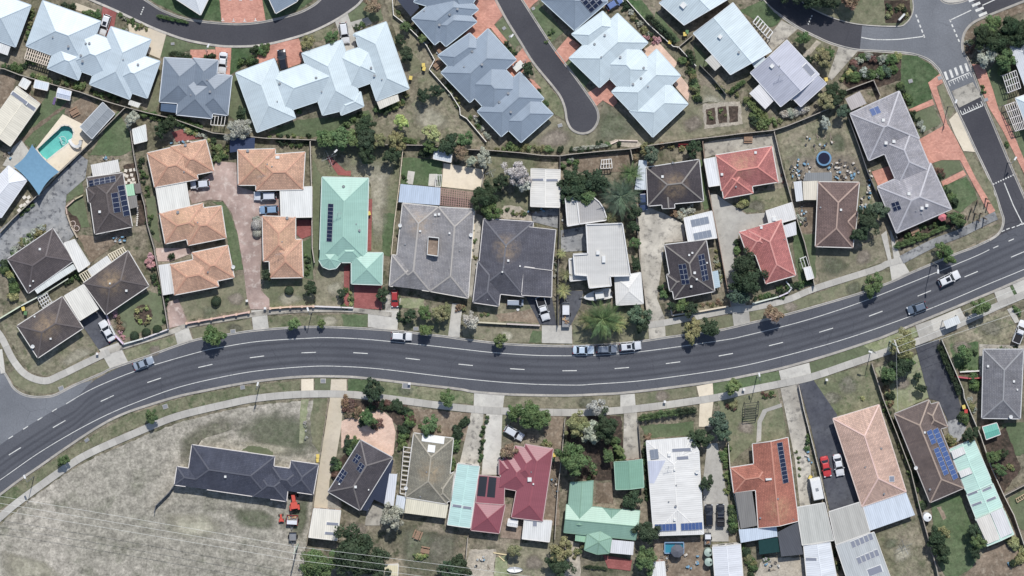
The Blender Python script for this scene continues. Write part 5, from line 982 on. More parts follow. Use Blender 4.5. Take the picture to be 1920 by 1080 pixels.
h = B('the crimson metal roofed house', 'crimson metal roofed house with black pool heating panels on its left roof', [[(985, 833), (1037, 842), (1017, 977), (959, 970)], [(966, 836), (1018, 846), (1008, 912), (950, 902)], [(945, 852), (1000, 862), (992, 924), (936, 914)], [(936, 862), (970, 868), (966, 894), (936, 890)], [(891, 941), (947, 946), (936, 1000), (883, 994)], ([(892, 942), (897, 891), (947, 896), (945, 946)], 'm1', -.1, .04)], RM, 'metal', gut=rgb(186, 160, 156), cap=rgb(150, 76, 86), slope=.36, vents=[(993, 899, 'c', 1.3), (1000, 907, 'c', .5), (996, 885, 'v', .5)])
for q in ([(899, 893), (914, 894), (909, 937), (894, 935)], [(917, 894), (931, 896), (927, 941), (912, 939)]): awning(h, q, 2.72, rgb(38, 42, 50), 'metal', posts=False, name='heater_panel', tilt=0)
B('the grey shed behind crimson house', 'pale grey corrugated shed behind the crimson roofed house', [([(983, 974), (1035, 977), (1030, 1016), (979, 1010)], 'm0', -.3, .04)], rgb(204, 204, 200), 'corr', 'shed', 'shed', over=.1); roof_item(ALLB[-1], 1003, 982, 's', .9, 1.6, 0)
B('the small white garden box', 'small white gabled box roof on the timber deck', [([(953, 973), (971, 976), (970, 988), (951, 985)], 'g0', -.8, .12)], rgb(234, 234, 232), 'corr', 'shed', 'shed', over=.08)
GN = rgb(126, 166, 138)
h = B('the green metal roofed house', 'green metal roofed house with long sunlit white upper slope', [([(1062, 946), (1200, 958), (1192, 1012), (1057, 998)], 'g0', 0, .42), ([(1070, 904), (1112, 901), (1108, 985), (1063, 980)], 'g1', .02, .42), [(1101, 1000), (1128, 982), (1147, 1008), (1142, 1037), (1120, 1039), (1096, 1031)], ([(1130, 952), (1165, 955), (1162, 985), (1128, 985)], 'g1', .01, .42)], rgb(134, 172, 150), 'metal', gut=rgb(120, 156, 132), cap=rgb(120, 156, 132))
awning(h, [(1147, 1012), (1189, 1016), (1187, 1041), (1144, 1037)], 2.5, rgb(234, 234, 236)); awning(h, [(1079, 1002), (1100, 1003), (1098, 1017), (1078, 1014)], 2.3, rgb(140, 186, 152))
B('the green gabled garage', 'green gable roofed garage at the end of the stained concrete drive', [([(1152, 866), (1204, 861), (1207, 914), (1155, 918)], 'g1', 0, .3)], rgb(116, 160, 136), 'metal', 'garage', 'garage', gut=rgb(150, 186, 164), over=.2)
h = B('the white low roofed house', 'large white low pitched metal roof house with solar row at its lower end', [([(1212, 827), (1296, 820), (1310, 846), (1319, 1001), (1226, 1004)], 'h', .3, .07)], rgb(224, 222, 216), 'corr', gut=rgb(214, 214, 210), vents=[(1255, 853, 'c', 1.0), (1254, 875, 'a'), (1265, 881, 'c', .6), (1267, 949, 'v'), (1306, 887, 'd'), (1265, 975, 'c', .7), (1254, 941, 'v', .6), (1268, 910, 'v', .6)])
solar(h, (1228, 984), (1268, 982), (1229, 998), 6, 1, 'cells_blue', lift=.2); solar(h, (1277, 982), (1317, 980), (1278, 996), 6, 1, 'cells_blue', lift=.2); solar(h, (1219, 844), (1234, 842), (1221, 862), 2, 1, 'cells_grey', lift=.3)
awning(h, [(1215, 864), (1262, 863), (1262, 910), (1218, 906)], 3.2, rgb(186, 190, 204), 'corr', posts=False, name='raised_roof'); roof_item(h, 1278, 844, 's', 4.2, .7, 3); roof_item(h, 1280, 859, 's', 2.6, .7, 3)
h = B('the orange brick-tile house', 'bright orange tiled house with one column of solar panels', [([(1411, 832), (1477, 820), (1497, 977), (1422, 990)], 'g1'), [(1370, 877), (1442, 866), (1450, 914), (1376, 924)]], rgb(172, 106, 86), 'tile', cap=rgb(186, 126, 104), lichen=(1461, 955), vents=[(1458, 934, 'v', .8), (1426, 972, 'v', .8), (1488, 974, 'v', .5), (1441, 898, 'c', 2.0, .6, 5)])
solar(h, (1456, 831), (1468, 907), (1467, 829), 10, 1)
awning(h, [(1378, 924), (1410, 920), (1420, 986), (1389, 992)], 2.7, rgb(122, 120, 116), 'corr'); awning(h, [(1385, 993), (1456, 987), (1458, 1006), (1389, 1018)], 2.6, rgb(206, 220, 234), 'corr'); awning(h, [(1458, 998), (1496, 978), (1506, 1040), (1465, 1044)], 2.5, rgb(80, 82, 88), 'corr'); awning(h, [(1422, 1012), (1458, 1007), (1462, 1035), (1424, 1040)], 2.2, rgb(30, 62, 62), 'cloth')
B('the first grey carport', 'grey flat carport right of the bright orange tiled house', [([(1493, 952), (1546, 943), (1563, 1013), (1504, 1022)], 'm0', -.1, .02)], rgb(176, 176, 168), 'corr', 'carport', 'carport', wall=False)
B('the second grey carport', 'grey stained carport below the parked red and white cars', [([(1554, 960), (1615, 941), (1631, 998), (1567, 1021)], 'm0', -.1, .02)], rgb(170, 168, 160), 'corr', 'carport', 'carport', wall=False)
B('the white gabled bottom shed', 'white gable shed at bottom edge below the first grey carport', [([(1507, 1023), (1556, 1016), (1570, 1090), (1514, 1096)], 'g1', -.2, .12)], rgb(226, 230, 234), 'corr', 'shed', 'shed', over=.1); roof_item(ALLB[-1], 1522, 1050, 's', 2.4, .6, 0)
h = B('the grey skylight shed', 'grey shed at bottom edge with two rows of white framed skylights', [([(1567, 1023), (1639, 998), (1672, 1090), (1596, 1112)], 'm0', 0, .05)], rgb(170, 174, 174), 'corr', 'shed', 'shed', over=.1)
for k in range(5): roof_item(h, 1601 + k * 8.2, 1022 - k * 3.5, 's', .85, 1.5, 20); roof_item(h, 1612 + k * 8.2, 1052 - k * 3.5, 's', .85, 1.5, 20)
roof_item(h, 1641, 1071, 's', 3.2, 1.6, 20)
B('the white shed at bottom centre', 'white gable roofed shed at bottom edge beside two green water tanks', [([(1336, 1025), (1388, 1020), (1394, 1095), (1342, 1100)], 'g1', 0, .14)], rgb(232, 234, 238), 'corr', 'shed', 'shed', over=.1)
B('the white shed left of parasol', 'small white shed at bottom edge left of the grey parasol', [([(1222, 1055), (1246, 1053), (1250, 1095), (1224, 1096)], 'm0', -.3, .06)], rgb(228, 228, 226), 'corr', 'shed', 'shed', over=.1)
B('the tan shed at bottom', 'small tan shed roof among dark trees at the bottom edge', [([(722, 1060), (747, 1058), (745, 1098), (718, 1098)], 'm0', -.2, .06)], rgb(206, 196, 160), 'corr', 'shed', 'shed', over=.1)
h = B('the pink tiled house', 'large faded pink tiled hip house beside the dark asphalt drive', [[(1562, 785), (1648, 759), (1699, 922), (1616, 950)]], rgb(198, 164, 144), 'tile', cap=rgb(220, 184, 170), lichen=None, gut=rgb(214, 196, 184), vents=[(1652, 841, 'w', .7), (1658, 926, 'v', .8), (1672, 898, 's', 1.2), (1622, 875, 'v', .6)])
awning(h, [(1616, 951), (1699, 923), (1716, 966), (1630, 996)], 2.5, rgb(208, 218, 228), 'corr')
h = B('the brown house with blue solar', 'brown tiled house with two long columns of blue solar panels', [[(1677, 776), (1742, 750), (1807, 915), (1744, 942)], [(1722, 764), (1760, 754), (1777, 800), (1736, 812)]], rgb(112, 98, 92), 'tile', cap=rgb(158, 138, 122), gut=rgb(176, 170, 164), vents=[(1733, 810, 'c', .6), (1717, 880, 'd'), (1744, 918, 'v', .9)])
solar(h, (1736, 809), (1769, 892), (1746, 805), 10, 1, 'cells_blue', skip={(3, 0)}, lift=.13); solar(h, (1748, 807), (1787, 901), (1759, 803), 11, 1, 'cells_blue', lift=.13)
h = B('the mint and white shed', 'long mint green shed with white lower end beside the blue solar house', [([(1781, 842), (1825, 822), (1861, 906), (1813, 926)], 'g1', 0, .12), ([(1810, 920), (1858, 899), (1883, 957), (1833, 979)], 'g1', -.15, .12), ([(1829, 972), (1880, 950), (1901, 1002), (1851, 1024)], 'g1', -.05, .12)], rgb(174, 208, 194), 'corr', 'shed', 'shed', gut=rgb(200, 214, 204), over=.12)
for q, c in (([(1783, 846), (1806, 837), (1811, 850), (1788, 861)], rgb(238, 236, 230)), ([(1797, 884), (1818, 876), (1824, 887), (1802, 896)], rgb(238, 236, 230)), ([(1830, 974), (1856, 963), (1876, 1011), (1852, 1021)], rgb(236, 230, 218)), ([(1857, 962), (1880, 952), (1899, 1000), (1877, 1010)], rgb(240, 238, 236))): awning(h, q, 3.28, c, posts=False, name='white_sheet', tilt=.05 if q[0][1] > 960 else 0)
for px, py in ((1825, 926), (1852, 918), (1833, 946), (1860, 937), (1862, 1008), (1886, 998)): roof_item(h, px, py, 's', 2.2, .5, 22)
h = B('the grey house at lower right', 'grey tiled hip house at the right edge below the striped front lawn', [[(1844, 655), (1919, 655), (1913, 785), (1841, 784)]], rgb(122, 122, 126), 'tile', cap=rgb(140, 140, 142), lichen=None, gut=rgb(196, 196, 194), vents=[(1853, 687, 'c', .7), (1901, 715, 'c', .7), (1908, 731, 'c', .5), (1895, 784, 'd')])
B('the teal shed', 'small teal green garden shed below the grey tiled house at right', [([(1842, 801), (1869, 793), (1876, 814), (1849, 824)], 'g0', -.5, .15)], rgb(90, 170, 152), 'corr', 'shed', 'shed', over=.08)
B('the small silver shed pair', 'small silver twin shed roofs above the sand pad', [([(815, 280), (848, 288), (846, 304), (812, 297)], 'g0', -.5, .15)], rgb(218, 224, 228), 'corr', 'shed', 'shed', over=.08)
h = B('the white and cream garage', 'white and cream garage roof with one grey skylight band', [([(996, 316), (1050, 318), (1049, 389), (995, 387)], 'g1', 0, .13)], rgb(230, 226, 216), 'corr', 'garage', 'garage', over=.15, gut=rgb(220, 216, 208)); roof_item(h, 1008, 337, 's', 2.6, .5, 0); roof_item(h, 1035, 338, 's', 2.6, .5, 0)
B('the silver shed by the boat', 'small white shed at the front corner of the lower red tiled house', [([(1507, 503), (1520, 500), (1526, 521), (1513, 525)], 'm0', -.5, .05)], rgb(234, 234, 232), 'corr', 'shed', 'shed', over=.08)
pergola('white grid pergola frame at upper right edge near the dark trees', [(1880, 142), (1905, 132), (1914, 165), (1890, 174)], 7, 2.4, rgb(230, 226, 222), 4); pergola('white grid pergola frame over red mat at the right edge', [(1884, 198), (1912, 188), (1925, 240), (1904, 246)], 8, 2.4, rgb(230, 222, 216), 5)
# ================================================================= fences and walls
_p = MB(); _p.box((0, 0, .5), (.11, .11, 1.0)); POST = _p.mesh('post', ['wood'])
FG = rgb(150, 142, 130)
def fence(label, pts, h=1.7, t=.07, col=FG, name='fence', mat='wood', post=2.6, cat='fence', cap=False):
    q = [W(*p, h * .5) for p in pts]; r = empty(name, (*q[0], 0)); tag(r, label, cat)
    LAND_ = None
    for a, b in zip(q, q[1:]):
        L = math.hypot(b[0] - a[0], b[1] - a[1])
        if L < .05: continue
        m = MB(); rz = math.atan2(b[1] - a[1], b[0] - a[0]); m.box(((a[0] + b[0]) / 2, (a[1] + b[1]) / 2, h / 2), (L + t * .5, t, h), rz)
        m.build('paling_panel' if mat == 'wood' else 'wall_panel', mat, r, color=tuple(c * RN.uniform(.88, 1.1) for c in col[:3]) + (1,))
        if mat == 'wood':
            m = MB(); m.beam((a[0], a[1], h + .02), (b[0], b[1], h + .02), .14, .05); m.build('capping_rail', 'wood', r, color=tuple(min(c * 1.25, .8) for c in col[:3]) + (1,))
        if post:
            n = max(1, int(L / post)); nx, ny = -math.sin(rz) * (t / 2 + .05), math.cos(rz) * (t / 2 + .05)
            for k in range(n): f = k / n; inst('post', POST, r, (a[0] + (b[0] - a[0]) * f + nx, a[1] + (b[1] - a[1]) * f + ny, 0), (0, 0, rz), (1, 1, h * .97), col)
    return r
fence('long weathered paling fence behind the top left pale roofed houses', [(0, 128), (9, 129), (37, 140), (95, 157), (150, 172), (200, 190), (235, 200), (272, 210), (325, 222), (380, 242), (400, 249), (430, 252), (500, 259), (587, 262)])
fence('rear paling fence behind the mint roofed house and grey duplex', [(587, 262), (640, 266), (715, 271), (790, 272), (840, 276), (881, 280), (925, 282), (975, 286), (1015, 291), (1050, 292)])
fence('curving rear paling fence below the cul-de-sac reserve', [(1050, 292), (1070, 289), (1120, 284), (1180, 279), (1220, 272), (1300, 261), (1360, 254), (1382, 251), (1450, 244)])
fence('angled paling fence along the top of the cluttered yard', [(1450, 244), (1475, 236), (1510, 222), (1545, 207), (1575, 196)]); fence('timber fence enclosing the garden left of the long grey house', [(1577, 173), (1605, 162), (1637, 150), (1650, 180)])
fence('paling fence between brown solar house and orange units', [(245, 240), (252, 290), (265, 360), (272, 385), (277, 420), (290, 465), (292, 480), (302, 530), (316, 615)]); fence('diagonal paling fence beside the pool and curved grey drive', [(235, 202), (205, 232), (172, 265), (150, 287), (110, 325), (72, 365), (25, 410), (0, 437)])
fence('pale timber fence on the left of the mint roofed house', [(582, 265), (585, 365), (586, 465), (590, 492)], col=rgb(176, 166, 152)); fence('cream capped fence between mint house and grey duplex', [(756, 277), (749, 345), (740, 415), (734, 477)], col=rgb(188, 174, 150)); fence('short dark fence beside the sand pad', [(911, 297), (904, 345)], h=1.5)
fence('tall dark fence between dark grey house and white flat house', [(1050, 292), (1049, 415), (1047, 490), (1046, 505), (1046, 612)], col=rgb(96, 92, 88)); fence('low fence at left of the concrete drive to charcoal house', [(1190, 365), (1195, 430), (1200, 490), (1207, 540), (1212, 582)], h=1.3); fence('rear side fence beside the long palm leaved garden', [(1182, 280), (1186, 300)], h=1.6)
fence('brown paling fence between charcoal houses and red houses', [(1317, 265), (1327, 352), (1340, 415), (1348, 455), (1357, 505), (1370, 575)], col=rgb(140, 118, 104)); fence('paling fence between red houses and cluttered yard', [(1451, 247), (1467, 315), (1485, 380), (1495, 415), (1508, 455), (1520, 505), (1527, 537)]); fence('dark fence between cluttered yard and long grey house', [(1590, 220), (1610, 275), (1625, 320), (1640, 355), (1660, 400), (1681, 446)], col=rgb(90, 90, 92))
fence('dark fence along the long cream drive beside the paddock', [(617, 748), (607, 810), (597, 875), (587, 950), (575, 1023)], h=1.2, col=rgb(120, 110, 96)); fence('short screen fence below slatted pergola of olive house', [(737, 947), (735, 975)], h=1.6); fence('paling fence left of the crimson house back yard', [(877, 1007), (871, 1080)]); fence('paling fence between crimson and green roofed houses', [(1059, 785), (1054, 845), (1046, 915), (1042, 970), (1040, 1010)])
fence('dark fence right of the stained concrete drive', [(1197, 795), (1202, 862)], h=1.4, col=rgb(110, 104, 98)); fence('fence at left of the bright orange tiled house', [(1365, 830), (1370, 900), (1380, 945), (1389, 1019)], col=rgb(180, 172, 160)); fence('fence between the concrete drive and asphalt drive with cars', [(1497, 722), (1506, 765), (1515, 800), (1535, 880), (1552, 957)], h=1.3, col=rgb(166, 160, 150)); fence('long fence between pink tiled and blue solar houses', [(1634, 682), (1655, 747), (1660, 760), (1680, 810), (1707, 882), (1722, 945), (1730, 974), (1755, 1064), (1760, 1090)])
fence('long paling fence right of the mint and white shed', [(1765, 637), (1790, 695), (1805, 730), (1807, 745), (1837, 815), (1857, 875), (1882, 930), (1900, 965), (1920, 1023), (1935, 1060)], col=rgb(170, 164, 152)); fence('short fence below the vegetable rows at right edge', [(1882, 928), (1930, 903)]); fence('curved navy screen fence at the left end of the long navy house', [(327, 909), (318, 922), (304, 936), (293, 947), (290, 960)], h=1.5, col=rgb(84, 86, 92))
fence('white picket fence along edge of the top slate houses garden', [(736, 0), (738, 28), (760, 45), (800, 85), (815, 112), (805, 130), (845, 175), (862, 202), (863, 215), (875, 222), (912, 266)], h=1.0, col=rgb(206, 202, 192)); fence('low white fence behind the pale cul-de-sac duplex', [(1175, 0), (1215, 45), (1262, 87), (1272, 88), (1305, 124)], h=1.1, col=rgb(196, 192, 182)); fence('dark timber fence left of the white gabled units', [(1312, 122), (1335, 145), (1362, 178)], h=1.4, col=rgb(100, 98, 92))
fence('stub fence joining lilac unit to the hedge', [(1270, 90), (1300, 65)], h=1.2)
def gwall(label, pts, h, col, mat='render', t=.24, piers=0, pc=None):
    r = fence(label, pts, h, t, col, 'garden_wall', mat, 0, 'garden wall')
    if piers:
        tot = []
        for a, b in zip(pts, pts[1:]):
            L = math.hypot(b[0] - a[0], b[1] - a[1]); n = max(1, round(L / piers))
            tot += [(a[0] + (b[0] - a[0]) * k / n, a[1] + (b[1] - a[1]) * k / n) for k in range(n)]
        for p in tot + [pts[-1]]: x, y = W(*p, h / 2); m = MB(); m.box((x, y, (h + .25) / 2), (.42, .42, h + .25)); m.build('pier', mat, r, color=pc or col)
gwall('peach brick front wall with piers before the lower orange unit', [(350, 606), (467, 585)], 1.05, rgb(214, 178, 154), piers=23); gwall('peach front wall with piers right of the shared pink drive', [(507, 578), (545, 575), (588, 574)], 1.05, rgb(216, 182, 158), piers=22); gwall('white front wall before the mint roofed house', [(588, 574), (640, 576), (662, 577)], 1.0, rgb(226, 220, 212))
gwall('white rendered wall around the ring shaped flower bed lawn', [(200, 590), (207, 610), (216, 628), (232, 645), (270, 634), (316, 617)], 1.1, rgb(226, 222, 216)); gwall('white retaining wall around the charcoal solar house front yard', [(1256, 566), (1260, 591), (1310, 584), (1365, 574)], 1.0, rgb(212, 200, 186)); gwall('white front wall of the lower red tiled house', [(1411, 569), (1460, 556), (1478, 548), (1484, 540), (1474, 528)], .9, rgb(232, 230, 226)); gwall('cream low wall before the dark grey house', [(897, 604), (950, 607), (1012, 610)], 1.0, rgb(196, 186, 164))
gwall('curved brick retaining wall beside the brown solar house lawn', [(155, 366), (140, 374), (124, 388), (126, 402), (134, 425), (145, 445)], .8, rgb(190, 166, 146)); gwall('brick edging wall around the mown front lawn at right', [(1836, 695), (1800, 697)], .8, rgb(216, 214, 206)); gwall('low red wall beside the grey tiled house at right', [(1792, 706), (1815, 709), (1842, 708)], 1.0, rgb(190, 90, 92)); gwall('cream timber front wall at left corner of the brown houses', [(0, 597), (40, 573), (80, 552), (128, 522)], 1.2, rgb(214, 206, 190))
gwall('low stone edging between cul-de-sac reserve and fence', [(1145, 270), (1160, 263), (1195, 264)], .5, rgb(206, 196, 180))

# ================================================================= vegetation
def leaf(mb, c, n, s, rn):
    n = Vector(n).normalized(); t = Vector((rn.uniform(-1, 1), rn.uniform(-1, 1), rn.uniform(-1, 1))); a = n.cross(t)
    if a.length < 1e-3: return
    a.normalize(); b = n.cross(a); l, w = s * rn.uniform(.7, 1.3), s * rn.uniform(.45, .8); c = Vector(c)
    i = len(mb[0]); mb[0].extend([tuple(c - a * l), tuple(c + b * w), tuple(c + a * l), tuple(c - b * w)]); mb[1].append((i, i + 1, i + 2, i + 3))
def to_mesh(name, mb, mat='leaf'):
    me = bpy.data.meshes.new(name); me.from_pydata(mb[0], [], mb[1]); me.materials.append(M[mat]); me.update(); return me
def crown_mesh(seed, nc, nl, s, low=-.35, gap=.0, spread=.34):
    rn = random.Random(seed); mb = ([], []); cl = []
    for k in range(nc):
        z = rn.uniform(low, .95); a = rn.uniform(0, 2 * math.pi); r = math.sqrt(max(0, 1 - z * z)) * rn.uniform(.25, .82) * (1 + .24 * math.sin(2 * a + seed) + .2 * math.sin(5 * a + seed * 2))
        cl.append((r * math.cos(a), r * math.sin(a), z * .72, spread * rn.uniform(.6, 1.2)))
    for x, y, z, q in cl:
        for _ in range(nl):
            d = Vector((rn.gauss(0, 1), rn.gauss(0, 1), rn.gauss(.25, 1))); d.normalize(); rr = q * rn.uniform(.55, 1.05)
            nn = d + Vector((rn.uniform(-.7, .7), rn.uniform(-.7, .7), rn.uniform(-.2, .9)))
            leaf(mb, (x + d.x * rr, y + d.y * rr, z + d.z * rr * .8), nn, s, rn)
    return to_mesh('crown', mb)
CR_S = [crown_mesh(s_, 26, 84, .095, spread=.3) for s_ in (1, 2, 3, 4)]                  # street and garden trees
CR_B = [crown_mesh(s_, 52, 120, .058, -.25, spread=.24) for s_ in (11, 12, 13)]   # big trees
CR_O = [crown_mesh(s_, 26, 46, .075, -.3, spread=.3) for s_ in (21, 22)]     # open, sparse crowns
CR_H = [crown_mesh(s_, 24, 70, .11, -.05, spread=.36) for s_ in (31, 32, 33, 34)]  # shrubs (sit on the ground)
def fluff(seed):
    rn = random.Random(seed); mb = ([], [])
    for _ in range(1500):
        z = rn.uniform(-.2, 1); a = rn.uniform(0, 6.283); r = math.sqrt(max(0, 1 - z * z)); d = Vector((r * math.cos(a), r * math.sin(a), z)); k = rn.uniform(.86, 1.0)
        leaf(mb, d * k, d + Vector((rn.uniform(-.4, .4), rn.uniform(-.4, .4), rn.uniform(-.2, .5))), .085, rn)
    return to_mesh('foliage', mb)
CR_C = [fluff(41), fluff(42)]                                               # clipped balls
def hedge_mesh(seed):
    rn = random.Random(seed); mb = ([], [])
    for k in range(34):
        x, y, z, q = -1 + 2 * (k + .5) / 34 + rn.uniform(-.06, .06), rn.uniform(-.55, .55), rn.uniform(.3, .8), rn.uniform(.2, .34)
        for _ in range(70):
            d = Vector((rn.gauss(0, 1), rn.gauss(0, 1), rn.gauss(.3, 1))); d.normalize(); f = rn.uniform(.6, 1.05)
            leaf(mb, (x + d.x * q * .75 * f, y + d.y * q * 1.5 * f, z + d.z * q * f), d + Vector((rn.uniform(-.6, .6), rn.uniform(-.6, .6), rn.uniform(0, .9))), .07, rn)
    return to_mesh('foliage', mb)
HEDGE = [hedge_mesh(51), hedge_mesh(52)]
def trunk_mesh(seed, h=1.0):
    rn = random.Random(seed); m = MB(); m.tube([(0, 0, 0), (.02, .01, .35), (0, .03, .7), (.02, 0, 1.0)], .07, 7, r1=.045)
    for k in range(6):
        a = k * 1.05 + rn.uniform(-.3, .3); m.tube([(0, 0, .62 + .05 * k), (.22 * math.cos(a), .22 * math.sin(a), .95 + .04 * k), (.45 * math.cos(a), .45 * math.sin(a), 1.25 + rn.uniform(0, .2))], .035, 5, r1=.012)
    return m.mesh('trunk', ['bark'])
TRUNK = [trunk_mesh(1), trunk_mesh(2)]
_rgb = rgb
def rgb(r, g, b): return _rgb(r * 1.3 + 6, g * 1.27 + 4, b * 1.26 + 7)
GC = {'dark': (rgb(44, 60, 40), 'dark green'), 'mid': (rgb(66, 88, 50), 'mid green'), 'bright': (rgb(80, 98, 56), 'bright green'), 'olive': (rgb(98, 102, 66), 'olive green'), 'yellow': (rgb(120, 126, 78), 'yellow green'), 'grey': (rgb(122, 130, 116), 'grey green'), 'silver': (rgb(136, 140, 132), 'silver leaved'), 'red': (rgb(88, 70, 60), 'reddish'), 'brown': (rgb(104, 92, 70), 'brownish'), 'lime': (rgb(118, 138, 74), 'lime green'), 'pink': (rgb(150, 118, 120), 'pinkish'), 'blue': (rgb(62, 80, 62), 'blue green')}
rgb = _rgb
def vary(c, k=.12): f = RN.uniform(1 - k, 1 + k); return (c[0] * f * RN.uniform(.94, 1.06), c[1] * f, c[2] * f * RN.uniform(.92, 1.06), 1)
def sizew(r): return 'tiny' if r < 5 else 'small' if r < 9 else 'medium' if r < 15 else 'large' if r < 24 else 'very large'
def tree(x, y, r, c='mid', form='t', label=None, hk=None, sx=1.0, sy=1.0, group=None):
    R_ = r * S; hk = hk or (1.95 if r < 18 else 1.35 if r < 30 else 1.05); hc = max(1.5, hk * R_); wx, wy = W(x, y, hc); col, cw = GC[c]
    o = empty('tree', (wx, wy, 0)); o.rotation_euler[2] = RN.uniform(0, 6.28)
    lst = CR_B if r >= 24 else CR_O if form == 'o' else CR_S
    t = inst('trunk', RN.choice(TRUNK), None, (0, 0, 0), (0, 0, 0), (R_ * 1.0, R_ * 1.0, hc * .85)); t.parent = o; t.location = (0, 0, 0)
    cr = inst('crown', RN.choice(lst), None, (0, 0, 0), (0, 0, RN.uniform(0, 6.28)), (R_ * RN.uniform(.98, 1.2) * sx, R_ * RN.uniform(.98, 1.2) * sy, R_ * RN.uniform(.8, 1.05)), vary(col)); cr.parent = o; cr.location = (0, 0, hc)
    if label: tag(o, label, 'tree', group)
    else: PEND.append((o, f"{sizew(r)} {cw} tree", 'tree', group or 'garden trees', x, y))
    return o
def shrub(x, y, r, c='mid', form='s', label=None, group=None):
    R_ = r * S; hc = R_ * (.35 if form == 's' else .55); wx, wy = W(x, y, R_ * .8); col, cw = GC[c]
    me = RN.choice(CR_H if form == 's' else CR_C)
    o = inst('shrub', me, None, (wx, wy, hc), (0, 0, RN.uniform(0, 6.28)), (R_ * 1.05, R_ * RN.uniform(.92, 1.12), R_ * RN.uniform(.85, 1.15)), vary(col, .16))
    if label: tag(o, label, 'shrub', group)
    else: PEND.append((o, f"{sizew(r)} {cw} {'clipped ball' if form == 'b' else 'shrub'}", 'shrub', group or 'garden shrubs', x, y))
    return o
def hedge(a, b, wpx, h, c='mid', label=None):
    z = h * .8; p, q = W(*a, z), W(*b, z); L = math.hypot(q[0] - p[0], q[1] - p[1]); rz = math.atan2(q[1] - p[1], q[0] - p[0]); n = max(1, round(L / 4.0)); ux, uy = (q[0] - p[0]) / n, (q[1] - p[1]) / n
    r = empty('hedge', ((p[0] + q[0]) / 2, (p[1] + q[1]) / 2, 0)); tag(r, label, 'hedge')
    for k in range(n): inst('foliage', HEDGE[k % 2], r, (p[0] + ux * (k + .5), p[1] + uy * (k + .5), 0), (0, 0, rz), (L / n / 2 * 1.04, wpx * S / 2, h * RN.uniform(.92, 1.06)), vary(GC[c][0], .12))
def shrubs(pts, n, r0, r1, cols, jit=4):
    tot = [math.hypot(b[0] - a[0], b[1] - a[1]) for a, b in zip(pts, pts[1:])]; T = sum(tot); n = int(n * 1.45)
    for k in range(n):
        d = T * (k + .5) / n
        for (a, b), l in zip(zip(pts, pts[1:]), tot):
            if d <= l: break
            d -= l
        f = min(d / l, 1); shrub(a[0] + (b[0] - a[0]) * f + RN.uniform(-jit, jit), a[1] + (b[1] - a[1]) * f + RN.uniform(-jit, jit), RN.uniform(r0, r1), RN.choice(cols))
# street trees
for x, y, r, c, lb in ((400, 628, 20, 'mid', 'round green street tree on the verge before the lower orange unit'), (552, 607, 13, 'bright', 'small round street tree on the kerb above the second lane dash pair'), (603, 605, 8, 'bright', 'tiny young street tree on the verge before the mint roofed house'), (798, 618, 13, 'bright', 'small round street tree just right of the white parked van'), (939, 636, 13, 'bright', 'small round street tree on the verge before the dark grey house'), (1449, 587, 17, 'brown', 'reddish brown street tree before the lower red tiled house'), (1637, 534, 20, 'mid', 'dense round street tree casting its shadow over the edge line near the right'), (1772, 475, 19, 'mid', 'round street tree before the long grey tiled corner house'), (1838, 578, 17, 'mid', 'round tree right of the bus shelter'), (836, 747, 15, 'mid', 'dark round tree on the footpath before the olive tiled house'), (700, 735, 20, 'dark', 'dark spreading tree on verge beside the mulched bed'), (1375, 724, 16, 'bright', 'bright round street tree left of a street lamp on the south verge'), (282, 780, 12, 'mid', 'small street tree on verge above the paddock, right one of two'), (120, 863, 11, 'mid', 'small street tree on verge above the paddock, left one of two')):
    tree(x, y, r, c, label=lb, group='street trees')
tree(1298, 620, 18, 'olive', label='left half of the dark twin street trees above the main road', sx=1.1); tree(1328, 616, 19, 'dark', label='right half of the dark twin street trees above the main road')
tree(1690, 648, 27, 'olive', 'o', label='open sparse tree tangled in the power pole wires', hk=1.3); tree(1676, 652, 12, 'grey', 'o')
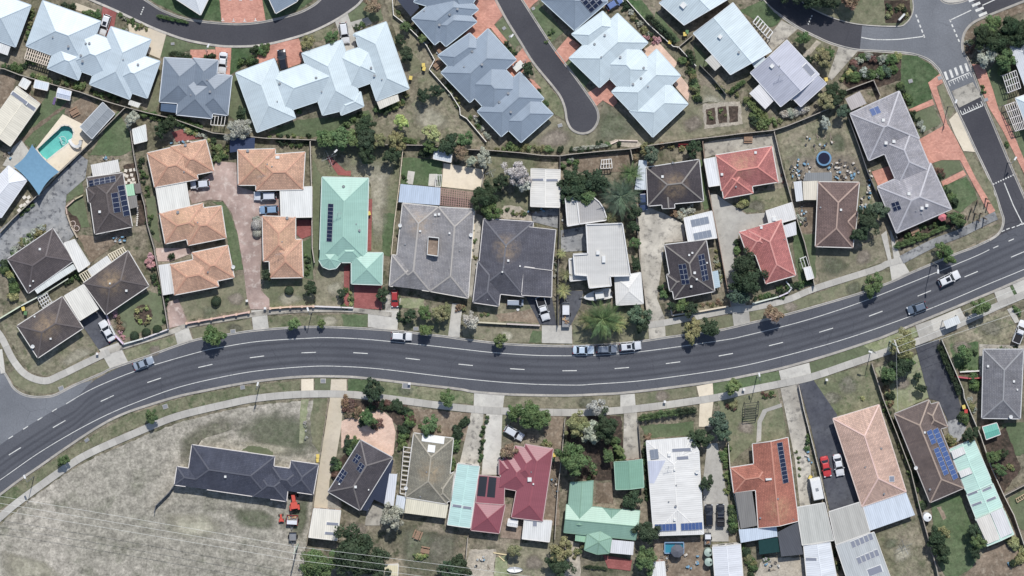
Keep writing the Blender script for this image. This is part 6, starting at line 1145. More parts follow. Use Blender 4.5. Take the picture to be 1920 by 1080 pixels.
# garden trees
for t_ in ((1080, 798, 24, 'olive'), (1140, 800, 28, 'dark'), (1112, 812, 20, 'grey'), (1075, 865, 34, 'mid'), (1121, 763, 18, 'silver'), (992, 775, 31, 'mid'), (1016, 782, 18, 'mid'), (962, 776, 13, 'mid'), (953, 843, 15, 'brown'), (1392, 496, 27, 'dark'), (1402, 530, 32, 'dark'), (1382, 555, 20, 'blue'), (660, 1040, 48, 'dark'), (700, 1060, 36, 'dark'), (592, 1055, 34, 'mid'), (735, 972, 26, 'grey'), (1185, 933, 19, 'dark'), (1214, 1000, 24, 'dark'), (1208, 1050, 26, 'mid'), (1050, 1035, 22, 'olive'), (1048, 1062, 24, 'dark'), (966, 1030, 13, 'olive'), (1312, 822, 20, 'dark'), (1325, 906, 15, 'dark'), (1352, 792, 20, 'blue'), (1358, 812, 14, 'blue'), (862, 1060, 20, 'dark'), (848, 1075, 22, 'dark'),
            (1840, 62, 24, 'dark'), (1868, 80, 30, 'dark'), (1895, 48, 26, 'dark'), (1850, 100, 20, 'grey'), (1915, 65, 24, 'dark'), (1885, 110, 22, 'mid'), (1860, 50, 20, 'mid'), (1468, -22, 34, 'dark'), (1512, -14, 34, 'dark'), (1552, -4, 30, 'dark'), (1592, 2, 20, 'brown'), (1504, 73, 14, 'mid'), (1542, 108, 18, 'olive'), (1554, 98, 10, 'mid'), (1516, 111, 8, 'dark'), (1562, 172, 18, 'dark'), (1548, 190, 16, 'olive'), (1580, 206, 14, 'blue'), (1568, 190, 12, 'dark'), (1548, 230, 11, 'grey'),
            (612, 258, 20, 'mid'), (640, 262, 22, 'mid'), (664, 258, 18, 'bright'), (688, 262, 22, 'dark'), (683, 232, 18, 'dark'), (685, 290, 16, 'dark'), (735, 290, 15, 'dark'), (742, 262, 18, 'olive'), (712, 262, 14, 'olive'), (812, 252, 17, 'yellow'), (806, 276, 13, 'mid'), (842, 266, 20, 'dark'), (862, 284, 15, 'brown'), (870, 262, 14, 'mid'), (908, 296, 15, 'grey'), (884, 302, 10, 'grey'), (912, 368, 26, 'dark'), (918, 392, 20, 'mid'), (940, 340, 16, 'dark'), (972, 322, 24, 'silver'), (982, 345, 15, 'silver'), (1302, 276, 15, 'dark'), (1222, 292, 16, 'blue'), (1210, 283, 10, 'olive'),
            (318, 232, 17, 'dark'), (300, 244, 14, 'dark'), (445, 240, 24, 'grey'), (452, 212, 11, 'dark'), (697, 14, 15, 'brown'), (576, 80, 13, 'olive'), (622, 70, 13, 'mid'), (765, 102, 13, 'dark'), (749, 72, 10, 'dark'), (791, 178, 12, 'dark'), (818, 170, 12, 'dark'), (792, 74, 9, 'bright'), (762, 50, 10, 'mid'), (990, 128, 13, 'dark'), (248, 222, 14, 'grey'), (1625, 415, 24, 'dark'), (1645, 395, 20, 'blue'), (1612, 440, 15, 'dark'), (1260, 575, 10, 'dark'), (1278, 570, 13, 'mid'), (1296, 578, 14, 'dark'), (880, 601, 17, 'silver'), (1195, 592, 20, 'blue'), (1205, 610, 14, 'dark'), (1810, 660, 15, 'mid'), (1820, 815, 16, 'dark'), (1690, 690, 22, 'dark'), (1668, 700, 16, 'mid'), (1700, 676, 14, 'mid'), (1720, 705, 8, 'dark'), (1728, 728, 10, 'dark'), (1755, 1010, 20, 'dark'), (1770, 1000, 14, 'olive'), (1765, 1035, 18, 'dark'), (1825, 995, 14, 'dark'), (1832, 1015, 15, 'mid'), (1828, 1035, 12, 'dark'), (1862, 855, 13, 'mid'), (1880, 850, 10, 'dark'), (1875, 880, 12, 'mid'), (805, 797, 17, 'mid'), (690, 782, 15, 'mid'), (1140, 855, 12, 'mid'), (1162, 845, 10, 'bright'), (795, 585, 14, 'mid'), (770, 590, 13, 'dark'), (822, 588, 15, 'olive'), (835, 582, 12, 'olive'), (717, 550, 12, 'dark'), (585, 540, 14, 'dark'), (641, 552, 9, 'dark'), (500, 515, 11, 'dark'), (1795, 500 - 90, 14, 'mid')):
    tree(*t_)
tree(755, 228, 15, 'lime', label='pale yellow green rounded tree standing alone on the park lawn'); 
def palm(x, y, r, n, c, label, hc=4.5):
    wx, wy = W(x, y, hc); o = empty('palm_tree', (wx, wy, 0)); tag(o, label, 'palm tree', 'palm trees'); L = r * S
    m = MB(); m.tube([(wx, wy, 0), (wx + .08, wy, hc * .5), (wx, wy, hc)], .28, 9, r1=.22); m.build('trunk', 'bark', o)
    mb = ([], []); rn = random.Random(int(x))
    for i in range(20):
        t = (i + 1) / 21; px_ = t; pz = .32 * t - .62 * t * t; wd_ = .13 * math.sin(math.pi * min(t * .9 + .1, 1)) + .015
        for sd_ in (-1, 1):
            k = len(mb[0]); mb[0].extend([(px_, 0, pz), (px_ + .034, 0, pz), (px_ + .15, sd_ * wd_, pz - .05), (px_ + .12, sd_ * wd_, pz - .05)]); mb[1].append((k, k + 1, k + 2, k + 3))
    k = len(mb[0]); mb[0].extend([(0, -.014, 0), (0, .014, 0), (.5, .012, .02), (.5, -.012, .02)]); mb[1].append((k, k + 1, k + 2, k + 3))
    fm = to_mesh('frond', mb)
    for i in range(n):
        a = i * 2.39996; tilt = -.75 + 1.05 * (i / n); s_ = L * RN.uniform(.9, 1.1) / max(.55, math.cos(tilt * .8))
        inst('frond', fm, o, (wx, wy, hc), (RN.uniform(-.25, .25), tilt, a), (s_, s_, s_), vary(GC[c][0], .2))
palm(1130, 598, 34, 26, 'mid', 'large feathery palm above the three parked cars on the road', 5.0); palm(1158, 605, 19, 18, 'yellow', 'smaller palm just right of the large palm by the road', 3.2); palm(1102, 600, 20, 18, 'olive', 'smaller palm just left of the large palm by the road', 3.2)
palm(1164, 368, 35, 28, 'blue', 'large grey green palm beside the curved white roof', 4.5); palm(1182, 325, 22, 18, 'mid', 'palm with arching leaves left of the silver lean-to roof', 4); palm(1146, 408, 12, 18, 'olive', 'small palm touching the curved white roof corner', 2.8); palm(1056, 545, 14, 20, 'yellow', 'small palm in the narrow bed beside the trailer', 2.6); palm(1060, 515, 12, 18, 'olive', 'small pale palm between dark grey house and white flat house', 2.4); palm(1052, 475, 10, 16, 'yellow', 'tiny palm in the paved court of the white flat house', 2.2)
for t_ in ((1072, 335, 22, 'dark'), (1092, 345, 20, 'dark'), (1112, 340, 22, 'dark'), (1075, 360, 20, 'dark'), (1100, 368, 18, 'mid'), (1130, 345, 18, 'dark'), (1060, 352, 14, 'dark'), (1190, 425, 12, 'dark'), (1192, 455, 10, 'mid'), (1192, 495, 12, 'dark'), (1188, 400, 14, 'dark')): tree(*t_)
# hedges
hedge((1200, 785), (1235, 778), 17, 1.9, 'mid', 'left section of clipped hedge above the white low roofed house'); hedge((1232, 778), (1268, 773), 18, 2.0, 'mid', 'middle section of clipped hedge above the white low roofed house'); hedge((1265, 774), (1304, 768), 17, 1.9, 'dark', 'right section of clipped hedge above the white low roofed house')
hedge((1762, 650), (1800, 738), 15, 1.8, 'dark', 'long dark hedge along the right side of the asphalt drive'); hedge((1680, 462), (1742, 440), 16, 1.4, 'mid', 'clipped hedge at the foot of the long grey tiled house'); hedge((1745, 438), (1778, 424), 12, 1.2, 'mid', 'small clipped hedge below the grey tiled house porch'); hedge((1215, 30), (1268, 78), 17, 2.2, 'dark', 'thick dark hedge left of the white gabled units'); hedge((1398, 185), (1440, 225), 20, 1.8, 'bright', 'bushy bright hedge beside the lilac unit awning'); hedge((1370, 172), (1395, 152), 12, 1.4, 'mid', 'short hedge below the white gabled units'); hedge((1290, 95), (1302, 118), 18, 2.0, 'dark', 'dark hedge block behind the pale cul-de-sac duplex'); hedge((296, 30), (352, 42), 10, 1.0, 'mid', 'low green hedge on the inner side of the crescent road')
hedge((320, 100), (357, 106), 15, 1.1, 'dark', 'dark clipped hedge in front of the slate house'); hedge((1878, 130), (1900, 160), 22, 2.4, 'mid', 'ivy covered mound beside the white pergola frames'); hedge((755, 262), (780, 266), 14, 1.4, 'mid', 'short hedge along the rear fence below the lime tree'); hedge((1075, 280), (1140, 272), 10, 1.0, 'grey', 'flowering grey hedge along the reserve fence'); hedge((1098, 1063), (1136, 1066), 9, .9, 'dark', 'low dark hedge below the green roofed house')
# clipped balls and feature plants
for x, y in ((252, 630), (274, 624), (295, 618)): shrub(x, y, 8.5, 'dark', 'b')
for x, y, c in ((257, 583, 'yellow'), (275, 577, 'lime'), (280, 597, 'yellow'), (263, 603, 'lime'), (266, 580, 'olive'), (274, 606, 'olive'), (257, 595, 'olive')): shrub(x, y, 5.5, c, 'b')
patch('ring_bed', 'mulch', [(250, 590), (256, 576), (268, 571), (280, 575), (286, 590), (281, 604), (268, 610), (255, 605)], z=.066, smooth=True)
for x, y, r, c in ((405, 565, 10, 'dark'), (542, 545, 8.5, 'dark'), (482, 422, 11, 'silver'), (482, 437, 9, 'grey'), (482, 411, 8, 'grey'), (321, 481, 8, 'dark'), (1899, 752, 5, 'yellow'), (1618, 747, 5, 'yellow')): shrub(x, y, r, c, 'b' if r > 8 else 's')
for px, py, r in ((137, 419, 5), (144, 428, 5)):
    x, y = W(px, py); m = MB()
    for k in range(12):
        a, b = k * math.pi / 6, (k + 1) * math.pi / 6; m.beam((x + r * S * math.cos(a), y + r * S * math.sin(a), .16), (x + r * S * math.cos(b), y + r * S * math.sin(b), .16), .1, .2)
    tag(m.build('garden_ring', 'render', None, base=(x, y, 0), color=rgb(214, 196, 184)), f"pale ring edging in mulch bed, {'upper' if py < 424 else 'lower'} one of two beside curved drive", 'garden edging', 'ring edgings')
# shrubs along beds and fences
D_, O_, M_ = ['dark', 'mid', 'mid'], ['olive', 'mid', 'grey'], ['mid', 'bright', 'dark', 'olive']
for a in (([(5, 125), (40, 128), (60, 110), (55, 60)], 9, 6, 11, D_), ([(60, 142), (100, 150), (160, 165)], 9, 6, 10, M_), ([(172, 170), (225, 190)], 6, 5, 8, M_), ([(270, 215), (320, 225), (380, 238)], 9, 6, 11, D_), ([(340, 240), (360, 250), (395, 262)], 5, 5, 8, ['yellow', 'grey', 'mid']), ([(400, 262), (412, 290), (404, 300)], 4, 6, 9, M_), ([(55, 10), (62, 40), (50, 75)], 5, 5, 8, M_), ([(100, 8), (135, 14), (120, 5)], 4, 5, 8, ['dark', 'olive']), ([(160, 22), (182, 30)], 3, 6, 9, D_), ([(222, 30), (262, 48), (275, 55)], 6, 4, 7, O_), ([(230, 50), (240, 58)], 2, 4, 6, O_), ([(452, 112), (470, 118), (475, 108)], 4, 6, 10, ['grey', 'mid', 'dark']), ([(480, 92), (498, 95), (505, 88)], 4, 8, 11, D_), ([(385, 105), (402, 106)], 3, 4, 6, M_), ([(665, 50), (685, 48)], 3, 4, 6, D_), ([(700, 210), (730, 205), (770, 180)], 6, 6, 10, M_), ([(690, 215), (660, 225), (645, 235)], 4, 5, 8, D_), ([(505, 255), (560, 258), (580, 255)], 6, 4, 7, M_), ([(560, 215), (565, 200)], 3, 5, 8, M_),
          ([(740, 20), (760, 42), (790, 70), (810, 95)], 7, 4, 7, O_), ([(830, 150), (855, 190), (862, 200)], 6, 4, 7, O_), ([(880, 215), (905, 240), (915, 258)], 6, 4, 7, ['silver', 'grey', 'mid']), ([(930, 278), (960, 276), (1000, 280), (1040, 282)], 8, 6, 10, ['mid', 'bright', 'olive']), ([(1040, 284), (1060, 282), (1150, 272), (1172, 272)], 5, 6, 9, ['mid', 'dark']), ([(946, 78), (965, 98), (972, 96)], 5, 4, 6, D_), ([(1005, 170), (1020, 188), (1030, 200)], 4, 4, 6, D_), ([(1165, 5), (1195, 40), (1220, 72)], 9, 5, 9, ['grey', 'olive', 'dark']), ([(1280, 110), (1295, 130), (1300, 160), (1308, 175), (1305, 185)], 10, 6, 10, M_), ([(1210, 72), (1225, 68), (1235, 78)], 3, 5, 8, ['dark', 'pink']), ([(1040, 55), (1020, 82)], 3, 3, 5, ['yellow', 'mid']), ([(1345, 165), (1385, 175)], 4, 5, 8, M_), ([(1325, 207), (1338, 222)], 2, 4, 6, M_), ([(1350, 205), (1360, 222)], 2, 3, 5, M_), ([(1408, 215), (1430, 232)], 4, 8, 12, M_), ([(1468, 215), (1490, 212), (1510, 205)], 5, 8, 11, ['silver', 'grey', 'silver']), ([(1440, 225), (1465, 230)], 3, 5, 8, M_),
          ([(1580, 150), (1610, 110), (1650, 108), (1685, 108)], 12, 6, 11, ['blue', 'grey', 'mid', 'yellow', 'red']), ([(1590, 140), (1640, 140), (1680, 130)], 10, 7, 12, ['blue', 'mid', 'dark', 'grey']), ([(1688, 160), (1705, 195)], 4, 7, 11, D_), ([(1712, 215), (1725, 235), (1730, 245)], 4, 6, 10, ['grey', 'dark']), ([(1756, 318), (1770, 332)], 3, 6, 9, ['dark', 'red']), ([(1772, 352), (1790, 380)], 4, 7, 11, D_), ([(1665, 5), (1668, 25), (1690, 15), (1700, 30)], 6, 5, 8, ['mid', 'dark', 'olive']), ([(1815, 75), (1822, 100)], 3, 5, 8, ['red', 'grey']), ([(1840, 165), (1845, 170)], 2, 4, 6, O_), ([(1885, 265), (1890, 275)], 2, 4, 6, D_),
          ([(20, 480), (45, 460), (85, 420)], 6, 5, 9, ['grey', 'olive', 'mid']), ([(22, 470), (60, 440), (85, 428)], 6, 6, 9, O_), ([(5, 490), (18, 520), (30, 560)], 6, 8, 13, ['dark', 'mid', 'yellow']), ([(40, 400), (60, 385)], 4, 5, 8, D_), ([(125, 530), (140, 520), (150, 515)], 4, 6, 9, D_), ([(215, 580), (222, 610), (235, 632)], 6, 4, 7, ['brown', 'mid', 'pink']), ([(282, 520), (300, 540), (308, 560), (306, 600)], 6, 5, 9, D_), ([(280, 480), (284, 505)], 3, 6, 10, ['dark', 'pink']), ([(262, 300), (270, 340), (275, 365)], 5, 5, 8, D_), ([(280, 400), (284, 440)], 3, 4, 7, D_), ([(395, 305), (398, 285)], 2, 5, 7, M_), ([(428, 272), (415, 300), (408, 270)], 3, 6, 9, M_), ([(520, 265), (560, 270), (578, 272)], 6, 5, 8, D_), ([(574, 470), (580, 515)], 4, 4, 7, D_), ([(645, 545), (652, 548)], 2, 5, 8, D_), ([(656, 545), (660, 570)], 4, 4, 6, ['mid', 'yellow', 'grey']), ([(640, 575), (655, 575)], 3, 4, 6, M_), ([(755, 330), (760, 345)], 3, 3, 5, D_), ([(790, 290), (820, 285)], 3, 6, 9, D_), ([(745, 560), (750, 600), (760, 605)], 4, 5, 8, D_), ([(880, 400), (892, 500)], 6, 3, 5, O_), ([(860, 580), (872, 575)], 2, 6, 9, ['olive', 'brown']), ([(900, 590), (920, 588)], 3, 3, 5, O_), ([(950, 395), (985, 402)], 4, 4, 6, M_), ([(1085, 300), (1055, 308)], 3, 5, 8, ['grey', 'mid']), ([(1185, 300), (1200, 270), (1300, 285)], 6, 5, 8, ['brown', 'mid', 'olive']), ([(1040, 520), (1042, 480)], 4, 3, 5, ['blue', 'grey']), ([(1190, 520), (1192, 545)], 3, 5, 8, D_),
          ([(1262, 402), (1290, 398), (1300, 400)], 5, 7, 11, ['olive', 'grey', 'brown']), ([(1238, 540), (1250, 555)], 3, 6, 10, D_), ([(1310, 575), (1355, 565)], 6, 3, 5, ['brown', 'olive']), ([(1342, 470), (1350, 540)], 7, 4, 7, ['grey', 'olive']), ([(1388, 380), (1402, 382)], 3, 7, 10, ['olive', 'yellow']), ([(1380, 455), (1385, 470)], 2, 7, 10, D_), ([(1460, 548), (1480, 535), (1520, 530)], 7, 5, 8, D_), ([(1412, 560), (1470, 555)], 5, 5, 8, D_), ([(1465, 330), (1470, 340)], 2, 3, 4, ['red']), ([(1495, 400), (1505, 420)], 4, 4, 7, ['grey', 'mid']), ([(1695, 445), (1770, 412)], 7, 5, 8, D_), ([(1785, 412), (1802, 415)], 2, 9, 12, D_),
          ([(650, 755), (660, 775), (672, 770)], 6, 8, 13, ['dark', 'brown', 'red']), ([(690, 760), (735, 760), (770, 775), (765, 800), (748, 810)], 12, 7, 12, ['dark', 'mid', 'red', 'dark']), ([(645, 835), (665, 828), (675, 840), (650, 845)], 5, 8, 12, D_), ([(632, 862), (628, 890)], 4, 7, 10, ['dark', 'mid', 'red']), ([(680, 790), (705, 800), (718, 795)], 4, 6, 10, ['dark', 'red', 'grey']), ([(755, 815), (758, 840)], 3, 8, 11, ['bright', 'mid']), ([(770, 795), (830, 810)], 4, 5, 8, M_), ([(852, 840), (862, 800), (872, 790)], 5, 7, 11, ['dark', 'mid']), ([(848, 860), (850, 880)], 3, 6, 9, ['mid', 'bright']), ([(912, 778), (905, 830), (898, 870)], 9, 4, 6, D_), ([(570, 790), (575, 830)], 4, 3, 5, ['silver', 'grey']), ([(1015, 835), (1030, 830)], 3, 4, 7, O_), ([(940, 855), (955, 850)], 3, 6, 9, D_), ([(1150, 820), (1165, 850), (1160, 880)], 5, 8, 12, ['mid', 'bright', 'dark']), ([(1120, 880), (1105, 895)], 3, 5, 8, ['brown', 'mid']), ([(1208, 830), (1212, 880), (1214, 940)], 9, 5, 8, D_), ([(1208, 815), (1215, 822)], 2, 6, 8, ['brown', 'yellow']), ([(1360, 840), (1362, 880), (1368, 930)], 8, 6, 9, ['mid', 'bright']), ([(1372, 945), (1378, 1000)], 6, 8, 12, D_), ([(1430, 745), (1450, 738)], 4, 4, 7, ['red', 'brown', 'mid']), ([(1360, 758), (1380, 765)], 3, 6, 9, ['red', 'olive']), ([(1495, 840), (1500, 900)], 4, 3, 5, D_), ([(1512, 815), (1516, 845)], 3, 5, 8, D_), ([(1475, 845), (1482, 860)], 2, 3, 5, M_), ([(1395, 1030), (1412, 1060), (1405, 1085)], 7, 6, 10, ['dark', 'mid', 'olive']), ([(1430, 1045), (1445, 1050)], 4, 4, 6, ['silver', 'mid']), ([(1562, 1030), (1575, 1070)], 6, 5, 8, ['olive', 'brown', 'dark']), ([(1655, 755), (1672, 790), (1685, 820), (1700, 860), (1720, 920)], 12, 5, 8, M_), ([(1660, 700), (1665, 740), (1672, 760)], 6, 7, 11, ['brown', 'olive', 'dark']), ([(1724, 945), (1730, 955)], 2, 8, 11, D_), ([(1780, 820), (1785, 835)], 3, 6, 9, ['mid', 'olive']), ([(1805, 790), (1815, 780)], 3, 8, 12, D_), ([(1830, 705), (1820, 720), (1832, 730)], 4, 8, 11, D_), ([(1815, 745), (1832, 770)], 4, 6, 9, ['olive', 'grey']), ([(1870, 655), (1915, 652)], 6, 3, 4, D_), ([(1830, 660), (1800, 695), (1835, 695)], 5, 4, 6, D_), ([(1890, 870), (1900, 880)], 3, 4, 6, M_), ([(1890, 1010), (1925, 1040), (1900, 1060)], 6, 8, 13, ['olive', 'dark', 'yellow']), ([(780, 1045), (800, 1040)], 5, 6, 9, ['yellow', 'lime', 'bright']), ([(1100, 1025), (1075, 1045)], 3, 5, 8, ['olive', 'mid']), ([(1905, 575), (1915, 590)], 3, 5, 8, D_)):
    shrubs(*a)
# ================================================================= vehicles
CARS = {}
def car_parts(kind):
    if kind in CARS: return CARS[kind]
    T = dict(sedan=(4.65, 1.82, 1.44, -.34, -.20, .05, .20, .62), hatch=(4.15, 1.76, 1.48, -.47, -.39, .06, .22, .58), wagon=(4.7, 1.84, 1.62, -.475, -.42, .06, .21, .62), ute=(5.2, 1.86, 1.72, -.10, -.07, .10, .23, .6), van=(4.8, 1.88, 1.9, -.48, -.46, .22, .38, .6))[kind]
    L, Wd, Hh, b0, b1, f1, f0, _ = T; sill = .30; belt = .95 if kind in ('sedan', 'hatch') else 1.05
    prof = [(-.5, .62, .80), (-.488, .80, .88), (-.45, belt - .05, .96), (-.3, belt, 1.0), (0, belt, 1.0), (.2, belt - .02, 1.0), (.36, belt - .10, .985), (.45, belt - .2, .93), (.485, .66, .84), (.5, .52, .70)]
    body = MB(); rings = []
    for x, zt, w in prof:
        hw = Wd / 2 * w; X = x * L
        rings.append([(X, -hw * .93, sill), (X, -hw, sill + .18), (X, -hw, zt - .16), (X, -hw * .93, zt - .03), (X, -hw * .5, zt + .03), (X, 0, zt + .045), (X, hw * .5, zt + .03), (X, hw * .93, zt - .03), (X, hw, zt - .16), (X, hw, sill + .18), (X, hw * .93, sill)])
    for A, B_ in zip(rings, rings[1:]):
        for k in range(10): body.face([A[k], B_[k], B_[k + 1], A[k + 1]][::-1])
        body.face([A[0], A[10], B_[10], B_[0]][::-1])
    body.face(rings[0]); body.face(rings[-1][::-1]); hb, ht = Wd / 2 * .93, Wd / 2 * .74; zb = belt - .04; zt = Hh
    if kind == 'ute':   # tray sides
        x0, x1 = -.49 * L, -.13 * L
        for s_ in (-1, 1): body.box(((x0 + x1) / 2, s_ * (Wd / 2 - .07), belt + .2), (x1 - x0, .1, .45))
        body.box((x0 + .05, 0, belt + .2), (.1, Wd - .1, .45))
    BL, BR, FL, FR = (b0 * L, -hb, zb), (b0 * L, hb, zb), (f0 * L, -hb, zb), (f0 * L, hb, zb)
    tb = [(b1 * L, -ht, zt - .05), (b1 * L, ht, zt - .05), (f1 * L, -ht, zt - .03), (f1 * L, ht, zt - .03)]
    parts = {'body': (body.mesh('body', ['carpaint']), None)}
    r = MB(); c0 = [(b1 * L + .18, -ht * .82, zt), (b1 * L + .18, ht * .82, zt), (f1 * L - .14, -ht * .82, zt), (f1 * L - .14, ht * .82, zt)]
    r.face([c0[0], c0[2], c0[3], c0[1]]); r.face([tb[0], tb[2], c0[2], c0[0]]); r.face([tb[3], tb[1], c0[1], c0[3]]); r.face([tb[1], tb[0], c0[0], c0[1]]); r.face([tb[2], tb[3], c0[3], c0[2]])
    for a, b in ((BL, tb[0]), (BR, tb[1]), (FL, tb[2]), (FR, tb[3])): r.beam(a, b, .09, .09)
    for s_ in (-1, 1):
        xm = (b0 + f0) / 2 * L; r.beam((xm, s_ * hb, zb), ((b1 + f1) / 2 * L, s_ * ht, zt - .05), .09, .05)
    parts['roof'] = (r.mesh('roof', ['carpaint']), None)
    for nm, q in (('windscreen', (FL, FR, tb[3], tb[2])), ('rear_window', (BR, BL, tb[0], tb[1])), ('side_window', (BL, FL, tb[2], tb[0])), ('side_window', (FR, BR, tb[1], tb[3]))):
        m = MB(); m.face(q); parts[nm + str(len(parts))] = (m.mesh(nm, ['glass']), None)
    w = MB(); w.tube([(0, -.11, 0), (0, .11, 0)], .33, 14); w.tube([(0, -.12, 0), (0, .12, 0)], .19, 10, mi=1); wm = w.mesh('wheel', ['rubber', 'chrome'])
    for sx in (-.31, .31):
        for sy in (-1, 1): parts['wheel%d' % len(parts)] = (wm, (sx * L, sy * (Wd / 2 - .13), .33))
    hm = MB(); hm.box((0, 0, 0), (.22, .36, .14)); hl = hm.mesh('headlight', ['headlamp']); tm = MB(); tm.box((0, 0, 0), (.14, .30, .16)); tl = tm.mesh('tail_light', ['taillamp']); mm = MB(); mm.box((0, 0, 0), (.14, .24, .14)); mr = mm.mesh('mirror', ['carpaint'])
    for sy in (-1, 1):
        parts['headlight%d' % len(parts)] = (hl, (.465 * L, sy * Wd * .37, .69)); parts['tail_light%d' % len(parts)] = (tl, (-.487 * L, sy * Wd * .38, .80)); parts['mirror%d' % len(parts)] = (mr, (f0 * L - .25, sy * (Wd / 2 + .08), belt + .02))
    if kind == 'ute': m = MB(); m.face([(-.48 * L, -Wd / 2 + .13, belt + .1), (-.13 * L, -Wd / 2 + .13, belt + .1), (-.13 * L, Wd / 2 - .13, belt + .1), (-.48 * L, Wd / 2 - .13, belt + .1)]); parts['tray%d' % len(parts)] = (m.mesh('tray', ['black']), None)
    CARS[kind] = parts; return parts
def car(x, y, dx, dy, kind, col, label, name='car', cat='car', sun=False, k=1.0, rack=False):
    wx, wy = W(x, y, .8); o = empty(name, (wx, wy, .10)); o.rotation_euler[2] = math.atan2(-dy, dx); o.scale = (k, k, k); tag(o, label, cat, 'cars')
    for nm, (me, loc) in car_parts(kind).items():
        c = bpy.data.objects.new(me.name.split('.')[0], me); COL.objects.link(c); c.parent = o; c.location = loc or (0, 0, 0); c.color = col
    if sun:
        T = {'wagon': 1.62, 'ute': 1.72, 'sedan': 1.44, 'van': 1.9}.get(kind, 1.5); m = MB(); m.box((-.35, 0, T + .01), (.85, .8, .03)); s_ = m.build('sunroof', 'glass', None); s_.parent = o
    if rack:
        m = MB()
        for xx in (-1.2, -.2): m.box((xx, 0, 1.7), (.06, 1.4, .08))
        s_ = m.build('roof_rack', 'steel', None); s_.parent = o
    return o
WH, SV, BLK, GY = rgb(232, 233, 234), rgb(196, 200, 206), rgb(24, 28, 38), rgb(110, 118, 130)
car(196, 47, -46, 145, 'wagon', WH, 'white car with black sunroof on red brick drive by the crescent', sun=True, k=.95); car(417.5, 118, -14, 150, 'sedan', WH, 'white sedan on brick drive right of the slate house', k=.97); car(530, 113, -22, -150, 'wagon', BLK, 'black car on brick drive of the long pale duplex', k=.97); car(646, 62, 22, 145, 'wagon', WH, 'white car on concrete drive below the crescent road', k=.95)
car(375, 345, -1, .1, 'hatch', SV, 'silver hatchback beside the left white carport', k=.97); car(497, 367, -1, .02, 'wagon', SV, 'silver wagon, upper of two cars beside the right white carport', k=1); car(504, 393, -1, .05, 'hatch', rgb(120, 150, 180), 'steel blue hatchback below the silver wagon', k=.95); car(201, 620, -45, -78, 'sedan', WH, 'white sedan on the short asphalt drive between brown houses')
car(269, 681, 130, -50, 'sedan', rgb(138, 150, 164), 'blue grey sedan parked on the left end of the main road', k=.93); car(740, 560, 0.02, 1, 'hatch', rgb(166, 36, 34), 'red hatchback half under the grey duplex eaves', k=.85); car(753, 630, 1, .06, 'wagon', WH, 'white wagon parked at the kerb before the grey duplex', k=.92); car(966, 567, 1, .02, 'van', rgb(150, 160, 172), 'grey van parked against the dark grey house', name='van', cat='van', k=.72)
car(1018, 578, 45, 150, 'ute', WH, 'white utility with dark tray in the drive of the dark grey house', name='utility_truck', cat='utility'); car(1094, 656, 1, 0, 'sedan', rgb(178, 196, 212), 'pale blue sedan, leftmost of three cars parked under the palms', k=.95); car(1138, 654, 1, -.02, 'wagon', rgb(112, 122, 136), 'dark grey wagon in palm shade, middle of three parked cars', k=.92); car(1182, 649, 1, -.1, 'wagon', SV, 'silver car with dark sunroof, rightmost of three cars under the palms', sun=True, k=.95)
car(1779.5, 522, 150, -72, 'wagon', WH, 'white car with sunroof driving on the main road at right', sun=True); car(1719, 577, -145, 52, 'hatch', rgb(92, 106, 122), 'dark blue grey hatchback driving on the right side of main road', k=.98); car(1912, 622, 40, -100, 'ute', WH, 'white utility cut by the right edge above the grey house', name='utility_truck', cat='utility', k=.95); car(964, 812, 115, 66, 'wagon', SV, 'silver white car parked on grass beside a leafy tree', k=.92)
car(1548.5, 875, 32, 150, 'sedan', rgb(196, 40, 40), 'red sedan on the dark asphalt drive of the pink house', k=.93); car(1572.5, 872, 28, 150, 'sedan', WH, 'white sedan right of the red one on dark asphalt', k=.98); car(1329, 966, 0, -1, 'wagon', BLK, 'black car, left one of two beside the white low roofed house', k=.95); car(1351, 966, 0, -1, 'ute', BLK, 'black utility, right one of two beside the white low roofed house', name='utility_truck', cat='utility', k=.9, rack=True); car(1206, 377, .08, 1, 'hatch', rgb(58, 74, 108), 'dark blue car tucked beside the charcoal hip house', k=.95); car(1152, 6, 70, -45, 'hatch', rgb(96, 120, 170), 'blue car at top edge beside the solar slate house', k=.9)
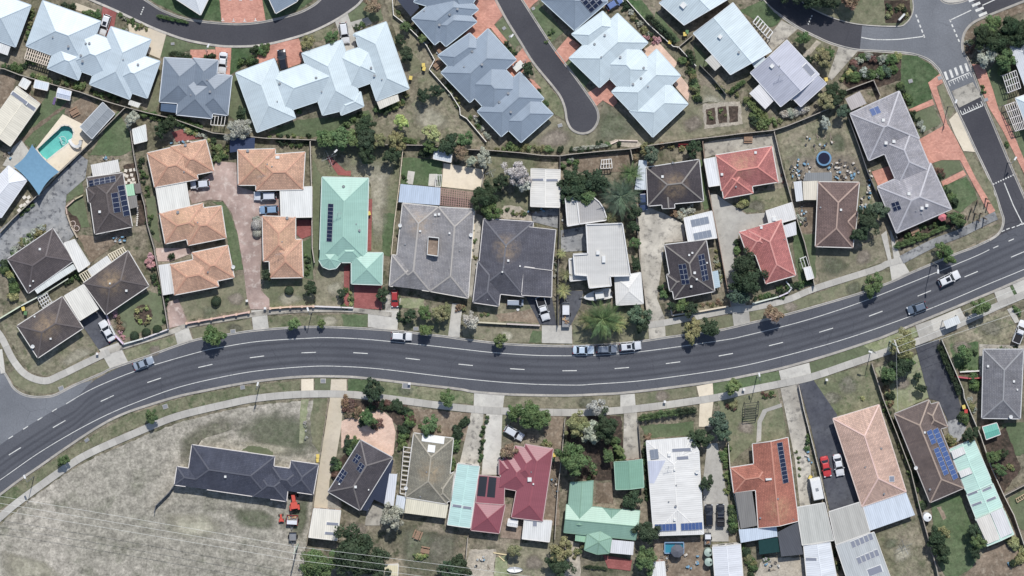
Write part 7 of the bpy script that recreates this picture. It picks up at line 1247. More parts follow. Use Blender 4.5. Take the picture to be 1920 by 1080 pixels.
def trailer(x, y, dx, dy, l, w, col, label, box=.6, load=None, name='trailer', cat='trailer'):
    wx, wy = W(x, y, .8); o = empty(name, (wx, wy, .1)); o.rotation_euler[2] = math.atan2(-dy, dx); tag(o, label, cat)
    def add(nm, m, mat, c=None): q = m.build(nm, mat, None); q.parent = o; q.color = c or (1, 1, 1, 1)
    m = MB(); m.box((0, 0, .55), (l, w, .1)); add('deck', m, 'steel'); m = MB()
    for sx, sy, ax, ay in ((0, w / 2, l, .06), (0, -w / 2, l, .06), (l / 2, 0, .06, w), (-l / 2, 0, .06, w)): m.box((sx, sy, .6 + box / 2), (ax, ay, box))
    add('side_board', m, 'paint', col); m = MB(); m.beam((l / 2, .35, .5), (l / 2 + 1.1, 0, .5), .08, .08); m.beam((l / 2, -.35, .5), (l / 2 + 1.1, 0, .5), .08, .08); add('drawbar', m, 'steel')
    for sy in (-1, 1): m = MB(); m.tube([(0, sy * (w / 2 + .05), .32), (0, sy * (w / 2 + .25), .32)], .32, 12); add('wheel', m, 'rubber')
    if load == 'box': m = MB(); m.box((0, 0, .6 + box), (l * .98, w * .98, .12)); add('lid', m, 'paint', col)
    if load == 'junk':
        for k in range(9): m = MB(); m.box((RN.uniform(-l * .4, -.1), RN.uniform(-w * .35, w * .35), .8), (RN.uniform(.2, .7), RN.uniform(.1, .4), RN.uniform(.1, .4)), RN.uniform(0, 3)); add('scrap', m, 'wood', RN.choice([rgb(150, 110, 80), rgb(110, 96, 84), rgb(180, 150, 110)]))
        m = MB(); m.box((l * .2, 0, 1.1), (l * .38, w * .9, .7)); add('toolbox', m, 'paint', rgb(216, 218, 222))
    return o
trailer(1061, 590, 0, -1, 5.0, 1.55, rgb(120, 122, 126), 'grey box trailer with white tool box and scrap timber', load='junk'); trailer(972, 124, 60, -50, 2.2, 1.4, rgb(226, 226, 218), 'small white covered trailer in the slate duplex drive', load='box', box=.5); trailer(548, 975, -.05, 1, 2.0, 2.3, rgb(150, 50, 44), 'red steel trailer behind the navy roofed house', box=.5, load='junk'); trailer(549, 1006, 0, 1, 1.7, 1.5, rgb(60, 58, 60), 'small black trailer near the power pole on the paddock', box=.4); trailer(1327, 1010, 0, -1, 2.4, 1.3, rgb(90, 92, 94), 'small dark trailer above the green water tanks', box=.4, load='junk')
def caravan(x, y, dx, dy, l, w, label):
    wx, wy = W(x, y, 2); o = empty('caravan', (wx, wy, .1)); o.rotation_euler[2] = math.atan2(-dy, dx); tag(o, label, 'caravan')
    def add(nm, m, mat): q = m.build(nm, mat, None); q.parent = o
    m = MB(); pr = [(-l / 2, .5), (-l / 2 - .05, 1.6), (-l / 2 + .25, 2.45), (l / 2 - .4, 2.5), (l / 2, 1.7), (l / 2 - .1, .5)]
    for a, b in zip(pr, pr[1:] + pr[:1]): m.face([(a[0], -w / 2, a[1]), (b[0], -w / 2, b[1]), (b[0], w / 2, b[1]), (a[0], w / 2, a[1])])
    m.face([(p[0], -w / 2, p[1]) for p in pr]); m.face([(p[0], w / 2, p[1]) for p in pr][::-1]); add('body', m, 'white'); m = MB(); m.box((0, 0, 2.52), (.6, .6, .12)); add('roof_hatch', m, 'steel'); m = MB(); m.box((.2, -w / 2 - .01, 1.5), (1.2, .03, .6)); add('window', m, 'glass'); m = MB(); m.beam((l / 2, 0, .5), (l / 2 + 1.2, 0, .5), .1, .1); add('drawbar', m, 'steel')
    for sy in (-1, 1): m = MB(); m.tube([(0, sy * (w / 2 - .1), .33), (0, sy * (w / 2 + .04), .33)], .33, 12); add('wheel', m, 'rubber')
caravan(1531.5, 917, -28, -140, 4.6, 2.1, 'white caravan parked against the fence beside the asphalt drive')
# boat on trailer
wx, wy = W(1121, 553, 1); bo = empty('boat', (wx, wy, .1)); bo.rotation_euler[2] = math.radians(180 + 10); tag(bo, 'white cabin boat on a trailer below the white flat roofed house', 'boat')
m = MB(); st = [(-2.9, 1.0), (-2, 1.12), (-.5, 1.14), (.8, 1.05), (1.9, .74), (2.7, .36), (3.1, .05)]; rg = [[(x, -w, 1.35 + .05 * max(x, 0)), (x, -w * .8, .75), (x, 0, .5 + .1 * max(x, 0)), (x, w * .8, .75), (x, w, 1.35 + .05 * max(x, 0))] for x, w in st]
for A, B_ in zip(rg, rg[1:]):
    for k in range(4): m.face([A[k], A[k + 1], B_[k + 1], B_[k]])
m.face(rg[0]); q = m.build('hull', 'white', None); q.parent = bo
m = MB(); m.face([(.6, -1.0, 1.42), (1.9, -.72, 1.45), (2.7, -.34, 1.48), (3.0, 0, 1.5), (2.7, .34, 1.48), (1.9, .72, 1.45), (.6, 1.0, 1.42)]); m.face([(-2.8, -.95, 1.0), (.6, -.95, 1.0), (.6, .95, 1.0), (-2.8, .95, 1.0)]); q = m.build('deck', 'paint', None, color=rgb(206, 206, 204)); q.parent = bo
m = MB(); m.box((-.3, 0, 1.85), (2.0, 1.6, .9), taper=.86); q = m.build('cabin', 'white', None); q.parent = bo
m = MB(); m.box((.72, 0, 1.9), (.1, 1.4, .5)); q = m.build('windscreen', 'glass', None); q.parent = bo
m = MB(); m.box((-2.95, 0, 1.3), (.5, .45, .8)); q = m.build('outboard_motor', 'black', None); q.parent = bo
m = MB(); m.beam((-2.6, .6, .45), (3.9, 0, .45), .1, .1); m.beam((-2.6, -.6, .45), (3.9, 0, .45), .1, .1); q = m.build('trailer_frame', 'steel', None); q.parent = bo
for sy in (-1, 1): m = MB(); m.tube([(-.8, sy * 1.0, .3), (-.8, sy * 1.18, .3)], .3, 12); q = m.build('wheel', 'rubber', None); q.parent = bo
# tractor and mower behind the navy house
def tractor(x, y, rz, k, label, name='tractor', cat='tractor'):
    wx, wy = W(x, y, .8); o = empty(name, (wx, wy, 0)); o.rotation_euler[2] = math.radians(rz); o.scale = (k, k, k); tag(o, label, cat)
    def add(nm, m, mat, c=(1, 1, 1, 1)): q = m.build(nm, mat, None, color=c); q.parent = o
    OG = rgb(206, 74, 50)
    m = MB(); m.box((1.0, 0, 1.05), (1.6, .8, .7), taper=.85); add('bonnet', m, 'carpaint', OG); m = MB(); m.box((-.3, 0, 1.9), (1.3, 1.3, .1)); add('canopy', m, 'carpaint', OG); m = MB(); m.box((-.35, 0, 1.0), (.5, .5, .5)); add('seat', m, 'black'); m = MB(); m.box((.1, 0, .7), (3.0, .5, .3)); add('chassis', m, 'black')
    for sx in (-.85, .25):
        for sy in (-1, 1): m = MB(); m.box((sx, sy * .58, 1.4), (.07, .07, 1.0)); add('canopy_post', m, 'black')
    for sx, rr in ((-.8, .7), (1.4, .42)):
        for sy in (-1, 1): m = MB(); m.tube([(sx, sy * .62, rr), (sx, sy * .95, rr)], rr, 14); add('wheel', m, 'rubber')
    for sy in (-1, 1): m = MB(); m.box((-.8, sy * .78, 1.45), (1.0, .4, .08)); add('mudguard', m, 'carpaint', OG)
tractor(552, 943, 98, 1.05, 'orange red tractor parked under the eave of the navy house'); tractor(527, 973, 95, .52, 'small red ride-on mower left of the red trailer', 'ride_on_mower', 'mower')
# ================================================================= street furniture, pools, yard things
def bin_(x, y, lid, label):
    wx, wy = W(x, y, 1); o = empty('wheelie_bin', (wx, wy, .09)); o.rotation_euler[2] = RN.uniform(-.5, .5); tag(o, label, 'bin', 'wheelie bins')
    def add(nm, m, mat, c=(1, 1, 1, 1)): q = m.build(nm, mat, None, color=c); q.parent = o
    m = MB(); m.box((0, 0, .55), (.5, .6, 1.0)); add('body', m, 'plastic', rgb(52, 76, 60)); m = MB(); m.box((0, .02, 1.09), (.66, .8, .1)); add('lid', m, 'plastic', lid)
    for s_ in (-1, 1): m = MB(); m.tube([(s_ * .2, -.34, .1), (s_ * .27, -.34, .1)], .1, 8); add('wheel', m, 'rubber')
YL, RL, GL = rgb(214, 186, 72), rgb(190, 50, 44), rgb(90, 130, 80)
for x, y, c, l in ((794, 122, YL, 'yellow lidded bin, upper of pair beside the slate duplex gate'), (795, 129, YL, 'yellow lidded bin, lower of pair beside the slate duplex gate'), (770, 146, YL, 'yellow lidded bin at the right corner of the long pale duplex'), (1284, 64, YL, 'yellow lidded bin below the upper white unit'), (1256, 79, YL, 'yellow lidded bin beside the thick dark hedge'), (1288, 60, GL, 'green lidded bin below the upper white unit'), (692, 400, YL, 'yellow lidded bin on red path right of the mint house'), (44, 579, YL, 'yellow lidded bin beside the lower brown corner house'), (48, 587, GL, 'green lidded bin beside the lower brown corner house'), (596, 855, YL, 'yellow lidded bin, upper of pair by the navy roofed house'), (596, 863, YL, 'yellow lidded bin, lower of pair by the navy roofed house'), (1039, 853, YL, 'yellow lidded bin right of the crimson roofed house'), (1037, 862, GL, 'green lidded bin right of the crimson roofed house'), (1807, 763, YL, 'yellow lidded bin at the end of the curved asphalt drive'), (1811, 771, RL, 'red lidded bin at the end of the curved asphalt drive'), (1549, 149, YL, 'yellow lidded bin beside the lilac grey unit'), (1519, 895, YL, 'yellow bin between caravan and fence')): bin_(x, y, c, l)
def lamp(x, y, hd, label, h=7.5):
    wx, wy = W(x, y, 0); o = empty('street_lamp', (wx, wy, 0)); tag(o, label, 'street lamp', 'street lamps'); r = Vector((hd[0], -hd[1], 0)).normalized()
    m = MB(); m.tube([(wx, wy, 0), (wx, wy, h)], .1, 8, r1=.06); m.build('pole', 'steel', o); m = MB(); a = Vector((wx, wy, h)); m.tube([a, a + r * 1.0 + Vector((0, 0, .25))], .05, 6); m.build('arm', 'steel', o)
    m = MB(); c = a + r * 1.25 + Vector((0, 0, .27)); m.box(c, (.8, .34, .16), math.atan2(r.y, r.x)); m.build('lantern', 'white', o); m = MB(); m.box(c - Vector((0, 0, .1)), (.5, .24, .05), math.atan2(r.y, r.x)); m.build('lens', 'headlamp', o)
lamp(487, 722, (.3, -1), 'street lamp on the south verge above the long footpath bend'); lamp(1419, 705, (-.2, -1), 'street lamp on the bright verge right of a round tree'); lamp(1633, 655, (-1, -.3), 'street lamp on verge left of the power pole'); lamp(64, 893, (-.4, -1), 'street lamp on verge at far lower left'); lamp(1777, 200, (.3, -1), 'street lamp beside the brick footpath near the crossing'); lamp(1747, 492, (0, 1), 'street lamp at kerb left of the corner street tree'); lamp(624, 290, (1, -1), 'tall slim pole lamp at the top of the mint house red path', 3.5); lamp(953, 76, (.5, -.6), 'garden lamp on the slate duplex front lawn', 3.5); lamp(389, 96, (.3, -.6), 'garden lamp in the slate house front bed', 3.0); lamp(1889, 305, (.4, -.6), 'street lamp on the right verge of the side road', 4.5); lamp(585, 585, (-.3, -1), 'tall pole at the front wall between orange units and mint house', 6.0)
def pole(x, y, arm, label, h=10.0, arms=1):
    wx, wy = W(x, y, 0); o = empty('power_pole', (wx, wy, 0)); tag(o, label, 'power pole', 'power poles'); r = Vector((arm[0], -arm[1], 0)).normalized(); m = MB(); m.tube([(wx, wy, 0), (wx, wy, h)], .17, 9, r1=.12); m.build('pole', 'wood', o, color=rgb(170, 184, 164))
    for k in range(arms):
        c = Vector((wx, wy, h - .4 - k * 1.2)); m = MB(); m.beam(c - r * 1.45, c + r * 1.45, .12, .14); m.build('cross_arm', 'wood', o, color=rgb(206, 200, 190))
        for d in (-1.35, 0, 1.35): m = MB(); q = c + r * d; m.cyl((q.x, q.y), .06, q.z + .07, q.z + .28, 8); m.build('insulator', 'white', o)
    return Vector((wx, wy, h - .15)), r
def wire(a, b, sag, label, r=.028):
    a = Vector(a); b = Vector(b); pts = [a + (b - a) * (k / 14) - Vector((0, 0, sag * 4 * (k / 14) * (1 - k / 14))) for k in range(15)]; m = MB(); m.tube([p - a for p in pts], r, 5); o = m.build('power_line', 'wirewhite', None); o.location = a; tag(o, label, 'power line', 'power lines')
P1, R1 = pole(559, 1020, (-.12, 1), 'pale green power pole carrying three wires above the paddock'); P2, R2 = pole(1668, 640, (.35, 1), 'power pole with double cross arms beside the south footpath', 10.5, 2)
for k, nm in ((-1, 'uppermost'), (0, 'middle'), (1, 'lowest')):
    q = P1 + R1 * 1.35 * k
    for ends, sd_ in (((-330, 890 + k * 13.5), 'left'), ((1120, 1112 + k * 14), 'right')): wire(q, (*W(*ends, 9.5), 9.8), 1.0, f'{nm} of three white power lines running {sd_} from the paddock pole')
for k, (ex, ey, nm) in enumerate(((2080, 470, 'uppermost'), (2080, 500, 'middle'), (2080, 530, 'lowest'))): wire(P2 + R2 * 1.35 * (k - 1), (*W(ex, ey, 9.5), 9.8), 1.0, f'{nm} power line running right from the double armed pole')
wire(P2 - Vector((0, 0, 1.2)), (*W(1684, 770, 3.3), 3.3), .5, 'thin service wire from power pole to the blue solar house', .025)
# bus shelter
bs = empty('bus_shelter', (*W(1784, 606), 0)); tag(bs, 'pale roofed bus shelter beside the south footpath', 'bus shelter')
a_ = math.radians(22); c_ = Vector((*W(1785, 604, 2.4), 2.4)); u_ = Vector((math.cos(a_), math.sin(a_), 0)); v_ = Vector((-math.sin(a_), math.cos(a_), 0))
m = MB(); P3 = [c_ + u_ * sx * 1.6 + v_ * sy * .85 + Vector((0, 0, .12 if sy > 0 else 0)) for sx, sy in ((-1, -1), (1, -1), (1, 1), (-1, 1))]; m.face(P3, [(0, 0), (3.2, 0), (3.2, 1.7), (0, 1.7)]); m.face([p - Vector((0, 0, .1)) for p in P3[::-1]])
for i in range(4): m.face([P3[i] - Vector((0, 0, .1)), P3[(i + 1) % 4] - Vector((0, 0, .1)), P3[(i + 1) % 4], P3[i]])
m.build('roof', 'corr', bs, color=rgb(220, 224, 222))
for sx in (-1, 1):
    for sy in (-1, 1): q = c_ + u_ * sx * 1.45 + v_ * sy * .7; m = MB(); m.box((q.x, q.y, 1.2), (.1, .1, 2.3), a_); m.build('post', 'paint', bs, color=rgb(90, 94, 92))
q = c_ - v_ * .72; m = MB(); m.box((q.x, q.y, 1.2), (2.8, .04, 1.8), a_); m.build('glass_panel', 'glass', bs); q = c_ - v_ * .45; m = MB(); m.box((q.x, q.y, .45), (2.2, .4, .08), a_); m.build('bench', 'wood', bs, color=rgb(150, 120, 90))
# pool, slide, hose, shade sail
bmp = bmesh.new(); pw = [W(*p) for p in POOL]; fill(bmp, [[(*p, -1.3) for p in pw]]); me = bpy.data.meshes.new('basin'); bmp.to_mesh(me); bmp.free()
t = NT('pool_tile', .5, .3); t.col(t.mix(t.ramp(t.noise(.5, 3), .3, .7), rgb(150, 206, 198), rgb(122, 186, 180))); M['pooltile'] = t.m
t = NT('pool_water', .04, .5); tr = t.n('ShaderNodeBsdfTransparent'); tr.inputs[0].default_value = (.70, .94, .93, 1); gl = t.n('ShaderNodeBsdfGlossy'); gl.inputs['Roughness'].default_value = .06; fr = t.n('ShaderNodeFresnel'); fr.inputs[0].default_value = 1.33; mx = t.n('ShaderNodeMixShader'); t.l(fr.outputs[0], mx.inputs[0]); t.l(tr.outputs[0], mx.inputs[1]); t.l(gl.outputs[0], mx.inputs[2]); t.l(mx.outputs[0], t.out.inputs[0]); M['water'] = t.m
pr = empty('swimming_pool', (*W(105, 265), 0)); tag(pr, 'teal kidney shaped swimming pool with pale coping', 'swimming pool'); LAND.append((105, 265, 'the swimming pool'))
me.materials.append(M['pooltile']); o = bpy.data.objects.new('basin', me); COL.objects.link(o); o.parent = pr; o.location = (-pr.location.x, -pr.location.y, 0)
m = MB(); n_ = len(pw)
for i in range(n_): a, b = pw[i], pw[(i + 1) % n_]; m.face([(*a, -1.3), (*b, -1.3), (*b, .1), (*a, .1)])
m.build('pool_wall', 'pooltile', pr); bmp = bmesh.new(); fill(bmp, [[(*p, -.12) for p in pw]]); me = bpy.data.meshes.new('water'); bmp.to_mesh(me); bmp.free(); me.materials.append(M['water']); o = bpy.data.objects.new('water', me); COL.objects.link(o); o.parent = pr; o.location = (-pr.location.x, -pr.location.y, 0)
m = MB()
for i in range(n_): a, b = pw[i], pw[(i + 1) % n_]; m.beam((*a, .12), (*b, .12), .34, .08)
m.build('coping', 'render', pr, color=rgb(216, 206, 190))
hs = [(110, 259), (116, 256), (122, 258), (124, 265), (121, 271), (116, 270), (114, 264), (112, 258), (118, 268)]; m = MB(); m.tube([(*W(*p), -.08) for p in smooth_pl(hs, 5)], .05, 6); o = m.build('pool_hose', 'white', None); tag(o, 'looped white cleaning hose floating in the swimming pool', 'hose')
sl_ = empty('pool_slide', (*W(140, 272), 0)); tag(sl_, 'white curved slide at the right edge of the swimming pool', 'slide'); m = MB(); q = smooth_pl([(129, 262), (134, 270), (142, 275), (150, 272), (152, 264)], 4)
for i, (a, b) in enumerate(zip(q, q[1:])): z0, z1 = .3 + 1.7 * i / len(q), .3 + 1.7 * (i + 1) / len(q); m.beam((*W(*a, 1), z0), (*W(*b, 1), z1), .62, .08)
m.build('chute', 'white', sl_); m = MB(); x, y = W(152, 263, 1)
for k in range(6): m.box((x, y, .3 + .3 * k), (.5, .1, .05))
m.box((x - .25, y, 1), (.05, .05, 2)); m.box((x + .25, y, 1), (.05, .05, 2)); m.build('ladder', 'steel', sl_)
ss = empty('shade_sail', (*W(70, 315), 0)); tag(ss, 'blue four cornered shade sail stretched beside the pool', 'shade sail'); LAND.append((70, 315, 'the blue shade sail'))
cn = [Vector((*W(60, 271, 3.6), 3.6)), Vector((*W(111, 322, 2.8), 2.8)), Vector((*W(73, 366, 3.7), 3.7)), Vector((*W(26, 312, 2.8), 2.8))]; m = MB(); N = 12; g = []
for i in range(N + 1):
    row = []
    for j in range(N + 1):
        u, v = i / N, j / N; p = cn[0] * (1 - u) * (1 - v) + cn[1] * u * (1 - v) + cn[2] * u * v + cn[3] * (1 - u) * v; cen = (cn[0] + cn[1] + cn[2] + cn[3]) / 4
        e = (4 * u * (1 - u) * (1 if v in (0, 1) else abs(2 * v - 1) ** 2) + 4 * v * (1 - v) * abs(2 * u - 1) ** 2) * .12; p = p + (cen - p) * e; row.append(p)
    g.append(row)
for i in range(N):
    for j in range(N): m.face([g[i][j], g[i + 1][j], g[i + 1][j + 1], g[i][j + 1]])
m.build('sail', 'cloth', ss, color=rgb(104, 146, 172), smooth=True)
for p in cn: m = MB(); m.tube([(p.x, p.y, 0), tuple(p)], .07, 7); m.build('post', 'steel', ss)
# above-ground pool, parasol, tanks
def tank(x, y, r, h, col, label, name='water_tank', cat='water tank'):
    wx, wy = W(x, y, h); o = empty(name, (wx, wy, 0)); tag(o, label, cat); m = MB(); m.cyl((wx, wy), r, 0, h, 20); m.build('body', 'plastic', o, color=col); m = MB(); m.cyl((wx, wy), r * 1.03, h, h + .18, 20, r1=r * .3); m.build('lid', 'plastic', o, color=tuple(min(c * 1.1, .85) for c in col[:3]) + (1,)); m = MB(); m.cyl((wx + r * .5, wy), .2, h + .1, h + .25, 10); m.build('inlet', 'black', o)
tank(1328, 1036, .82, 2.0, rgb(150, 166, 154), 'pale green round water tank, upper of two by the fence'); tank(1329, 1054, .82, 2.0, rgb(146, 164, 152), 'pale green round water tank, lower of two by the fence'); tank(1739, 970, .85, 2.0, rgb(236, 236, 234), 'round white water tank beside the fence near the blue solar house')
sp = empty('spa_pool', (*W(1264, 1027), 0)); tag(sp, 'blue rectangular above ground pool under the grey parasol', 'pool'); x, y = W(1264, 1027, .6); m = MB()
for dx, dy, ax, ay in ((0, 1.1, 4.0, .2), (0, -1.1, 4.0, .2), (1.95, 0, .2, 2.0), (-1.95, 0, .2, 2.0)): m.box((x + dx, y + dy, .45), (ax, ay, .9))
m.build('rim', 'plastic', sp, color=rgb(120, 150, 180)); m = MB(); m.box((x, y, .3), (3.8, 2.1, .1)); m.build('liner', 'plastic', sp, color=rgb(70, 140, 170)); m = MB(); m.face([(x - 1.85, y - 1, .75), (x + 1.85, y - 1, .75), (x + 1.85, y + 1, .75), (x - 1.85, y + 1, .75)]); m.build('water', 'water', sp)
def parasol(px, py, r, col, label, n=6, h=2.4):
    x, y = W(px, py, h); o = empty('parasol', (x, y, 0)); tag(o, label, 'parasol'); m = MB()
    rim = [(x + r * math.cos(k * 2 * math.pi / n + .3), y + r * math.sin(k * 2 * math.pi / n + .3), h) for k in range(n)]
    for k in range(n): m.face([rim[k], rim[(k + 1) % n], (x, y, h + .55)])
    m.build('canopy', 'cloth', o, color=col); m = MB(); m.tube([(x, y, 0), (x, y, h + .65)], .04, 6); m.build('pole', 'steel', o); m = MB(); m.cyl((x, y), .3, 0, .12, 10); m.build('base', 'black', o)
parasol(1270, 1033, 1.4, rgb(96, 98, 106), 'grey octagonal parasol over the small blue pool', 8); parasol(1767, 407, .9, rgb(200, 110, 116), 'faded red parasol below the long grey tiled house', 6)
# trampoline
tx, ty = W(1545, 297, .9); tp = empty('trampoline', (tx, ty, 0)); tag(tp, 'round trampoline with blue padded rim in the cluttered yard', 'trampoline'); LAND.append((1545, 297, 'the blue trampoline')); m = MB(); m.disc((tx, ty), 1.25, .88, 28); m.build('mat', 'cloth', tp, color=rgb(36, 40, 60)); m = MB(); nn = 28
for k in range(nn):
    a, b = 2 * math.pi * k / nn, 2 * math.pi * (k + 1) / nn
    m.face([(tx + 1.2 * math.cos(a), ty + 1.2 * math.sin(a), .90), (tx + 1.55 * math.cos(a), ty + 1.55 * math.sin(a), .88), (tx + 1.55 * math.cos(b), ty + 1.55 * math.sin(b), .88), (tx + 1.2 * math.cos(b), ty + 1.2 * math.sin(b), .90)])
m.build('rim_pad', 'plastic', tp, color=rgb(92, 138, 172))
for k in range(6): a = k * math.pi / 3; m = MB(); m.box((tx + 1.45 * math.cos(a), ty + 1.45 * math.sin(a), .43), (.06, .06, .86)); m.build('leg', 'steel', tp)
# scattered yard junk
def junk(n, cx, cy, rx, ry, kinds, where):
    bag = {}
    for k in range(n):
        a, r = RN.uniform(0, 6.28), math.sqrt(RN.random()); x, y = W(cx + rx * r * math.cos(a), cy + ry * r * math.sin(a)); kd = RN.choice(kinds); m = MB(); rz = RN.uniform(0, 3.14)
        if kd[0] == 'tub': m.cyl((x, y), .17, .05, .4, 10, r1=.24); m.cyl((x, y), .19, .36, .37, 10)
        elif kd[0] == 'crate':
            w, d, h = RN.uniform(.35, .8), RN.uniform(.25, .5), RN.uniform(.2, .5); c, s_ = math.cos(rz), math.sin(rz)
            for ox, oy, ax, ay in ((0, d / 2, w, .05), (0, -d / 2, w, .05), (w / 2, 0, .05, d), (-w / 2, 0, .05, d)): m.box((x + ox * c - oy * s_, y + ox * s_ + oy * c, h / 2 + .08), (ax, ay, h), rz)
            m.box((x, y, .12), (w, d, .06), rz)
        elif kd[0] == 'plank': m.box((x, y, .14), (RN.uniform(.9, 2.0), .16, .08), rz); m.box((x + .2, y + .1, .22), (RN.uniform(.6, 1.2), .14, .06), rz + .4)
        else: m.box((x, y, .35), (RN.uniform(.25, .8), RN.uniform(.2, .5), .4), rz, taper=.85); m.box((x, y, .63), (.3, .3, .08), rz)
        o = m.build({'tub': 'plastic_tub', 'crate': 'crate', 'plank': 'timber_offcut', 'box': 'storage_box'}[kd[0]], kd[2], None, base=(x, y, 0), color=kd[1]); bag.setdefault(kd[3], []).append((x, o, {'tub': 'tub', 'crate': 'crate', 'plank': 'timber', 'box': 'box'}[kd[0]]))
    for kn, lst in bag.items():
        lst.sort(key=lambda q: q[0])
        for k, (x, o, ct) in enumerate(lst): tag(o, f"{kn} {where}" + ('' if len(lst) == 1 else f", {k + 1}{'st' if k == 0 else 'nd' if k == 1 else 'rd' if k == 2 else 'th'} from left"), ct, f"yard clutter {where}")
KN = [('tub', rgb(168, 170, 168), 'plastic', 'small white round tub'), ('crate', rgb(112, 106, 100), 'plastic', 'open pale crate'), ('plank', rgb(140, 128, 112), 'wood', 'loose pale timber offcuts'), ('box', rgb(112, 156, 182), 'plastic', 'light blue storage box'), ('box', rgb(200, 192, 180), 'plastic', 'off white storage box'), ('tub', rgb(70, 70, 70), 'plastic', 'dark round tub')]
junk(40, 1500, 318, 22, 20, KN, 'in the heap left of the trampoline'); junk(44, 1582, 318, 30, 20, KN, 'strewn right of the trampoline'); junk(14, 1535, 265, 32, 16, KN, 'scattered above the trampoline'); junk(18, 1618, 395, 8, 30, KN, 'along the right wall of the junk yard house'); junk(22, 1630, 345, 6, 26, [KN[3], KN[1], KN[4]], 'piled against the cluttered yard fence'); junk(14, 1508, 405, 9, 22, KN, 'left of the junk yard house'); junk(14, 1245, 1050, 12, 18, KN[:3], 'around the small blue pool'); junk(10, 1295, 1045, 14, 24, KN[2:5], 'on bare earth right of the small blue pool')
junk(12, 225, 448, 14, 6, KN, 'below the brown solar house'); junk(8, 200, 298, 18, 3, KN, 'behind the white awning of the brown solar house'); junk(10, 345, 268, 30, 4, KN, 'behind the upper left orange unit'); junk(8, 18, 290, 12, 8, KN, 'on the patio left of the shade sail'); junk(8, 1515, 862, 7, 16, KN, 'between the fence and the caravan'); junk(10, 1040, 900, 6, 40, KN[1:5], 'in the side yard right of the crimson house'); junk(8, 905, 1055, 18, 14, KN, 'on the gravel behind the crimson house'); junk(8, 1455, 1062, 26, 12, KN, 'in the gravel court at the bottom edge'); junk(9, 1900, 1040, 30, 20, KN[1:4], 'in the lower right back yard'); junk(6, 825, 95 + 0, 10, 6, KN[:2], 'on the slate duplex terrace'); junk(6, 562, 312, 6, 14, KN, 'right of the upper right orange unit'); junk(7, 1005, 395, 18, 5, KN, 'below the white and cream garage'); junk(6, 1058, 420, 4, 24, KN[:3], 'beside the white flat roofed house')
# stepping stones, garden furniture, letterboxes, hatches
_s = MB(); _s.box((0, 0, .05), (.62, .62, .1)); STEP = _s.mesh('stepping_stone', ['render'])
r = empty('stepping_stones', (*W(245, 335), 0)); tag(r, 'scattered square stepping stones beside the brown solar house', 'stepping stones')
for p in ((236, 320), (245, 319), (238, 330), (247, 328), (250, 336), (242, 338), (236, 342), (247, 343), (233, 328), (253, 318), (252, 343)): inst('stepping_stone', STEP, r, (*W(*p), .09), (0, 0, RN.uniform(-.3, .3)), color=rgb(214, 206, 192))
r = empty('stepping_stones', (*W(257, 405), 0)); tag(r, 'curved line of small stepping stones right of the brown solar house', 'stepping stones')
for k in range(9): inst('stepping_stone', STEP, r, (*W(258 - .1 * (k - 2) ** 2 * .4, 390 + k * 4), .09), (0, 0, k * .2), (.55, .5, 1), color=rgb(206, 200, 190))
r = empty('stepping_stones', (*W(45, 375), 0)); tag(r, 'pale stepping slabs along the white roofed pool house', 'stepping stones')
for p in ((46, 370), (52, 378), (40, 386), (36, 394), (46, 384), (54, 370)): inst('stepping_stone', STEP, r, (*W(*p), .09), (0, 0, .6), (1.2, 1.0, 1), color=rgb(210, 204, 192))
def table(px, py, rz, label, col=rgb(150, 120, 96)):
    x, y = W(px, py, .5); o = empty('picnic_table', (x, y, 0)); o.rotation_euler[2] = rz; tag(o, label, 'table')
    def add(nm, m): q = m.build(nm, 'wood', None, color=col); q.parent = o
    for k in range(4): m = MB(); m.box((0, -.33 + k * .22, .74), (1.8, .2, .05)); add('plank', m)
    for s_ in (-1, 1):
        m = MB(); m.box((0, s_ * .75, .45), (1.8, .28, .05)); add('bench_seat', m)
        m = MB(); m.beam((s_ * .6, -.75, .1), (s_ * .6, .2, .72), .08, .08); m.beam((s_ * .6, .75, .1), (s_ * .6, -.2, .72), .08, .08); m.beam((s_ * .6, -.8, .42), (s_ * .6, .8, .42), .07, .07); add('leg_frame', m)
for a in ((140, 210, .5, 'timber table on the dirt terrace above the pool'), (1403, 260, 0, 'dark table on the paved rear court of the upper red house'), (783, 1003, 1.2, 'white garden table on the lawn below the olive house'), (797, 1033, -.2, 'long timber table above the yellow flower patch'), (828, 93, .6, 'cluttered table on the slate duplex terrace'), (820, 120, .7, 'folding table behind the slate duplex gate'), (1715, 432, .4, 'table and seats on the porch below the long grey house')): table(*a)
def hoist(px, py, label, r=1.7):
    x, y = W(px, py, 1.8); o = empty('clothes_hoist', (x, y, 0)); tag(o, label, 'clothes hoist'); m = MB(); m.tube([(x, y, 0), (x, y, 1.9)], .04, 7); m.build('pole', 'steel', o)
    for k in range(4): a = k * math.pi / 2 + .4; m = MB(); m.beam((x, y, 1.6), (x + r * math.cos(a), y + r * math.sin(a), 2.0), .05, .05); m.build('arm', 'steel', o)
    m = MB()
    for f in (.4, .7, .97):
        for k in range(4): a, b = k * math.pi / 2 + .4, (k + 1) * math.pi / 2 + .4; z = 1.6 + .4 * f; m.beam((x + r * f * math.cos(a), y + r * f * math.sin(a), z), (x + r * f * math.cos(b), y + r * f * math.sin(b), z), .015, .015)
    m.build('line', 'steel', o)
hoist(1696, 1025, 'rotary clothes hoist on the dry back lawn below the pink house'); hoist(617, 296, 'rotary clothes hoist on the back lawn of the mint house'); hoist(920, 322, 'rotary clothes hoist behind the dark grey house', 1.2)
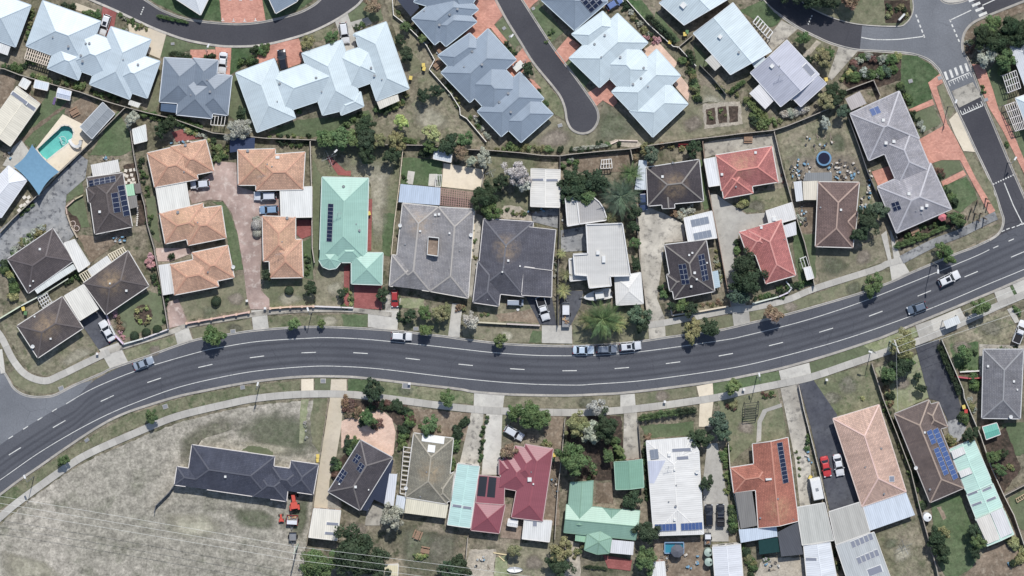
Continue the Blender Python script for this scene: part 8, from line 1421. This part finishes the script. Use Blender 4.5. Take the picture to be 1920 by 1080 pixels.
def letterbox(px, py, label, col=rgb(206, 190, 170)):
    x, y = W(px, py); o = empty('letterbox', (x, y, 0)); tag(o, label, 'letterbox'); m = MB(); m.box((x, y, .5), (.35, .35, 1.0)); m.build('post', 'render', o, color=col); m = MB(); m.box((x, y, 1.12), (.5, .45, .25)); m.build('box', 'paint', o, color=rgb(230, 228, 222))
for a in ((184, 662, 'orange brick letterbox at the corner of the brown house drive', rgb(190, 120, 90)), (1549, 711, 'white letterbox beside the asphalt drive', rgb(226, 226, 222)), (1246, 752, 'white letterbox on the south footpath before the hedge', rgb(230, 230, 226)), (1815, 595, 'white letterbox right of the bus shelter', rgb(230, 230, 228)), (1394, 729, 'white box at the foot of a round street tree', rgb(230, 230, 228)), (768, 718, 'small pale box on the south verge left of the dark round tree'), (464, 563, 'brick letterbox at the left of the shared pink drive'), (498, 577, 'brick letterbox at the right of the shared pink drive')): letterbox(*a)
_h = MB(); _h.box((0, 0, .06), (1.1, .8, .12)); _h.box((0, 0, .13), (.9, .6, .03), mi=1)
HATCH = _h.mesh('utility_pit_lid', ['kerbconc', 'steel'])
for i, (px, py, rz, s_, lb) in enumerate(((606, 714, 0, 1, 'pale green pit lid on the verge between two cream drives'), (762, 723, -.1, 1.6, 'long concrete pit lid on the south verge'), (310, 762, .3, 1, 'square pit lid on the verge above the curved footpath'), (163, 825, .6, .9, 'square pit lid on the verge left of a small street tree'), (455, 726, .15, .9, 'pit lid on the verge near the lamp above the paddock'), (437, 621, .1, 1, 'pit lid right of the round green street tree'), (115, 728, .4, 1, 'pit lid on the corner verge at lower left'), (1050, 235, .3, .9, 'white pit lid on grass left of the cul-de-sac bulb'), (945, 53, .6, .7, 'upper pit lid on the slate duplex lawn'), (957, 68, .6, .6, 'lower pit lid on the slate duplex lawn'), (1000, 16, .5, .6, 'pit lid on the lawn at the top of the cul-de-sac'), (324, 82, .1, .7, 'pit lid on the lawn by the slate house'), (1707, 152, .3, .8, 'square pit lid on the corner lawn'), (1848, 187, .3, .9, 'white pit lid on the right verge of the speed hump'), (1762, 146, .4, .8, 'pale pit lid beside the zebra crossing'), (780, 616, 0, 1, 'pit lid on verge below the clipped shrubs'))):
    x, y = W(px, py); o = inst('utility_pit_lid', HATCH, None, (x, y, .09), (0, 0, rz), (s_, s_ if i % 2 else s_ * 1.2, 1)); tag(o, lb, 'pit lid', 'pit lids')
# timber totem poles, sign, arches, frames
for i, (px, py, lean) in enumerate(((1833, 376, -.6), (1822, 390, -.5), (1828, 400, -.1), (1812, 405, -.6), (1838, 400, 0), (1832, 412, .1), (1844, 408, .2), (1848, 372, .1), (1852, 380, .0))):
    x, y = W(px, py); m = MB(); m.tube([(x, y, 0), (x + lean * .7, y - abs(lean) * .8, 2.6)], .15, 8, r1=.12); m.tube([(x + lean * .7, y - abs(lean) * .8, 2.6), (x + lean * .72, y - abs(lean) * .8, 2.75)], .16, 8); o = m.build('timber_post', 'wood', None, base=(x, y, 0), color=rgb(110, 96, 82)); PEND.append((o, 'tall timber post', 'post', 'timber sculpture posts', px, py))
sg = empty('estate_sign', (*W(1690, 34), 0)); tag(sg, 'white double post sign board on the planted corner island', 'sign'); a = Vector((*W(1685, 38, 1.4), 1.4)); b = Vector((*W(1696, 26, 1.4), 1.4)); m = MB(); m.beam(a, b, .34, 1.0); m.build('board', 'white', sg)
for q in (a, b): m = MB(); m.box((q.x, q.y, .95), (.16, .16, 1.9)); m.build('post', 'paint', sg, color=rgb(120, 120, 120))
fr_ = empty('play_frame', (*W(1406, 765), 0)); tag(fr_, 'dark garden arch frame with slats on the orange house lawn', 'arch frame'); slats(fr_, [(1397, 757), (1396, 784), (1421, 781), (1423, 754)], 7, 2.2, rgb(70, 70, 66), .1)
for i, (q, lb) in enumerate((([(1340, 314), (1128, 314), (1, 1), (1, 1)], ''),)): pass
ab = pergola('white garden arbour in the bare earth bed near the palms', [(1128, 300), (1146, 298), (1148, 315), (1126, 316)], 5, 2.0, rgb(226, 222, 214), 3, .14)
pergola('small white trellis frame beside the lower red house', [(1500, 485), (1511, 481), (1517, 500), (1506, 504)], 3, 1.6, rgb(226, 226, 220), 2, .1); pergola('white trellis roof over the yard above the lower brown house', [(71, 560), (88, 550), (97, 566), (80, 577)], 5, 2.2, rgb(206, 206, 204), 4, .1); pergola('timber ladder frame on the lawn at the right edge', [(1905, 936), (1925, 924), (1928, 930), (1908, 942)], 6, .6, rgb(190, 166, 130), 2, .1)
pergola('timber frame over the lawn strip right of the grey duplex sheds', [(818, 328), (828, 328), (826, 350), (816, 350)], 4, 2.0, rgb(214, 210, 204), 2, .1)
# red bench, tyre, swing, logs
x, y = W(1281, 272, .5); o = empty('garden_bench', (x, y, 0)); tag(o, 'crimson garden bench beside a dark bush at the rear fence', 'bench'); m = MB(); m.box((x, y - .1, .45), (2.0, .5, .07)); m.build('seat', 'wood', o, color=rgb(170, 60, 64)); m = MB(); m.box((x, y + .2, .8), (2.0, .07, .5)); m.build('backrest', 'wood', o, color=rgb(170, 60, 64))
for s_ in (-1, 1): m = MB(); m.box((x + s_ * .85, y, .22), (.08, .5, .44)); m.build('leg', 'wood', o, color=rgb(120, 44, 46))
x, y = W(971, 580); m = MB(); m.cyl((x, y), .34, .05, .3, 16, r1=.3); m.cyl((x, y), .16, .3, .33, 12); tag(m.build('white_tyre', 'white', None, base=(x, y, 0)), 'white painted tyre on the lawn of the dark grey house', 'tyre')
x, y = W(965, 1068 + 0, .4); m = MB(); st = [(-1.6, .12), (-1, .5), (0, .62), (1, .45), (1.7, .05)]
rg = [[(x + a, y - w, .55), (x + a, y, .2), (x + a, y + w, .55)] for a, w in st]
for A, B_ in zip(rg, rg[1:]):
    for k in range(2): m.face([A[k], A[k + 1], B_[k + 1], B_[k]])
m.box((x, y, .5), (.25, 1.1, .05)); o = m.build('dinghy', 'white', None, base=(x, y, 0)); tag(o, 'small white dinghy on the lawn at the bottom edge', 'dinghy')
m = MB(); a = W(925, 1036); b = W(950, 1040); m.beam((*a, .2), (*b, .2), .22, .2); m.beam((*W(935, 1042), .15), (*W(946, 1052), .15), .2, .15); tag(m.build('timber_sleepers', 'wood', None, base=(*a, 0), color=rgb(220, 200, 150)), 'pale timber sleepers lying beside the round tree behind the crimson house', 'timber')
x, y = W(1865, 925, .3); m = MB()
# ================================================================= labels of the plants
import numpy as np
SH = [q for q in PEND if q[2] == 'shrub']; SH.sort(key=lambda q: -q[0].scale[0] * (1 if -8 < q[4] < 1928 and -8 < q[5] < 1088 else .01)); REST = SH[255:]
lo = [crown_mesh(s_, 12, 42, .14, -.05, spread=.4) for s_ in (61, 62, 63)]; LV = []
for q in lo: a = np.empty(len(q.vertices) * 3, dtype=np.float32); q.vertices.foreach_get('co', a); LV.append(a.reshape(-1, 3))
VV, CC = [], []
for k, (o, *_r) in enumerate(REST):
    v = LV[k % 3] * np.array(o.scale, dtype=np.float32); c_, s_ = math.cos(o.rotation_euler[2]), math.sin(o.rotation_euler[2]); v = v @ np.array([[c_, s_, 0], [-s_, c_, 0], [0, 0, 1]], dtype=np.float32) + np.array(o.location, dtype=np.float32)
    VV.append(v); CC.append(np.tile(np.array(o.color, dtype=np.float32), (len(v), 1)))
if VV:
    VV = np.concatenate(VV); CC = np.concatenate(CC); nq = len(VV) // 4; me = bpy.data.meshes.new('low_shrubbery'); me.vertices.add(len(VV)); me.vertices.foreach_set('co', VV.ravel()); me.loops.add(nq * 4); me.loops.foreach_set('vertex_index', np.arange(nq * 4, dtype=np.int32)); me.polygons.add(nq); me.polygons.foreach_set('loop_start', np.arange(nq, dtype=np.int32) * 4)
    at = me.color_attributes.new('leafcol', 'FLOAT_COLOR', 'POINT'); at.data.foreach_set('color', CC.ravel()); me.materials.append(M['leaf_mixed']); me.update(calc_edges=True); me.validate()
    o = bpy.data.objects.new('low_shrubbery', me); COL.objects.link(o); o['kind'] = 'stuff'; tag(o, 'small mixed shrubs and ground cover filling the garden beds', 'shrubs')
    gone = {id(q[0]) for q in REST}; PEND = [q for q in PEND if id(q[0]) not in gone]
    for q in REST: bpy.data.objects.remove(q[0])
def rel(dx, dy): return ('right of' if dx > 0 else 'left of') if abs(dx) > abs(dy) else ('below' if dy > 0 else 'above')
byl = {}
for o, head, cat, grp, x, y in PEND:
    l_ = min(LAND, key=lambda q: (q[0] - x) ** 2 + (q[1] - y) ** 2); byl.setdefault(f"{head} {rel(x - l_[0], y - l_[1])} {l_[2]}", []).append((x, y, o, cat, grp))
ORD = ['leftmost', 'second', 'third', 'fourth', 'fifth', 'sixth', 'seventh', 'eighth', 'ninth', 'tenth', 'eleventh', 'twelfth']
for lb, lst in byl.items():
    lst.sort(key=lambda q: q[0])
    for k, (x, y, o, cat, grp) in enumerate(lst): tag(o, lb if len(lst) == 1 else f"{lb}, {ORD[k] if k == 0 else (ORD[min(k, 11)] + ' from left' if k < len(lst) - 1 or len(lst) > 3 else 'rightmost')}", cat, grp)
